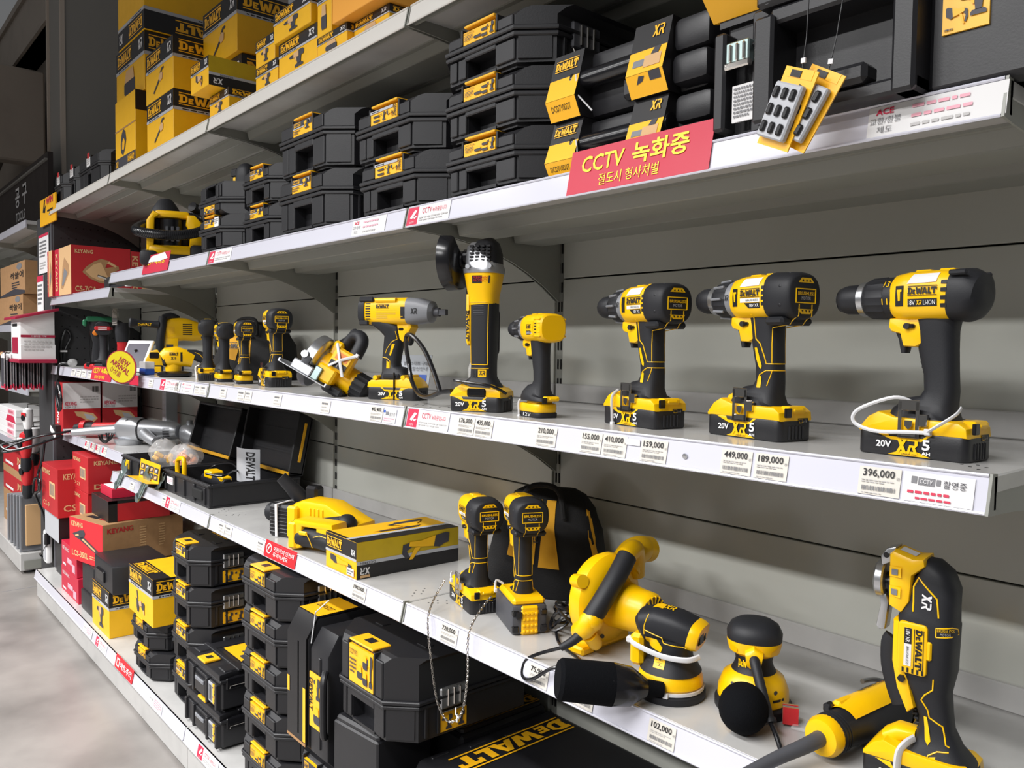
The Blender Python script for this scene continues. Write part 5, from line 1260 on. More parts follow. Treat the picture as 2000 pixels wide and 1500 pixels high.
m = MB(); m.box(.1, .105, -.026, .0, .155, .158, CASE); m.box(.13, .235, -.0295, -.027, .168, .188, PAPER); f = Face(m, (.13, -.0295, .168), (1, 0, 0), (0, 0, 1), .105, .02); f.lines(.1, .2, .9, .8, INKL, 2); t.part('paper_strip', m, label='yellowed paper strip label')
for x, z in ((.024, .098), (.318, .15)):
    m = MB(); m.box(x, x + .038, -.004, .01, z, z + .032, STEEL, .002)
    for k in range(3): m.box(x + .006 + k * .011, x + .011 + k * .011, -.007, -.002, z + .004, z + .028, CHR, .0015)
    m.box(x - .002, x + .04, -.006, .004, z - .006, z + .004, CHR, .002); t.part('latch', m, label='chrome latch')
m = MB(); m.box(.028, .068, .009, .012, .02, .072, PAPER); f = Face(m, (.028, .009, .02), (1, 0, 0), (0, 0, 1), .04, .052); f.lines(.08, .1, .92, .95, INKG, 8); t.part('info_label', m, label='white information label')
m = MB(); m.box(.316, .366, .003, .007, .062, .124, LYEL); f = Face(m, (.316, .003, .062), (1, 0, 0), (0, 0, 1), .05, .062); f.rect(0, .72, 1, 1, CBLK, 1); f.logo(.06, .76, .55, .94, LYEL); f.xr(.82, .82, .97, .96, LYEL); f.icon('drill', .38, .22, .98, .7); f.icon('recip', .08, .12, .56, .48); f.lines(.05, .04, .3, .1, ICON, 1); t.part('product_label', m)
sl = Thing('sleeved_case', 'yellow card-sleeved black case resting on the left of the large hard case', 'tool case', (-.395, .0, ZB + .165), 0, gg)
m = MB(); m.box(.0, .13, .022, .028, .0, .12, CASE); m.box(.02, .2, .03, .25, .148, .215, CASE, .012); sl.part('shell', m)
m = MB(); out = [(.05, .2), (.004, .19), (-.012, .06), (-.01, .04), (.02, .01), (.03, .012), (.0, .045), (.0, .06), (.016, .18), (.05, .19)]; m.prism(out, -.01, .072, 'x', LYEL); f = Face(m, (-.01, -.0125, .062), (1, 0, 0), (0, .12, 1), .082, .1); f.text('DCF815D2T', .2, .0, .85, .14, INK); sl.part('card_sleeve', m)

# bit sets on a black string
t = Thing('bit_set_card', 'yellow card with black screwdriver bits hanging on a string before the large case', 'bit set', (-.21, -.072, 1.79), group='hanging yellow bit set cards')
T = Matrix.Rotation(.42, 4, 'Y') @ Matrix.Rotation(-.12, 4, 'Z')
m = MB(); m.T = T; m.box(-.026, .026, -.001, .001, -.085, .012, LYEL); m.box(-.02, .02, -.0015, .001, .0, .012, LYEL); m.box(-.014, .002, -.0025, -.001, .001, .009, INK); t.part('card', m)
m = MB(); m.T = T; m.box(-.024, .02, -.012, -.002, -.076, -.008, CGRY, .002)
for i in range(3):
    for j in range(3): m.box(-.02 + i * .0135, -.0115 + i * .0135, -.016, -.011, -.07 + j * .021, -.056 + j * .021, INK, .002)
t.part('blister', m)
m = MB(); m.tube([(.004, 0, .012), (.006, .004, .05), (.006, .012, .2)], .0008, INK, 5); m.box(.002, .008, -.001, .002, .018, .024, TIE); t.part('string', m)
dup(t, (-.185, -.058, 1.786), label='second yellow bit card half hidden behind the first on the string', rot=(0, .12, .1))


# ================================================================== cartons
def carton(label, x0, x1, y0, y1, z0, z1, style='dewalt', icon='drill', group=None, rz=0.0, flipf=False, kind='carton', tilt=None, big=True):
    m = MB(); w_, d_, h_ = x1 - x0, y1 - y0, z1 - z0
    base = {'dewalt': CYEL, 'plain': CYEL, 'olive': CYEL, 'sander': mat('carton_orange', '#f0a63a', .45) if 'carton_orange' not in MATS else MATS['carton_orange'], 'keyang': RED, 'pink': MAG, 'kraft': KRAFT, 'maroon': RED, 'kg': KRAFTL}[style]
    m.box(0, w_, 0, d_, 0, h_, base, .0012)
    fr = Face(m, (0, 0, 0), (1, 0, 0), (0, 0, 1), w_, h_, flip=flipf); rt = Face(m, (w_, 0, 0), (0, 1, 0), (0, 0, 1), d_, h_, flip=flipf); tp = Face(m, (0, 0, h_), (1, 0, 0), (0, 1, 0), w_, d_)
    if style in ('dewalt', 'olive'):
        for f, q in ((fr, 0), (rt, 1)):
            if style == 'olive' and q:
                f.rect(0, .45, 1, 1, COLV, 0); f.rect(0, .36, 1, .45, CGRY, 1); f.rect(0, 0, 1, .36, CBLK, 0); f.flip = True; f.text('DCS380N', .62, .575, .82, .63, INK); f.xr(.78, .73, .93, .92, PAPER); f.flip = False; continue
            f.rect(0, .66, 1, 1, CBLK, 0); f.rect(0, .6, 1, .66, CGRY, 1); f.logo(.06, .71, .56 if not q else .7, .95, LYEL); f.lines(.1, .61, .6, .65, INK, 1)
            if not q: f.xr(.8, .74, .94, .92, PAPER)
            if icon: f.icon(icon, .3 if not q else .4, .1, .68 if not q else .9, .55, acc=KRAFTL)
        tp.rect(0, 0, 1, .3, CBLK, 0); tp.logo(.08, .04, .7, .26, LYEL)
    elif style == 'plain':
        fr.rect(0, 0, 1, .16, ICON, 0); fr.xr(.05, .03, .16, .12, LYEL); fr.logo(.64, .04, .95, .13, LYEL); fr.poly([(.3, .22), (.4, .17), (.5, .25), (.56, .38), (.52, .5), (.42, .55), (.33, .48), (.28, .34)], ICON, 1); fr.poly([(.36, .26), (.45, .25), (.5, .36), (.44, .42), (.37, .36)], LYEL, 2); fr.rect(0, .55, 1, .57, KRAFT, 1)
        rt.rect(0, .72, .5, 1, CBLK, 0); rt.rect(.25, .78, .6, .9, LYEL, 1)
    elif style == 'sander':
        fr.poly([(.4, .45), (.5, .78), (.66, .95), (.84, .92), (.9, .7), (.82, .45), (.62, .38)], ICON, 1); fr.poly([(.48, .55), (.56, .74), (.74, .78), (.78, .6), (.62, .5)], LYEL, 2); fr.lines(.5, .2, .75, .3, PAPER, 1); rt.rect(.3, .35, .62, .95, CBLK, 0); rt.rect(.68, .4, .95, .95, CBLK, 0)
    elif style == 'keyang':
        fr.text('KEYANG', .08, .8, .55, .9, KRAFTL, bold=.03); rt.text('KEYANG', .12, .78, .6, .9, KRAFTL, bold=.03)
        if icon: rt.text(icon, .12, .12, .6, .26, KRAFTL, bold=.02); fr.text(icon, .1, .12, .5, .22, KRAFTL)
        fr.rect(.5, .36, .85, .68, KRAFTL, 1); fr.bars(.54, .4, .82, .64, INKG, 10)
    elif style == 'pink':
        fr.text('KEYANG', .1, .72, .5, .86, PAPER); fr.rect(.4, .3, .7, .5, PINK, 1); fr.rect(.1, .12, .3, .2, PAPER, 1); fr.rect(.72, .1, .9, .4, PINK, 1)
    elif style == 'maroon':
        fr.rect(0, 0, 1, 1, CBLK, 0); rt.rect(0, .82, 1, 1, CBLK, 0); rt.rect(0, 0, .06, 1, CBLK, 0); tp.rect(0, 0, 1, 1, CBLK, 0); tp.text('KEYANG', .2, .3, .8, .5, INKL)
    o = single(kind, m, label, 'carton', group, (x0, y0, z0), rz)
    if tilt: o.rotation_euler = tilt
    return o


ZT = ZA + .0006
g = 'yellow and black tool cartons on the top shelf'
carton('plain tall yellow carton with a sander outline, at the left end of the cartons', -3.52, -3.23, .012, .3, ZT, ZT + .29, 'plain', group=g)
carton('yellow blower carton resting directly on the shelf, below its twin', -3.075, -2.765, .012, .33, ZT, ZT + .185, icon='blower', group=g)
carton('yellow blower carton stacked on an identical one', -3.085, -2.765, .012, .34, ZT + .187, ZT + .378, icon='blower', group=g)
carton('yellow and black carton with small print, behind the plain tall one', -3.62, -3.215, .045, .315, ZT + .292, ZT + .53, icon='battery', group=g)
carton('upside-down yellow carton on the very top left, its logo inverted', -3.57, -3.2, .04, .45, ZT + .532, ZT + .76, icon=None, group=g, flipf=True)
carton('large yellow blower carton high up behind the small battery boxes', -2.76, -2.44, .12, .45, ZT + .262, ZT + .47, icon='blower', group=g)
carton('yellow carton hidden below the large blower carton', -2.74, -2.45, .14, .44, ZT, ZT + .26, icon='blower', group=g)
carton('small yellow carton on the shelf under the tilted olive-sided one', -2.415, -2.25, .016, .2, ZT, ZT + .072, icon='drill', group=g)
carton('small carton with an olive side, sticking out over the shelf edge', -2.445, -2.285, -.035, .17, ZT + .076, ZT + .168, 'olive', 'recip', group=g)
carton('small brownish carton with a barcode label, lower of two at the back', -2.31, -2.16, .2, .36, ZT, ZT + .15, icon='drill', group=g)
carton('small brownish carton with a barcode label, upper of two at the back', -2.34, -2.15, .2, .37, ZT + .152, ZT + .26, icon='drill', group=g)
carton('narrow yellow carton on the shelf, lower of a narrow pair', -2.03, -1.88, .012, .14, ZT, ZT + .068, icon='drill', group=g)
carton('narrow yellow carton, upper of a narrow pair', -2.03, -1.90, .012, .14, ZT + .07, ZT + .146, icon='drill', group=g)
carton('yellow rotary hammer carton with a white sticker, directly on the shelf', -1.872, -1.642, .012, .2, ZT, ZT + .096, icon='drill', group=g)
carton('yellow rotary hammer carton overhanging the one with a white sticker', -1.88, -1.655, .0, .2, ZT + .098, ZT + .18, icon='drill', group=g)
carton('yellow carton with a battery outline, half under the orange sander carton', -1.64, -1.485, .012, .2, ZT, ZT + .05, icon='battery', group=g)
carton('upright narrow carton with sideways lettering, left of the sander carton', -1.64, -1.565, .012, .2, ZT + .052, ZT + .19, icon='battery', group=g)
carton('pale orange sander carton at the right of the top row', -1.53, -1.31, -.004, .16, ZT + .053, ZT + .2, 'sander', group=g)
carton('dark carton under the sander carton, its printed top jutting out', -1.482, -1.32, .03, .2, ZT, ZT + .05, icon='battery', group=g)

g = 'black cases with red latches on the top shelf'
for x0, x1, nm in ((-4.76, -4.52, 'leftmost'), (-4.43, -4.25, 'middle'), (-4.22, -3.78, 'rightmost and largest')):
    case('black case with a red latch, %s of three beside the column' % nm, (x0 + x1) / 2, .02, ZT, x1 - x0, .3, .15 if nm[0] != 'l' else .155, group=g, red=True, top_lab=False, c=.04, hole=(-.03, .03))

# waist-level shelf: reciprocating saw carton
m = MB(); w_, d_, h_ = .165, .31, .093; m.box(0, w_, 0, d_, 0, h_, CYEL, .001)
f = Face(m, (0, 0, 0), (1, 0, 0), (0, 0, 1), w_, h_); f.rect(0, .55, 1, 1, CBLK, 0); f.rect(0, .48, 1, .55, CGRY, 1); f.logo(.06, .62, .55, .92, LYEL); f.xr(.84, .62, .96, .78, PAPER); f.icon('recip', .16, .08, .86, .44); f.rect(.72, .06, .94, .26, PAPER, 4); f.lines(.74, .08, .92, .22, INKG, 2, 5)
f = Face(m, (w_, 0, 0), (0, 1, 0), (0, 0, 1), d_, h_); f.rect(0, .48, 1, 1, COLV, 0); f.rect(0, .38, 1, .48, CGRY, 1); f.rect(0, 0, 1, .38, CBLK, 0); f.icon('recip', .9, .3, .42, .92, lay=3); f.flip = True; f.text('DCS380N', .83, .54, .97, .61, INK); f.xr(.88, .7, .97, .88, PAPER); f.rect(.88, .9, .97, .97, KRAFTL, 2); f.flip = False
f = Face(m, (0, 0, h_), (1, 0, 0), (0, 1, 0), w_, d_); f.rect(.75, 0, 1, 1, CBLK, 0); f.rect(.66, 0, .75, 1, CGRY, 1); f.icon('recip', .15, .3, .6, .9); f.rect(0, 0, .66, .03, CBLK, 1)
single('carton', m, 'long yellow and black reciprocating saw carton lying on the waist-level shelf', 'carton', None, (-1.588, .014, ZD + .0005), -.02)

# base shelf cartons on the left
carton('yellow drill carton standing on the base shelf edge, lower left', -3.72, -3.435, F0, .2, ZE + .0006, ZE + .205, icon='drill')
carton('tall yellow grinder carton standing on the two small black cases', -3.12, -2.815, F0 - .004, .16, .3815, .565, icon='grinder')
t = Thing('accessory_case', 'black case with a bright yellow label on its side, on the yellow drill carton', 'tool case', (-3.69, F0, .367)); m = MB(); m.prism([(0, .02), (.02, 0), (.31, 0), (.33, .05), (.33, .24), (0, .24)], 0, .125, 'z', CASE, .008); b = t.part('shell', m)
m = MB(); m.box(.329, .332, .07, .18, .05, .12, COLV); f = Face(m, (.332, .07, .05), (0, 1, 0), (0, 0, 1), .11, .07); f.icon('drill', .3, .1, .8, .8); t.part('label', m, b)
m = MB(); m.box(.08, .2, -.01, .004, .03, .08, GLS, .004); t.part('handle', m)
t = Thing('upright_case', 'plain black upright plastic case under the front of the chainsaw carton', 'tool case', (-3.99, F0 + .01, ZE + .0006)); m = MB(); m.prism([(0, .03), (.02, 0), (.23, 0), (.255, .03), (.255, .2), (0, .2)], 0, .1, 'z', CASE, .008); t.part('lower_shell', m); m = MB(); m.prism([(.006, .03), (.024, .006), (.226, .006), (.25, .03), (.25, .195), (.006, .195)], .1, .236, 'z', CASE, .006); t.part('upper_shell', m)

m = MB(); w_, d_, h_ = .33, .40, .205; m.box(0, w_, 0, d_, 0, h_, KRAFT, .002); f = Face(m, (0, 0, 0), (1, 0, 0), (0, 0, 1), w_, h_); f.rect(0, 0, 1, 1, REDB, 0); f.text('KEYANG', .07, .8, .42, .92, KRAFTL, bold=.03); f.icon('chainsaw', .1, .28, .88, .76, ICON, KRAFTL); f.text('LCS-350L', .08, .1, .58, .24, KRAFTL, bold=.03); f.lines(.62, .12, .9, .22, KRAFTL, 2)
f = Face(m, (w_, 0, 0), (0, 1, 0), (0, 0, 1), d_, h_); f.text('KEYANG', .05, .78, .36, .9, RED, bold=.03); f.text('LCS-350L', .03, .22, .3, .36, RED, bold=.02); f.text('CHAIN SAW', .03, .12, .28, .2, INK, bold=.02); f.text('체인톱', .03, .04, .14, .1, INK)
for k in range(2): f.lines(.44 + .24 * k, .3, .52 + .24 * k, .85, KRAFTL, 9)
f = Face(m, (0, 0, h_), (1, 0, 0), (0, 1, 0), w_, d_); f.rect(.62, .64, .8, .8, ICON, 1); f.rect(.4, .6, .6, .76, REDP, 1); f.rect(.2, .12, .5, .2, INK, 1); f.lines(.55, .1, .9, .5, RED, 3); f.rect(.8, .85, 1, 1, RED, 1)
single('carton', m, 'large chainsaw carton with red front and kraft side, leaning out over the base shelf', 'carton', None, (-4.04, -.075, .4), D2R(12))

g = 'red cartons at the left of the base shelf'
carton('crimson carton standing on the base shelf, lower of two', -4.39, -4.03, F0 + .01, .2, ZE + .0006, ZE + .125, 'pink', group=g)
carton('crimson carton, upper of two beside the chainsaw carton', -4.37, -4.05, F0 + .008, .2, ZE + .127, ZE + .26, 'pink', group=g)
carton('red carton with a kraft barcode label at the far left, beside the pegboard', -4.74, -4.36, F0 - .01, .16, .535, .79, 'keyang', 'CS-9', group=g)
m = MB(); m.box(0, .34, 0, .2, 0, .138, CGRY, .003); m.box(.338, .342, 0, .2, 0, .138, CBLK); single('carton', m, 'grey carton under the red barcode carton', 'carton', g, (-4.73, F0, .395))
carton('dark carton at the bottom left below the grey carton', -4.76, -4.42, F0 + .06, .2, ZE + .0006, .394, 'maroon', group=g)
carton('red carton marked D-23, below the grinder shelf', -4.41, -4.09, .02, .25, .692, .875, 'keyang', 'D-23', group=g)
carton('red carton directly under the D-23 carton', -4.42, -4.1, .02, .25, .5, .69, 'keyang', None, group=g)
carton('wide maroon carton with black edges behind the chainsaw carton', -4.08, -3.76, .02, .32, .608, .715, 'maroon', group=g) if False else None
m = MB(); m.box(0, .3, 0, .28, 0, .1, RED, .002); f = Face(m, (.3, 0, 0), (0, 1, 0), (0, 0, 1), .28, .1); f.rect(0, .86, 1, 1, CBLK, 0); f.rect(0, 0, .14, 1, CBLK, 0); f = Face(m, (0, 0, 0), (1, 0, 0), (0, 0, 1), .3, .1); f.rect(0, 0, 1, 1, CBLK, 0); f = Face(m, (0, 0, .1), (1, 0, 0), (0, 1, 0), .3, .28); f.rect(0, 0, 1, 1, CBLK, 0); f.text('KEYANG', .3, .3, .8, .5, INKL)
single('carton', m, 'dark red carton with black edging lying on the chainsaw carton', 'carton', g, (-4.06, .03, .606))
m = MB(); m.box(0, .2, 0, .24, 0, .045, MAG, .002); m.box(.02, .18, .01, .2, .045, .047, PAPER); single('carton', m, 'flat crimson carton with a white strip on the dark red one', 'carton', g, (-4.02, .06, .707))

# red saw cartons on the lower upper shelf
for x0, x1, y0, nm in ((-4.67, -4.3, .0, 'right'), (-4.795, -4.676, -.012, 'left')):
    m = MB(); w_, d_, h_ = x1 - x0, .285, .25; m.box(0, w_, 0, d_, 0, h_, RED, .0015); f = Face(m, (0, 0, 0), (1, 0, 0), (0, 0, 1), w_, h_); f.rect(.27, 0, 1, 1, KRAFTL, 0); f.rect(0, 0, .27, 1, MAG, 0); f.text('KEYANG', .06, .1, .2, .9, KRAFTL, rot=True, bold=.03); f.poly([(.4, .15), (.5, .12), (.9, .45), (.85, .62), (.6, .78), (.5, .6)], KRAFT, 1); f.poly([(.45, .2), (.55, .2), (.8, .45), (.6, .55)], INKG, 2)
    f = Face(m, (w_, 0, 0), (0, 1, 0), (0, 0, 1), d_, h_); f.text('KEYANG', .06, .84, .36, .92, KRAFTL, bold=.03); f.text('CS-7CA', .06, .05, .42, .17, KRAFTL, bold=.02); f.lines(.45, .06, .7, .14, KRAFTL, 2); f.icon('saw', .18, .22, .8, .78, KRAFT, KRAFTL)
    single('carton', m, 'red saw carton with a kraft front, %s one of two on the lowered shelf' % nm, 'carton', 'circular saw cartons', (x0, y0, 1.7006))
m = MB(); m.box(0, .1, 0, .18, 0, .24, KRAFTL, .002); f = Face(m, (.1, 0, 0), (0, 1, 0), (0, 0, 1), .18, .24); f.rect(0, 0, .3, 1, RED, 0); f.text('KEYANG', .03, .1, .2, .9, KRAFTL, rot=True, bold=.03)
single('carton', m, 'kraft and red carton half hidden behind the circular saw cartons', 'carton', 'circular saw cartons', (-4.40, .2875, 1.7006))

# white and red cartons under the eye-level shelf
for k, (y0, y1) in enumerate(((.016, .205), (.215, .40))):
    for j in range(1):
        m = MB(); w_, d_, h_ = .19, y1 - y0, .285; m.box(0, w_, 0, d_, 0, h_, RED, .0015)
        f = Face(m, (w_, 0, 0), (0, 1, 0), (0, 0, 1), d_, h_); f.rect(0, .5, 1, 1, PAPER, 0); f.text('KEYANG', .06, .56, .36, .64, REDI, bold=.03); f.text('KDM-123', .06, .51, .34, .55, INKG); f.lines(.45, .6, .95, .75, INKL, 3); f.bars(.78, .82, .95, .93, INK, 8); f.poly([(.3, .45), (.5, .44), (.8, .4), (.92, .3), (.8, .22), (.62, .26), (.5, .32), (.36, .36)], KRAFTL, 1); f.poly([(.55, .4), (.75, .37), (.86, .3), (.76, .26), (.62, .3)], CGRY, 2); f.rect(0, 0, .6, .12, PAPER, 0); f.text('KEYANG', .06, .03, .4, .09, REDI, bold=.03)
        f = Face(m, (0, 0, 0), (1, 0, 0), (0, 0, 1), w_, h_); f.text('KEYANG', .3, .2, .6, .8, PAPER, rot=True, bold=.03)
        single('carton', m, 'white and red grinder carton, %s one behind the silver grinders' % ('front', 'rear')[k], 'carton', 'white and red grinder cartons', (-4.79, y0, .9436))
m = MB(); m.box(0, .06, 0, .06, 0, .29, CGRY, .002); f = Face(m, (0, 0, 0), (1, 0, 0), (0, 0, 1), .06, .29); f.lines(.2, .3, .8, .95, INKL, 7)
single('carton', m, 'tall pale grey carton standing at the back wall behind the silver grinders', 'carton', None, (-4.16, .40, .9436))

# ================================================================== left half of the eye-level shelf
def rotary_hammer():
    t = Thing('rotary_hammer', 'large yellow rotary hammer with a black side handle marked in yellow, far left', 'rotary hammer', (-3.52, .22, ZC), D2R(72.7))
    m = MB(); m.loft([(.0, .19, .05, .034, 3), (.03, .2, .056, .036, 3), (.08, .2, .052, .036, 3), (.13, .19, .045, .034, 3), (.16, .18, .03, .028, 2.6)], YEL, 26); m.prism([(-.02, .06), (-.03, .11), (-.005, .13), (-.01, .22), (.02, .245), (.06, .245), (.05, .12), (.03, .06)], -.03, .03, 'y', YEL, .006); b = t.part('body', m)
    m = MB()
    for k in range(6): t.patch(m, 'R', [(.07, .175 + k * .009), (.11, .175 + k * .009), (.11, .18 + k * .009), (.07, .18 + k * .009)], INK, .0008, 1)
    t.patch(m, 'R', [(.0, .16), (.035, .16), (.035, .21), (.0, .21)], CYEL, .001, 1); t.patch(m, 'R', [(.0, .115), (.03, .115), (.03, .13), (.0, .13)], ICON, .001, 1); t.part('print', m, b, hit=False)
    m = MB(); m.tube([(-.027, -.03, .07), (-.025, -.034, .14), (-.018, -.034, .2), (-.012, -.03, .255)], [.017, .0185], BLK, 16, smooth=4); m.tube([(-.012, -.03, .252), (.02, -.02, .262), (.05, 0, .25)], .014, BLK, 12, smooth=4); t.part('handle', m)
    m = MB(); d = Vector((-1, -.1, .06)).normalized(); m.lathe([(0, .018), (.02, .016), (.09, .0155), (.1, .02), (.118, .022), (.122, .018)], (-.03, -.036, .218), d, BLK, 22); s = t.part('side_handle', m)
    m = MB(); t.text(m, 'R', 'DeWALT', -.115, -.06, .213, .224, YEL, .0012, .03); t.part('lettering', m, s, hit=False)
    m = MB(); m.box(-.09, -.012, -.05, .03, .0, .04, CASE, .006); m.prism([(-.09, .03), (-.086, .062), (-.062, .1), (-.02, .112), (-.005, .09), (-.008, .03)], -.048, .028, 'y', YEL, .006); m.box(-.084, -.02, -.053, -.046, .004, .03, YEL, .004); m.box(-.07, -.03, -.052, -.04, .066, .094, GLS, .004); t.part('battery', m)


rotary_hammer()


def lying_grinder():
    t = Thing('angle_grinder', 'yellow cordless grinder lying on its black guard in front of the rotary hammer', 'angle grinder', (-3.06, .135, ZC), D2R(71.6))
    m = MB(); m.lathe([(0, .055), (.004, .066), (.016, .067), (.02, .06), (.024, .03)], (-.025, 0, .0), (0, 0, 1), GLS, 32); t.part('wheel_guard', m)
    m = MB(); m.loft([(-.068, .07, .03, .034, 2.4), (-.055, .078, .04, .04, 2.6), (-.02, .082, .042, .04, 3), (.02, .075, .034, .034, 3), (.045, .068, .03, .03, 3)], YEL, 24); m.lathe([(.02, .03), (.06, .034)], (-.03, 0, .0), (0, 0, 1), YEL, 20); b = t.part('gear_head', m)
    m = MB(); m.loft([(-.074, .07, .026, .03, 2.4), (-.064, .072, .034, .036, 2.4)], GLS, 20); m.loft([(.02, .1, .012, .026, 3), (.05, .09, .022, .026, 3), (.1, .07, .024, .026, 3), (.15, .055, .026, .026, 3)], BLK, 22); bb = t.part('handle', m)
    m = MB(); t.text(m, 'R', 'LOGO', -.045, -.012, .086, .1, INK, rot=False); t.text(m, 'R', 'XR', -.04, -.02, .07, .08, INK); t.patch(m, 'R', [(-.004, .062), (.004, .062), (.004, .1), (-.004, .1)], INK, .001, 1); t.line(m, 'R', [(.05, .1), (.07, .092), (.08, .078), (.12, .07)], YEL, .0012); t.part('print', m, b, hit=False)


lying_grinder()


def other_tools():
    # green topped nailer, red drill, red stick grinder
    t = Thing('nailer', 'black nailer with a green top and an orange knob beside the pegboard', 'nailer', (-4.42, .15, ZC), D2R(75))
    m = MB(); m.loft([(0, .0, .03, .03, 3), (0, .06, .03, .028, 3), (.005, .13, .028, .026, 3), (.01, .18, .045, .036, 3), (.01, .25, .05, .04, 3)], BLK, 20); t.part('body', m)
    m = MB(); m.box(-.055, .075, -.045, .045, .245, .272, GRN, .008); m.box(-.07, -.05, -.04, .04, .22, .255, GRN, .006); t.part('green_cover', m)
    m = MB(); m.lathe([(0, .014), (.01, .014), (.012, .006)], (-.01, -.04, .185), (0, -1, 0), ORG, 16); t.part('orange_knob', m)
    m = MB(); m.tube([(-.035, -.03, .2), (-.04, -.035, .1), (-.035, -.03, .02)], .003, GLS, 6); m.tube([(.05, -.03, .17), (.055, -.035, .1), (.04, -.03, .05)], .008, BLK, 8); t.part('hose', m, hit=False)
    t = Thing('cordless_drill', 'black drill with a red striped back facing out, between the nailer and the red grinder', 'drill', (-4.21, .13, ZC), D2R(160))
    m = MB(); m.loft([(-.06, .205, .032, .036, 2.6), (-.04, .207, .036, .038, 2.8), (.02, .207, .034, .036, 2.8), (.06, .205, .024, .026, 2.4)], BLK, 22); m.loft([(-.012, .18, .028, .022), (-.01, .15, .024, .02), (-.016, .1, .021, .019), (-.014, .06, .03, .024), (-.01, .045, .046, .032, 3)], BLK, 20); t.part('body', m)
    m = MB(); m.box(-.066, .03, -.038, .038, .196, .218, REDP, .006)
    for k in range(3): m.box(-.068, -.06, -.02, .02, .199 + k * .006, .2015 + k * .006, PAPER)
    t.part('red_band', m); m = MB(); m.prism(rbox(-.065, .05, -.042, .042, .016), 0, .045, 'z', BLK, .006); t.part('battery', m)
    t = Thing('angle_grinder', 'upright grinder with a red handle and polished blade guard against the pegboard', 'angle grinder', (-4.03, .17, ZC), D2R(250))
    m = MB(); m.loft([(0, .0, .03, .028, 3), (0, .05, .026, .025, 3), (0, .12, .024, .024, 3), (0, .14, .026, .026, 3)], REDP, 20); t.part('handle', m); m = MB(); m.loft([(0, .14, .03, .03, 3), (0, .19, .034, .034, 3), (0, .235, .03, .03, 3)], BLK, 20); t.part('head', m)
    m = MB(); m.rings([[(.02 + x, r * math.cos(a), .25 + r * math.sin(a)) for x, r in ((0, .02), (.0, .055), (.02, .058), (.022, .054), (.004, .05), (.004, .02))] for a in [D2R(-30 + 200 * k / 16) for k in range(17)]], CHR); t.part('blade_guard', m, sharp=45)
    m = MB(); m.box(-.06, .05, -.03, .03, 0, .028, REDP, .006); m.box(.05, .14, -.022, .022, .004, .03, BLK, .006); m.lathe([(0, .017), (.03, .015)], (-.06, 0, .017), (-1, 0, 0), REDP, 14); m.box(-.02, .02, -.033, .03, .012, .036, GLS, .004)
    single('multi_cutter', m, 'bright red and black tool lying on the shelf edge beside a clear plug cover', 'tool', loc=(-4.05, .045, ZC + .0006), rz=.12)
    m = MB(); m.ball((0, 0, .024), .024, FILM, 14, (1.2, 1, .95)); single('plug_cover', m, 'clear plastic plug cover standing on the shelf edge', 'plug cover', loc=(-4.46, .035, ZC + .001))
    t = Thing('tablet', 'white framed tablet on an easel stand showing a dark photo', 'tablet', (-3.62, .09, ZC + .004), D2R(20)); T = Matrix.Rotation(-.42, 4, 'X')
    m = MB(); m.T = T; m.box(-.09, .09, -.005, .006, .0, .155, WHT, .003); t.part('frame', m); m = MB(); m.T = T; m.box(-.075, .075, -.0062, -.005, .016, .138, mat('dark_screen', '#4d4a55', .25)); t.part('screen', m)
    m = MB(); m.tube([(0, .03, .1), (0, .09, .0)], .006, GLS, 8); t.part('easel_leg', m, hit=False)
    m = MB(); m.box(-.028, .028, 0, .05, 0, .06, GLS, .004); single('small_black_box', m, 'small black box on the shelf right of the tablet', 'box', loc=(-3.40, .20, ZC + .0006))
    m = MB(); m.box(-.04, .04, 0, .04, 0, .025, BLUE, .002); m.box(-.04, .04, 0, .04, .025, .055, PAPER, .002); single('leaflet_pack', m, 'small blue and white leaflet pack beside the rotary hammer battery', 'leaflets', loc=(-3.33, .06, ZC + .0006))


other_tools()

# round sign on the rail
t = Thing('round_sign', 'round yellow NEW ARRIVAL sign with a dark red rim tilted on the eye-level rail', 'sign', (-3.345, -.022, 1.351)); T = Matrix.Rotation(.62, 4, 'Y') @ Matrix.Diagonal((1.75, 1, 1, 1)) if False else Matrix.Identity(4)
a_, b_ = .215, .068
m = MB(); m.prism([(a_ * 1.04 * math.cos(k * PI / 24), b_ * 1.04 * math.sin(k * PI / 24)) for k in range(48)], 0, .002, 'y', mat('dark_red_rim', '#8e2334', .4)); t.part('rim', m)
m = MB(); m.prism([(a_ * .97 * math.cos(k * PI / 24), b_ * .97 * math.sin(k * PI / 24)) for k in range(48)], -.0006, .0, 'y', mat('sign_yellow', '#c4b512', .45)); ca, sa = math.cos(-.55), math.sin(-.55)
for s_, u0, u1, v0, v1 in (('NEW', -.3, .45, .22, .62), ('ARRIVAL', -.75, .72, -.2, .17), ('신상품', -.55, .3, -.66, -.28)):
    vs, fs = text2d(s_, .03 if s_[0] in 'NA' else .01); P = []
    for x, y in vs:
        p, q = u0 + (u1 - u0) * x, v0 + (v1 - v0) * y; P.append((a_ * .97 * (p * ca - q * sa), -.0012, b_ * .97 * (p * sa + q * ca)))
    m.add(P, fs, MATS['dark_red_rim'])
t.part('face', m); m = MB(); m.box(.12, .24, .002, .004, -.07, -.03, MAG, .002); t.part('clip', m)


# ================================================================== signs and price tickets on the rails
TILT = math.atan2(.0085, .0428)


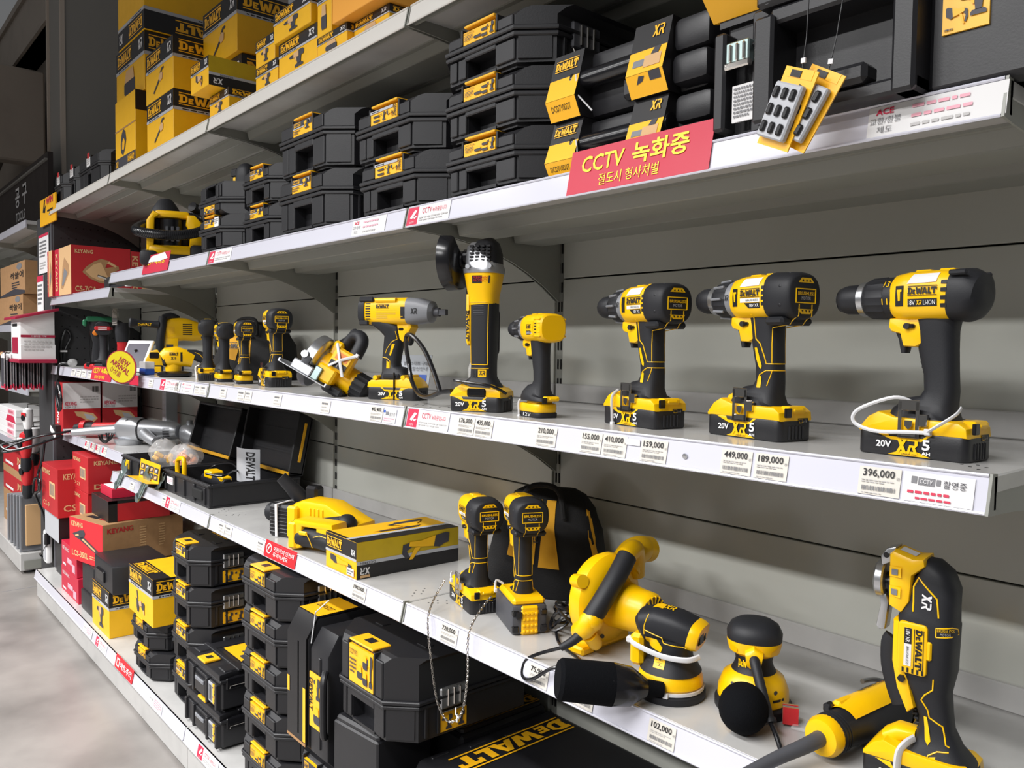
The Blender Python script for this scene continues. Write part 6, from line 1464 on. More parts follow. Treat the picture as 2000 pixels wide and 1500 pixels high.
class Rail:
    def __init__(s, z, y0=0.0): s.z = z; s.y = y0

    def card(s, name, label, cat, x0, x1, v0, v1, col, draw, group=None, e=.0012, over=0.0):
        L = math.hypot(.0428, .0085); m = MB(); w_ = x1 - x0; h_ = (v1 - v0) * L
        m.T = Matrix.Rotation(-TILT, 4, 'X')
        m.box(0, w_, -e, -e + .0005, 0, h_, col); f = Face(m, (0, -e, 0), (1, 0, 0), (0, 0, 1), w_, h_, .0003); draw(f)
        return single(name, m, label, cat, group, (x0, s.y + .0085 * v0 - .0004, s.z - .0428 + .0428 * v0))


RA, RB, RC, RD, RG = Rail(ZA), Rail(ZB), Rail(ZC), Rail(ZD), Rail(.943, .055)


def ticket(price):
    def d(f):
        f.text(price, .1, .62, .86, .93, INK, bold=.012); f.text('원', .9, .62, .98, .72, INKG); f.lines(.08, .42, .85, .56, INKL, 2); f.bars(.1, .16, .92, .32, INKG, 24); f.lines(.1, .04, .8, .1, INKL, 1)
    return d


def blank(f): f.lines(.12, .6, .9, .9, INKG, 1); f.lines(.12, .38, .8, .55, INKL, 1); f.bars(.12, .12, .9, .26, INKL, 12)


def cctv(full=True):
    def d(f):
        f.rect(0, 0, .26, 1, REDI, 0); f.poly([(.07, .42), (.17, .84), (.23, .78), (.13, .36)], PAPER, 1); f.poly([(.15, .42), (.19, .34), (.24, .46), (.22, .5)], PAPER, 1); f.text('CCTV', .08, .1, .19, .2, PAPER)
        f.text('CCTV', .36, .56, .58, .86, REDI); f.text('녹화중입니다', .6, .54, .93, .8, REDI); f.lines(.3, .14, .97, .42, INKL, 2)
    return d


GT = 'price tickets on the shelf rails'
for p, x0, x1, ra, where in (('396,000', -.155, -.103, RC, 'below the hammer drill at the right end'), ('449,000', -.361, -.31, RC, 'below the second drill from the right'), ('189,000', -.305, -.254, RC, 'right of the 449,000 ticket'), ('159,000', -.513, -.46, RC, 'on a torn white sticker'), ('410,000', -.596, -.543, RC, 'between 155,000 and 159,000'), ('155,000', -.648, -.598, RC, 'left of the 410,000 ticket'), ('210,000', -.762, -.708, RC, 'below the small compact drill'), ('435,000', -.944, -.888, RC, 'right one below the upright grinder'), ('176,000', -1.002, -.946, RC, 'left one below the upright grinder'), ('442,400', -1.349, -1.292, RC, 'below the impact wrench'),
                             ('720,000', -1.055, -.995, RD, 'beside the hanging chain'), ('75,900', -.772, -.72, RD, 'partly behind the blower cord'), ('105,000', -.66, -.606, RD, 'under the dust canister'), ('102,000', -.485, -.432, RD, 'nearest the right on the waist-level rail'), ('190,000', -1.43, -1.365, RD, 'below the reciprocating saw carton')):
    ra.card('price_ticket', 'price ticket reading %s, %s' % (p, where), 'price ticket', x0, x1, .06, .86, TAGP, ticket(p), GT)
for x0, x1, ra, wh in ((-1.598, -1.548, RC, 'below the circular saw'), (-1.888, -1.836, RC, 'right of the tallest impact driver'), (-2.092, -2.043, RC, 'right one of a pair below the impact drivers'), (-2.15, -2.096, RC, 'left one of a pair below the impact drivers'), (-2.295, -2.242, RC, 'just right of the rail joint'), (-2.472, -2.415, RC, 'just left of the rail joint'), (-2.53, -2.474, RC, 'second left of the rail joint'), (-2.735, -2.68, RC, 'below the lying grinder'), (-3.045, -2.99, RC, 'right of the NEW ARRIVAL sign'),
                       (-2.254, -2.2, RD, 'right one by the rail joint above the black cases'), (-2.312, -2.258, RD, 'left one by the rail joint above the black cases'), (-2.003, -1.95, RD, 'left of the red child-warning sign'), (-2.89, -2.84, RD, 'left of a pink camera notice'), (-3.31, -3.25, RD, 'right of the hanging zinc clamps'), (-.768, -.724, RD, 'x')):
    if wh != 'x': ra.card('price_ticket', 'pale price ticket, %s' % wh, 'price ticket', x0, x1, .1, .84, TAGP, blank, GT)
for k, x in enumerate((-4.33, -4.22, -4.12, -4.0)):
    RC.card('price_ticket', 'pale ticket below the red tools, %s' % ('first from the left', 'second from the left', 'third from the left', 'fourth from the left')[k], 'price ticket', x, x + .085, .1, .9, TAGP, blank, GT)
    RG.card('price_ticket', 'ticket with a red mark on the silver grinder shelf, %s' % ('first from the left', 'second from the left', 'third from the left', 'fourth from the left')[k], 'price ticket', x + .02, x + .1, .05, .98, TAGP, lambda f: (f.rect(.05, .3, .35, .9, REDI, 1), f.lines(.4, .2, .95, .9, INKL, 3)), GT)
GC = 'camera notices on the rails'
RC.card('camera_notice', 'red and white CCTV notice at the middle joint of the eye-level rail', 'notice', -1.188, -1.032, .02, .95, PAPER, cctv(), GC)
RB.card('camera_notice', 'red and white CCTV notice at the middle joint of the upper rail', 'notice', -1.193, -1.036, .02, .95, PAPER, cctv(), GC)
RB.card('camera_notice', 'faded red CCTV notice at the left joint of the upper rail', 'notice', -2.39, -2.2, .02, .95, PAPER, cctv(), GC)
RC.card('camera_notice', 'small red CCTV notice right of the NEW ARRIVAL sign', 'notice', -2.9, -2.7, .02, .95, PAPER, cctv(), GC)
RD.card('camera_notice', 'small red CCTV notice on the left part of the waist-level rail', 'notice', -2.845, -2.69, .02, .95, PAPER, cctv(), GC)
RE_ = Rail(ZE, -.0856)
for x, nm in ((-2.27, 'right one'), (-3.53, 'left one')):
    RE_.card('camera_notice', 'small red CCTV notice on the base rail, %s' % nm, 'notice', x, x + .17, .02, .95, PAPER, cctv(), GC)
for x, nm in ((-2.78, 'middle'), (-3.75, 'left')): RE_.card('notice_card', 'white notice with grey and red print on the base rail, %s' % nm, 'notice', x, x + .15, .05, .95, PAPER, lambda f: (f.text('교환/환불', .05, .5, .35, .7, INKG), f.lines(.4, .2, .95, .9, PINK, 4)), 'exchange notices on the rails')
RC.card('camera_notice', 'white notice with a grey CCTV film-strip mark at the right end of the rail', 'notice', -.1, -.02, .05, .86, PAPER, lambda f: (f.rect(.12, .62, .2, .86, INKG, 1), f.rect(.22, .58, .46, .84, INKG, 1), f.text('CCTV', .25, .64, .43, .78, PAPER, 3), f.rect(.48, .62, .54, .82, INKG, 1), f.text('촬영중', .58, .56, .9, .82, ICON), f.lines(.08, .24, .92, .42, REDI, 1), f.lines(.2, .06, .8, .2, REDI, 1)), GC)
exch = lambda f: (f.text('ACE', .06, .7, .2, .9, REDI, bold=.03), f.text('교환/환불', .02, .4, .26, .62, INKG), f.text('제도', .08, .1, .2, .32, INKG), f.lines(.34, .68, .9, .88, PINK, 1), f.lines(.34, .38, .95, .58, PINK, 1), f.lines(.34, .1, .9, .28, INKL, 1))
RB.card('notice_card', 'white exchange and refund notice on the upper rail, at the right end', 'notice', -.158, -.002, .03, .93, PAPER, exch, 'exchange notices on the rails')
RB.card('notice_card', 'white exchange and refund notice on the upper rail, left of the middle joint', 'notice', -1.437, -1.285, .03, .93, PAPER, exch, 'exchange notices on the rails')
RC.card('notice_card', 'white exchange and refund notice below the small impact drivers', 'notice', -2.665, -2.54, .03, .93, PAPER, exch, 'exchange notices on the rails')
RC.card('notice_card', 'small white notice with a coloured dot right of the 442,400 ticket', 'notice', -1.289, -1.235, .06, .8, PAPER, lambda f: (f.rect(.02, .72, .16, .9, BLUE, 1), f.rect(.2, .55, .42, .8, INKG, 1), f.text('촬영중', .48, .5, .95, .78, INKG), f.lines(.1, .1, .9, .4, PINK, 2)))
m = MB(); m.box(0, .03, -.0016, -.0008, 0, .01, PAPER); m.T = None; single('torn_sticker', m, 'torn white sticker left of the 159,000 ticket', 'sticker', loc=(-.545, -.0006 + .005, ZC - .018))
t = Thing('rail_screw', 'zinc screw through the eye-level rail below the second drill', 'screw', (-.425, .003, ZC - .024)); m = MB(); m.lathe([(0, .0045), (.002, .0045), (.0028, .002)], (0, 0, 0), (0, -1, -.2), SIL, 12); t.part('screw_head', m)


def banner(label, x0, x1, z0, z1, y, draw, lean=0.0, name='warning_banner', col=MAG):
    m = MB(); h_ = z1 - z0; m.T = Matrix.Rotation(-TILT if lean == 0 else lean, 4, 'X'); m.box(0, x1 - x0, -.0008, .0002, 0, h_, col, 0); f = Face(m, (0, -.0008, 0), (1, 0, 0), (0, 0, 1), x1 - x0, h_, .0003); draw(f)
    return single(name, m, label, 'sign', None, (x0, y, z0))


YT = mat('print_yellow', '#f6e21a', .4)
banner('large red banner with yellow CCTV lettering hanging over the upper rail', -.688, -.392, ZB - .0415, ZB + .0365, -.0018, lambda f: (f.text('CCTV', .1, .45, .42, .82, YT, bold=.012), f.text('녹화중', .48, .42, .86, .88, YT, bold=.02), f.text('절도시 형사처벌', .25, .1, .68, .36, YT)))
banner('small torn red and yellow CCTV banner in front of the vacuum', -3.11, -2.8, ZB - .035, ZB + .04, -.0018, lambda f: (f.text('CCTV', .1, .45, .4, .75, YT), f.text('녹화중', .45, .42, .86, .8, YT), f.poly([(.1, .5), (.3, .6), (.6, .55), (.95, .62), (.8, .98), (.3, .9)], PAPER, 3)))
banner('red banner with yellow CCTV lettering left of the NEW ARRIVAL sign', -3.93, -3.58, ZC - .042, ZC + .024, -.0018, lambda f: (f.text('CCTV', .1, .5, .42, .9, YT, bold=.012), f.text('녹화중', .48, .5, .86, .9, YT, bold=.02), f.text('절도시 형사처벌', .2, .12, .7, .36, YT)))
banner('red children caution sign with a white running figure on the waist-level rail', -1.945, -1.742, ZD - .0425, ZD + .006, -.0018, lambda f: (f.glyph(quads2d([[(.5 + .5 * math.cos(a), .5 + .5 * math.sin(a)), (.5 + .5 * math.cos(a + .3), .5 + .5 * math.sin(a + .3)), (.5 + .4 * math.cos(a + .3), .5 + .4 * math.sin(a + .3)), (.5 + .4 * math.cos(a), .5 + .4 * math.sin(a))] for a in [k * .2992 for k in range(21)]]), .06, .25, .24, .85, PAPER), f.poly([(.13, .4), (.16, .6), (.2, .72), (.17, .75), (.13, .62), (.11, .42)], PAPER, 2), f.text('어린이의 안전에', .3, .52, .94, .8, PAPER, bold=.01), f.text('유의하세요', .3, .2, .78, .46, PAPER, bold=.01)), col=REDB)
m = banner('red rail sign with white Korean letters on the base rail below the small black cases', -3.22, -2.98, ZE - .042, ZE + .012, -.0875, lambda f: (f.rect(.08, .2, .24, .8, PAPER, 1), f.rect(.11, .3, .21, .7, REDB, 2), f.text('매트주의', .3, .25, .92, .75, PAPER, bold=.01)), col=REDB)

# chain hanging between the two impact drivers over the shelf edge
m = MB(); P = [(-1.135, .07, ZD + .055), (-1.11, .02, ZD + .02), (-1.08, -.012, ZD - .01), (-1.06, -.016, ZD - .09), (-1.03, -.02, ZD - .165), (-.985, -.024, ZD - .187), (-.945, -.022, ZD - .155), (-.93, -.02, ZD - .08), (-.935, -.014, ZD + .005), (-.955, .03, ZD + .04), (-.965, .07, ZD + .062)]
Q = []
for i in range(len(P) - 1):
    p0, p1, p2, p3 = (Vector(P[max(0, min(len(P) - 1, j))]) for j in (i - 1, i, i + 1, i + 2))
    for k in range(14):
        s_ = k / 14; Q.append(.5 * ((2 * p1) + (p2 - p0) * s_ + (2 * p0 - 5 * p1 + 4 * p2 - p3) * s_ * s_ + (3 * p1 - p0 - 3 * p2 + p3) * s_ ** 3))
D_ = [0]
for a, b in zip(Q, Q[1:]): D_.append(D_[-1] + (b - a).length)
step = .0052; k = 0; n = 0
while n * step < D_[-1]:
    while k < len(D_) - 2 and D_[k + 1] < n * step: k += 1
    q = Q[k].lerp(Q[k + 1], (n * step - D_[k]) / max(1e-6, D_[k + 1] - D_[k])); tg = (Q[k + 1] - Q[k]).normalized(); h = Vector((.4, -.9, .2)); u = tg.cross(h).normalized(); v = tg.cross(u)
    u = u if n % 2 else v
    m.tube([q + tg * .0038 * math.cos(a) + u * .0021 * math.sin(a) for a in [PI * j / 5 for j in range(11)]], .0008, CHR, 5); n += 1
single('chain', m, 'thin zinc link chain hanging in a loop over the shelf edge below the impact drivers', 'chain', sharp=60)
m = MB(); m.tube([(0, 0, 0), (.006, -.004, -.014)], .0014, TIE, 6); m.tube([(-.004, 0, .012), (.0, -.003, 0), (.012, -.004, -.004)], .0012, TIE, 6); single('cable_tie', m, 'white nylon tie on the low point of the zinc chain', 'cable tie', loc=(-.955, -.026, ZD - .16))


# ================================================================== waist-level shelf, left part
def open_case(label, x0, x1, y0, y1, hinge_h, lean):
    t = Thing('open_tool_case', label, 'tool case', (x0, y0, ZD + .0006)); w_, d_ = x1 - x0, y1 - y0; h_ = .085
    m = MB(); m.box(0, w_, 0, d_, 0, .008, CASE, .002)
    for a in ((0, w_, 0, .012), (0, w_, d_ - .012, d_), (0, .012, .012, d_ - .012), (w_ - .012, w_, .012, d_ - .012)): m.box(a[0], a[1], a[2], a[3], .006, h_, CASE, .002)
    m.box(-.004, w_ + .004, -.005, .014, h_ - .012, h_ - .002, CASE, .002); m.box(w_ - .012, w_ + .005, 0, d_, h_ - .012, h_ - .002, CASE, .002)
    for k in range(5): m.box(.02 + k * (w_ - .06) / 4, .035 + k * (w_ - .06) / 4, -.007, .004, .01, h_ - .014, CASE, .002)
    t.part('tray', m)
    m = MB(); T = Matrix.Translation((0, d_, h_)) @ Matrix.Rotation(-lean, 4, 'X'); m.T = T
    m.box(0, w_, 0, .012, 0, hinge_h, CASE, .003)
    for a in ((0, .012), (w_ - .012, w_)): m.box(a[0], a[1], -.05, .01, 0, hinge_h, CASE, .003)
    m.box(0, w_, -.05, .01, hinge_h - .012, hinge_h, CASE, .003); m.box(0, w_, -.045, .01, 0, .01, CASE, .002)
    m.box(.04, w_ - .04, -.004, .0, hinge_h * .3, hinge_h * .34, CASE); m.box(.04, w_ - .04, -.004, .0, hinge_h * .65, hinge_h * .69, CASE); L = t.part('lid', m)
    m = MB(); m.T = T; m.box(.0, w_, -.052, -.045, -.004, .010, LYEL, .001); t.part('yellow_seal', m, L)
    return t, T


oc, T1 = open_case('open black case of accessories with its lid up, left one on the waist-level shelf', -3.52, -3.02, .03, .36, .22, .28)
m = MB(); m.box(-.0, .0, 0, 0, 0, 0, CASE) if False else m.box(.06, .12, -.007, -.003, .03, .07, YEL, .002); m.box(.30, .42, -.012, .0, .006, .05, CASE, .004); oc.part('latch', m)
oc2, T2 = open_case('open black case holding a corded tool, its lid leaning on the back wall, right one', -2.98, -2.50, .04, .385, .24, .2)
m = MB(); m.box(.34, .44, -.012, .0, .025, .06, DARK, .003); m.box(.05, .115, -.006, -.003, .035, .062, PAPER); f = Face(m, (.05, -.006, .035), (1, 0, 0), (0, 0, 1), .065, .027); f.lines(.1, .2, .9, .85, PINK, 3); oc2.part('label', m)
m = MB(); m.T = T2; m.box(.4805, .4825, -.022, -.010, .05, .2, LYEL, .001); oc2.part('yellow_edge', m)
# bags in the left case
for k, (x, y, s_, c) in enumerate(((-3.36, .16, .075, CYEL), (-3.18, .18, .07, ORG), (-3.27, .24, .065, ORG))):
    t = Thing('parts_bag', ('clear plastic bag of yellow parts in the open case', 'clear plastic bag with orange parts, right one in the open case', 'clear crumpled bag with orange parts at the back of the case')[k], 'bag', (x, y, ZD + .05), 0, 'clear plastic bags in the open case')
    m = MB(); R = []
    for i in range(9):
        a = PI * (i + .5) / 9; R.append([(s_ * math.sin(a) * math.cos(q) * (1 + .16 * math.sin(5 * q + i * 2 + k)), s_ * .8 * math.sin(a) * math.sin(q) * (1 + .14 * math.sin(7 * q + i)), s_ * .85 * math.cos(a) * (1 + .1 * math.sin(3 * q + i)) + s_ * .6) for q in [2 * PI * j / 18 for j in range(18)]])
    m.rings(R, FILM); t.part('film', m, sharp=80)
    m = MB()
    for j in range(5): m.T = Matrix.Translation((random.uniform(-.03, .03), random.uniform(-.03, .03), s_ * .5 + random.uniform(-.02, .03))) @ Matrix.Rotation(random.uniform(0, 3), 4, 'X') @ Matrix.Rotation(random.uniform(0, 3), 4, 'Z'); m.box(-.02, .02, -.014, .014, -.009, .009, (c, c, KRAFTL)[j % 3], .004)
    t.part('contents', m)
m = MB(); m.T = Matrix.Rotation(-.12, 4, 'X'); m.box(0, .25, -.001, .001, 0, .075, LYEL); m.box(0, .25, -.045, .0, -.0, .0012, LYEL); f = Face(m, (0, -.001, 0), (1, 0, 0), (0, 0, 1), .25, .075)
for i in range(4):
    for j in range(2): f.rect(.06 + i * .23, .12 + j * .36, .26 + i * .23, .42 + j * .36, ICON, 1); f.poly([(.09 + i * .23, .16 + j * .36), (.2 + i * .23, .2 + j * .36), (.22 + i * .23, .36 + j * .36), (.12 + i * .23, .34 + j * .36)], (CGRY, KRAFTL)[(i + j) % 2], 2)
single('picture_card', m, 'yellow card with eight dark pictures standing before the left open case', 'card', loc=(-3.2, .008, ZD + .03))
m = MB()
R = []
for i in range(13):
    a = -.9 + 1.8 * i / 12; R.append([(.075 * math.sin(a) * 1.2, -.05 * math.cos(a) + .03, 0), (.075 * math.sin(a) * 1.2, -.05 * math.cos(a) + .03, .13)])
m.add([p for r in R for p in r], [(2 * i, 2 * i + 2, 2 * i + 3, 2 * i + 1) for i in range(12)], CGRY)
g2 = text2d('DEWALT', .03); V = []
for x, y in g2[0]:
    a = .12 + .5 * y; V.append((.0762 * math.sin(a) * 1.2, -.0512 * math.cos(a) + .0298, .118 - .106 * x))
m.add(V, g2[1], INK); single('manual', m, 'curled grey instruction manual with a black logo standing in the right open case', 'manual', loc=(-2.66, .25, ZD + .055), rz=.25)
t = Thing('corded_tool', 'yellow and black corded tool with bits inside the right open case', 'tool', (-2.78, .17, ZD + .03)); m = MB(); m.loft([(-.1, .02, .02, .022), (-.04, .03, .026, .026), (.06, .03, .024, .024), (.12, .025, .016, .018)], BLK, 18); t.part('body', m)
m = MB(); m.box(-.05, .02, -.03, .024, .03, .062, YEL, .006); m.box(.06, .11, -.02, .02, .03, .05, YEL, .004); t.part('yellow_grip', m); m = MB(); m.tube([(-.1, 0, .03), (-.13, .04, .06), (-.05, .08, .075), (.05, .07, .06), (.1, .03, .07), (.14, -.03, .06), (.06, -.06, .062)], .004, GLS, 8, smooth=5); t.part('cord', m, hit=False)
m = MB(); m.tube([(0, 0, 0), (0, 0, .06), (.06, 0, .075), (.075, 0, .06), (.075, 0, .0)], .009, YEL, 10, smooth=3); single('yellow_clamp', m, 'yellow loop handle at the front left of the right open case', 'handle', loc=(-2.93, .075, ZD + .06))
for k, (x, y, z, s_) in enumerate(((-3.45, -.006, ZD - .03, 1), (-3.13, -.008, ZD - .035, 1.1), (-2.99, .02, ZD + .01, .6))):
    t = Thing('rail_clamp', ('zinc clamp hooked on the rail at the left end', 'zinc clamp hooked on the rail under the picture card', 'zinc clamp at the left corner of the right open case')[k], 'clamp', (x, y, z), 0, 'zinc clamps on the waist-level rail'); t.o.scale = (s_, s_, s_); m = MB(); m.T = Matrix.Rotation(.62, 4, 'Y') @ Matrix.Rotation(-.15, 4, 'X'); m.box(-.016, .016, -.004, .0, -.02, .07, STEEL, .002); m.box(-.011, .011, -.008, -.003, -.016, .066, STEEL, .002); m.lathe([(0, .018), (.004, .018)], (0, -.008, -.016), (0, 1, 0), STEEL, 14); t.part('arm', m)
    m = MB(); m.T = Matrix.Rotation(.62, 4, 'Y') @ Matrix.Rotation(-.15, 4, 'X'); m.prism([(-.026, .065), (.026, .065), (.032, .105), (.014, .122), (.014, .1), (-.01, .1), (-.014, .125), (-.03, .105)], -.006, -.001, 'y', STEEL, .001); t.part('jaw', m)


def lying_tools():
    t = Thing('cordless_saw', 'yellow cordless cutter lying with its black battery and white tie at the shelf edge', 'cordless cutter', (-1.93, .12, ZD + .0006), D2R(20))
    m = MB(); m.box(-.1, -.005, -.05, .02, .0, .098, CASE, .008)
    for k in range(7): m.box(-.104, -.08, -.04, .01, .012 + k * .011, .017 + k * .011, CASE, .001)
    for k in range(7): m.box(-.09, -.012, -.0535, -.04, .012 + k * .011, .017 + k * .011, GLS, .001)
    t.part('battery', m); m = MB(); m.tube([(-.06, -.054, .002), (-.06, -.056, .1), (-.06, .0, .102), (-.06, .02, .1)], .003, TIE, 6, flat=1.8); t.part('cable_tie', m)
    m = MB(); m.prism([(-.01, .012), (-.01, .105), (.03, .12), (.12, .118), (.2, .085), (.24, .07), (.24, .03), (.1, .012)], -.04, .05, 'y', YEL, .014); m.box(-.02, .02, -.056, .02, .004, .1, YEL, .006)
    for k in range(4): m.box(.06 + k * .016, .066 + k * .016, -.043, -.03, .07, .1, YEL, .002)
    t.part('housing', m); m = MB(); m.tube([(.02, -.055, .045), (.09, -.062, .055), (.16, -.056, .068), (.2, -.05, .075)], .019, BLK, 14, smooth=3); m.ball((.21, -.048, .07), .03, BLK, 16); h = t.part('handle', m); m = MB(); m.tube([(.07, -.079, .07), (.08, -.082, .055), (.075, -.079, .04)], .0012, YEL, 6); m.tube([(.1, -.079, .045), (.105, -.082, .062), (.13, -.078, .075)], .0012, YEL, 6); t.part('accent_lines', m, h, hit=False)
    m = MB(); m.lathe([(0, .022), (.03, .024), (.06, .02), (.1, .018)], (-.04, .04, .1), (-.35, -.3, .5), BLK, 18); m.box(-.02, .03, .02, .06, .1, .15, GLS, .008); t.part('rear_knob', m)
    t = Thing('cordless_saw', 'yellow battery-less tool lying next to the saw carton, black handle to the right', 'cordless cutter', (-1.79, .05, ZD + .0006), D2R(20))
    m = MB(); m.prism([(-.02, .0), (-.026, .07), (-.01, .088), (.13, .088), (.135, .06), (.12, .055), (.11, .07), (.02, .07), (.015, .01)], -.03, .035, 'y', YEL, .006); m.box(-.03, .0, -.035, .03, .005, .08, YEL, .005); m.box(.07, .115, -.028, .03, .03, .075, YEL, .004); t.part('housing', m)
    m = MB(); m.tube([(.0, -.005, .035), (.06, -.012, .04), (.13, -.02, .033), (.2, -.02, .026)], [.03, .022], BLK, 18, smooth=4); h = t.part('handle', m)
    m = MB(); m.tube([(.05, -.044, .06), (.066, -.046, .04), (.07, -.04, .02)], .0012, YEL, 6); m.tube([(.075, -.042, .05), (.1, -.044, .058), (.15, -.044, .05)], .0012, YEL, 6); m.box(.02, .05, -.044, -.036, .05, .062, YEL, .003); t.part('accent_lines', m, h, hit=False)
    t = Thing('side_handle', 'black round auxiliary handle lying behind the shelf edge', 'handle', (-2.2, .14, ZD + .03), D2R(10)); m = MB(); m.lathe([(0, .028), (.005, .032), (.02, .026), (.03, .018), (.15, .019), (.16, .03), (.165, .03)], (0, 0, 0), (1, -.1, .1), BLK, 22); t.part('grip', m)


lying_tools()


# silver grinders on the left shelf
def big_grinder(label, loc, rz, s_=1.0):
    t = Thing('large_grinder', label, 'grinder', loc, rz, 'large silver grinders'); t.o.scale = (s_, s_, s_)
    m = MB(); m.loft([(-.07, .07, .04, .045, 3), (-.04, .075, .06, .06, 3), (.03, .075, .062, .06, 3), (.06, .075, .056, .056, 3)], ALU, 24); m.lathe([(.0, .06), (.02, .07), (.03, .07)], (-.02, 0, -.0), (0, 0, 1), ALU, 24)
    for a in (-.045, .045): m.lathe([(0, .007), (.012, .007)], (.0, a, .12), (0, 0, 1), ALU, 10)
    t.part('gear_case', m); m = MB(); m.loft([(.058, .075, .058, .058, 2.4), (.064, .075, .058, .058, 2.4)], GLS, 24); t.part('seal_ring', m)
    m = MB(); m.loft([(.062, .075, .052, .054, 2.4), (.16, .075, .048, .05, 2.4), (.24, .075, .042, .044, 2.4), (.26, .075, .03, .034, 2.4)], ALU, 24); bd = t.part('motor_body', m)
    m = MB()
    for k in range(6): t.patch(m, 'R', [(.2, .05 + k * .008), (.235, .05 + k * .008), (.235, .054 + k * .008), (.2, .054 + k * .008)], INK, .001, 1)
    t.part('vent_slots', m, bd, hit=False)
    m = MB(); m.tube([(-.06, -.02, .075), (-.14, -.05, .07), (-.27, -.09, .058)], [.026, .019], ALU, 16, smooth=4); t.part('front_handle', m); m = MB(); m.tube([(.1, -.04, .06), (.17, -.1, .045), (.23, -.14, .035)], [.03, .022], ALU, 16, smooth=4); t.part('side_handle', m)


big_grinder('large silver grinder with two handles at the front of the left waist-level shelf', (-3.98, .20, .9438), D2R(38), 1.0)
big_grinder('second silver grinder lying behind the front one, only its motor showing', (-3.98, .40, .9438), D2R(4), .85) if False else None
t = Thing('large_grinder', 'second silver grinder end showing behind the front one', 'grinder', (-3.74, .40, .944), 0, 'large silver grinders'); m = MB(); m.loft([(-.06, .06, .04, .04, 2.6), (.0, .062, .05, .05, 2.6), (.07, .06, .045, .046, 2.6), (.1, .056, .03, .034, 2.4)], ALU, 22); m.lathe([(0, .016), (.02, .014)], (0, 0, .11), (0, 0, 1), ALU, 12); t.part('motor_body', m)
t = Thing('red_grinder', 'red and black corded grinder lying behind the silver one', 'grinder', (-4.4, .12, .9438), D2R(35)); m = MB(); m.loft([(-.1, .04, .03, .034, 3), (-.04, .045, .038, .038, 3), (.02, .045, .034, .034, 3)], BLK, 20); t.part('body', m); m = MB(); m.loft([(-.06, .05, .04, .04, 3), (-.03, .05, .041, .041, 3)], REDP, 20); m.loft([(.02, .045, .036, .036, 3), (.12, .05, .036, .034, 3), (.18, .055, .034, .03, 3)], REDP, 20); t.part('red_housing', m)
m = MB(); m.tube([(-.1, -.02, .035), (-.18, -.11, .02), (-.3, -.20, -.01), (-.36, -.235, -.03), (-.3, -.24, -.055), (-.2, -.19, -.03), (-.12, -.1, .01)], .006, GLS, 8, smooth=6); m.tube([(-.12, -.06, .03), (-.22, -.15, .01), (-.33, -.22, -.04), (-.34, -.24, -.065), (-.22, -.2, -.04), (-.14, -.12, .0)], .006, GLS, 8, smooth=6); t.part('coiled_cord', m, hit=False)
m = MB()
for k in range(5): m.tube([(.03 * math.cos(a) + .006 * k, -.01 * math.sin(a + k), .035 + .03 * math.sin(a) + .003 * k) for a in [2 * PI * j / 14 for j in range(15)]], .0042, GLS, 6)
single('coiled_cord', m, 'coil of black cord on the shelf edge before the front silver grinder', 'cord', loc=(-4.06, .085, .945), rz=.5)

# ================================================================== vacuum, far left end
def vacuum():
    t = Thing('wet_vacuum', 'yellow and black shop vacuum with a thick black hose wrapped round its front', 'vacuum', (-3.114, .125, ZB + .0006), D2R(71.7))
    m = MB(); m.prism(rbox(-.115, .12, -.09, .16, .05), .0, .05, 'z', BLK, .01); m.box(-.125, -.06, -.105, -.05, 0, .06, BLK, .015, 2); m.box(.06, .125, -.1, -.05, 0, .09, BLK, .015, 2); t.part('base', m)
    m = MB()
    m.box(-.095, .095, -.085, -.03, .045, .085, YEL, .012, 2); m.prism([(.055, .05), (.11, .05), (.115, .17), (.08, .21), (.05, .21), (.045, .17), (.062, .14)], -.082, -.02, 'y', YEL, .01); m.prism([(-.1, .06), (-.075, .06), (-.07, .19), (-.05, .205), (-.075, .22), (-.1, .18)], -.082, -.02, 'y', YEL, .008)
    m.box(-.1, .11, -.03, .15, .05, .2, YEL, .02, 2); m.box(-.07, .06, -.07, .1, .195, .225, YEL, .012, 2); t.part('frame', m)
    m = MB(); m.box(-.075, .058, -.045, .0, .08, .2, DARK, .01); m.lathe([(.085, .045), (.19, .048)], (-.01, -.03, 0), (0, 0, 1), GLS, 22)
    for k in range(3): m.box(-.03 + k * .02, -.018 + k * .02, -.082, -.07, .1, .16, DGRY, .002)
    t.part('canister', m); m = MB(); m.lathe([(.222, .058), (.24, .05), (.27, .03), (.278, .02)], (-.03, -.0, 0), (0, 0, 1), BLK, 24); t.part('top_cone', m)
    m = MB(); P = [(.07, .07, .24), (.12, .02, .21), (.125, -.05, .17), (.08, -.115, .135), (.0, -.14, .118), (-.08, -.13, .12), (-.135, -.07, .135), (-.13, .0, .16), (-.1, .05, .18)]
    Q = []
    for i in range(len(P) - 1):
        p0, p1, p2, p3 = (Vector(P[max(0, min(len(P) - 1, j))]) for j in (i - 1, i, i + 1, i + 2))
        for k in range(12):
            s_ = k / 12; Q.append(.5 * ((2 * p1) + (p2 - p0) * s_ + (2 * p0 - 5 * p1 + 4 * p2 - p3) * s_ * s_ + (3 * p1 - p0 - 3 * p2 + p3) * s_ ** 3))
    m.tube(Q, .0185, BLK, 16)
    for i, q in enumerate(Q[1:-1]): m.tube([q - (Q[i + 2] - Q[i]).normalized() * .0018, q + (Q[i + 2] - Q[i]).normalized() * .0018], .0197, GLS, 16)
    m.tube([(.07, .09, .19), (.1, .06, .24), (.07, .02, .26)], .02, BLK, 14, smooth=4)
    t.part('hose', m)


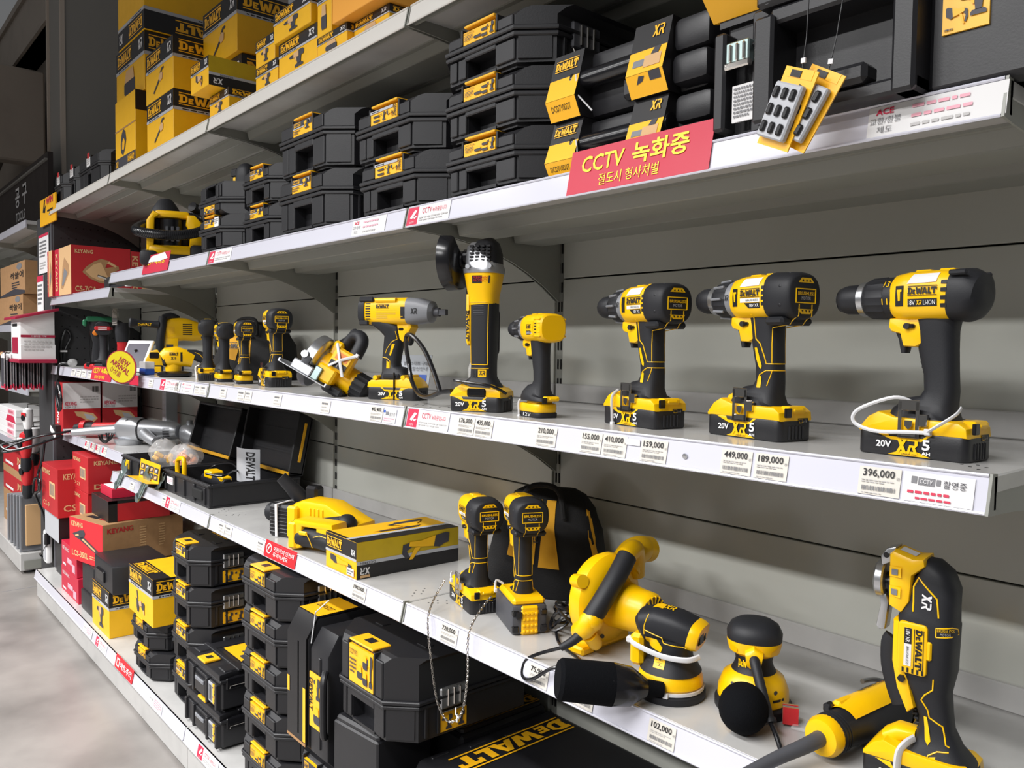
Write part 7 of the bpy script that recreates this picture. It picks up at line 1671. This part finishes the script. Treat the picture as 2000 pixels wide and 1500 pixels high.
vacuum()
t = Thing('bar_clamp', 'black bar clamp with a red tip lying on the lowered shelf beside the saw cartons', 'clamp', (-3.98, .1, 1.7006)); m = MB(); m.box(0, .34, -.01, .01, .018, .028, BLK, .002); m.box(-.02, .05, -.02, .02, 0, .07, BLK, .006); m.lathe([(0, .006), (.05, .006)], (.02, -.01, .06), (0, -1, .3), CHR, 10); t.part('bar', m); m = MB(); m.box(.3, .34, -.012, .012, .012, .034, WHT, .002); t.part('end_stop', m); m = MB(); m.box(.34, .38, -.008, .008, .016, .03, REDP, .002); t.part('red_tip', m)

# donation style box on the end block
t = Thing('collection_box', 'white house-shaped box with a dark red roof and base, mounted on the black end block', 'box', (-5.0, -.158, 1.335), 0); CRM = mat('crimson_paint', '#9c1f3d', .35)
m = MB(); m.prism([(.0, .02), (.165, .02), (.165, .285), (.0, .245)], 0, .27, 'x', PAPER, .003); m.box(.268, .274, .0, .168, .02, .1, PAPER, .001); b = t.part('body', m)
m = MB(); m.prism([(-.03, .235), (.18, .288), (.18, .302), (-.03, .249)], -.03, .31, 'x', CRM, .002); t.part('roof', m); m = MB(); m.box(-.02, .3, -.015, .172, 0, .02, CRM, .003); t.part('base', m)
m = MB(); m.box(.04, .2, -.003, .001, .05, .14, CRM, .002); t.part('front_door', m); m = MB(); m.box(.05, .18, -.002, .001, .2, .215, INK); t.part('slot', m)
m = MB(); f = Face(m, (.274, .0, .02), (0, 1, 0), (0, 0, 1), .165, .23, .002); f.rect(0, .52, 1, .58, CRM, 1); f.lines(.1, .2, .9, .46, INKL, 4); f.text('아름다운 기부', .3, .53, .75, .57, PAPER); t.part('print', m, b)

# hanging packs of black blades
m0 = MB(); m0.box(-.05, .05, -.002, .002, -.2, 0, FILM, .001); m0.box(-.038, .038, -.004, .004, -.19, -.03, ICON, .002); m0.box(-.05, .05, -.003, .003, -.2, -.175, REDI, .001); m0.box(-.05, .05, -.003, .003, -.03, 0, PAPER, .001)
k0 = None
for k in range(14):
    loc = (-5.02 - .004 * (k % 3), -.008 - .0145 * k, 1.375 + .006 * ((k * 5) % 3)); lb = ['nearest the end block', 'at the outer end of the hook'][k == 13] if k in (0, 13) else 'pack %s along the hook' % ('second third fourth fifth sixth seventh eighth ninth tenth eleventh twelfth thirteenth'.split()[k - 1])
    if k0 is None: k0 = single('blade_pack', m0, 'hanging clear pack of black blades, nearest the end block', 'pack', 'hanging packs of black blades', loc)
    else:
        c = k0.copy(); COL.objects.link(c); c.location = loc; c.rotation_euler = (0, 0, .06 * ((k * 7) % 3 - 1)); c['label'] = 'hanging clear pack of black blades, ' + lb
m = MB(); m.tube([(-5.02, .02, 1.395), (-5.02, -.235, 1.39), (-5.02, -.24, 1.41)], .003, CHR, 6); m.tube([(-5.02, -.2, 1.39), (-5.0, -.24, 1.34), (-5.0, -.245, 1.25)], .004, KRAFTL, 6); single('display_hook', m, 'steel hook with a beige cord carrying the black blade packs', 'hook')

for x0, x1, z0, z1, nm in ((-5.16, -4.9, 1.85, 2.075, 'upper'), (-5.22, -5.05, 1.55, 1.84, 'lower')):
    m = MB(); m.box(x0, x1, .014, .0165, z0, z1, PAPER); f = Face(m, (x0, .014, z0), (1, 0, 0), (0, 0, 1), x1 - x0, z1 - z0); f.rect(0, .93 if nm == 'upper' else .88, 1, 1, REDI, 1); f.lines(.1, .4, .8, .85, INKG, 5); f.lines(.1, .1, .7, .3, INKL, 3); single('notice_sheet', m, 'white notice with a red heading on the black end block, %s one' % nm, 'notice')
m = MB(); m.box(-5.06, -4.66, .004, .012, 2.115, 2.265, LYEL); f = Face(m, (-5.06, .004, 2.115), (1, 0, 0), (0, 0, 1), .4, .15); f.poly([(.2, .5), (.3, .95), (.36, .95), (.3, .6), (.4, .75), (.35, .45)], INK, 1); f.text('WIN', .42, .72, .85, .98, REDI, bold=.03); f.lines(.5, .4, .95, .55, INK, 1); single('yellow_sign', m, 'yellow sign board with red letters above the black end block', 'sign')

# cords at the end block
m = MB(); m.tube([(-4.795, .055, 1.28), (-4.795, .05, 1.42), (-4.795, .075, 1.52), (-4.795, .1, 1.48), (-4.795, .07, 1.40), (-4.795, .06, 1.29)], .0075, GLS, 8, smooth=6); m.tube([(-4.795, .075, 1.30), (-4.795, .072, 1.4)], .006, GLS, 8); m.box(-4.803, -4.785, .045, .08, 1.395, 1.405, WHT); single('looped_cable', m, 'black cable looped on the pegboard beside the green topped nailer', 'cable')
m = MB(); m.tube([(-4.5, .03, 1.335), (-4.52, -.01, 1.335), (-4.53, -.02, 1.28), (-4.55, -.02, 1.18), (-4.5, -.02, 1.12), (-4.46, -.022, 1.1), (-4.47, -.022, 1.2), (-4.55, -.022, 1.24), (-4.56, -.022, 1.15), (-4.49, -.024, 1.085), (-4.44, -.024, 1.15), (-4.5, -.024, 1.22)], .0065, GLS, 8, smooth=5); single('mains_lead', m, 'bundled black power cord hanging down from the left end of the eye-level rail', 'cord')
m = MB(); m.tube([(-4.72, -.05, .91), (-4.73, -.06, .8), (-4.74, -.082, .72), (-4.7, -.085, .66), (-4.76, -.08, .62), (-4.85, -.085, .6), (-4.78, -.09, .69), (-4.66, -.088, .7), (-4.68, -.085, .64), (-4.8, -.085, .6), (-4.84, -.04, .48), (-4.85, -.02, .36)], .0065, GLS, 8, smooth=5); m.lathe([(0, .016), (.06, .014)], (-4.85, -.02, .3), (0, 0, 1), GLS, 10); m.tube([(-4.85, -.02, .3), (-4.98, -.02, .22), (-5.05, -.02, .2), (-4.9, -.01, .19)], .0055, GLS, 8, smooth=4); single('extension_cord', m, 'black cord tied in a knot hanging past the red cartons to a power strip', 'cord')
m = MB(); m.box(-4.95, -4.87, -.022, .012, .13 + .05, .37, WHT, .012, 2); m.box(-4.94, -4.88, -.024, -.02, .2, .34, CGRY); single('power_strip', m, 'white power strip screwed to the black end block near the floor', 'power strip')
m = MB(); m.box(0, .07, -.002, .06, 0, .05, CBLK, .002); m.T = Matrix.Rotation(.3, 4, 'Y'); m.box(-.05, .08, -.004, -.002, .0, .03, PAPER); single('leaflet', m, 'small black and white leaflet beside the front white and red carton', 'leaflet', loc=(-4.72, .0 - .01, .9436))


# goods on the far rack
def hung(label, z, x, y, red=True, s_=1.0, grp='red and white tools hanging beside the black end block'):
    t = Thing('hanging_tool', label, 'power tool', (x, y, z), .3, grp); t.o.scale = (s_, s_, s_)
    m = MB(); m.loft([(0, -.09, .02, .02), (0, -.05, .034, .03), (.0, .02, .036, .034), (0, .06, .03, .03), (0, .075, .012, .012)], REDP if red else PAPER, 18); t.part('housing', m)
    m = MB(); m.loft([(0, -.17, .02, .02), (0, -.14, .03, .028), (0, -.088, .026, .026)], BLK, 16); m.lathe([(0, .022), (.008, .022)], (0, -.033, .0), (0, -1, 0), GLS, 14); t.part('grip', m)
    m = MB(); m.tube([(0, 0, .07), (0, .0, .1), (0.0, .12, .1)], .004, CHR, 6); t.part('hook', m)
    m = MB(); m.box(-.03, .03, -.037, -.03, .012, .04, PAPER if red else REDP, .004); t.part('band', m)


for z, x, y, r, s_, nm in ((1.5, -5.3, -.02, True, .8, 'red one under the top notices'), (.99, -5.3, -.03, False, .8, 'white one below the blade packs'), (.83, -5.32, -.04, True, 1.0, 'red one above the clear cases'), (.85, -5.42, .02, False, 1.0, 'white one behind the red ones'), (.66, -5.34, -.03, True, 1.0, 'lowest red one')): hung('power tool hanging left of the end block, ' + nm, z, x, y, r, s_)
for k in range(5):
    x = -5.9 + .105 * k; t = Thing('clear_case', 'upright clear plastic blade case on the far base shelf, %s' % ('farthest', 'second farthest', 'middle one', 'second nearest', 'nearest and largest')[k], 'case', (x, -.055, .1306), 0, 'clear plastic cases on the far base'); h_ = .36 - .012 * (4 - k)
    m = MB(); m.box(0, .012, 0, .15, 0, h_, GREY, .004); m.box(.012, .05, .008, .142, .01, h_ - .01, CLEAR, .006); t.part('shell', m); m = MB(); m.box(.014, .03, .03, .12, .04, h_ - .06, (KRAFT, ICON, KRAFT, GREY, KRAFTL)[k], .004); t.part('insert', m)
g = 'cartons on the far rack'
for z0, z1, x0, x1, nm in ((1.5606, 1.765, -6.75, -5.86, 'lower'), (1.767, 1.985, -6.7, -5.78, 'upper')):
    m = MB(); m.box(0, x1 - x0, 0, .3, 0, z1 - z0, KRAFT, .002); f = Face(m, (0, 0, 0), (1, 0, 0), (0, 0, 1), x1 - x0, z1 - z0); f.text('싹쓸어', .45, .5, .95, .72, INK, bold=.015); f.lines(.5, .2, .8, .42, ICON, 3); f.poly([(0, 0), (1, 0), (1, .1), (.6, .2), (0, .05)], ICON, 1); f.poly([(.8 + .1 * math.cos(a), .86 + .1 * math.sin(a)) for a in [k * PI / 6 for k in range(12)]], INKG, 1); single('carton', m, 'kraft carton with black Korean letters on the far rack, %s one' % nm, 'carton', g, (x0, .045, z0))
for k in range(4):
    m = MB(); m.box(0, .75, 0, .25, 0, .047, PAPER, .002); f = Face(m, (0, 0, 0), (1, 0, 0), (0, 0, 1), .75, .047); f.rect(.6, .15, .92, .85, PINK, 1) if k != 2 else f.poly([(.5, 0), (1, 0), (.9, 1), (.6, 1)], REDI, 1); f.text('1850A', .64, .3, .88, .7, REDI, 3) if k != 2 else None; single('carton', m, 'flat white carton on the far rack, %s of a stack of four' % ('bottom', 'second', 'third', 'top')[k], 'carton', g, (-6.85 + .01 * k, .03, .7906 + .0475 * k))
for k in range(3):
    m = MB(); m.box(0, 1.0, 0, .3, 0, .18, RED if k else KRAFT, .002); f = Face(m, (0, 0, 0), (1, 0, 0), (0, 0, 1), 1.0, .18); f.rect(0, 0, 1, .3, KRAFT, 0); f.text('JN100', .55, .55, .88, .85, KRAFTL, bold=.02); f.rect(.1, .4, .4, .5, PAPER, 1); single('carton', m, 'carton marked JN100 under the far rack shelves, %s of three' % ('bottom', 'middle', 'top')[k], 'carton', g, (-6.72, .05, .1306 + .1815 * k))
m = MB(); m.box(0, .8, 0, .3, 0, .2, CBLK, .003); m.box(.6, .8, -.002, .3, .12, .2, RED, .002); single('carton', m, 'dark carton with a red corner behind the blade packs on the far rack', 'carton', g, (-6.7, .05, 1.1606))
m = MB(); m.loft([(-.12, .05, .02, .05), (-.08, .055, .05, .06), (.06, .055, .05, .06), (.1, .05, .02, .05)], REDP, 20); m.loft([(-.06, .055, .04, .064), (.03, .055, .04, .064)], BLK, 18); single('red_tool', m, 'red rounded tool with a black pad on the far base shelf, by the clear cases', 'tool', None, (-6.3, -.02, .45 - .06 + .0), 0) if False else None
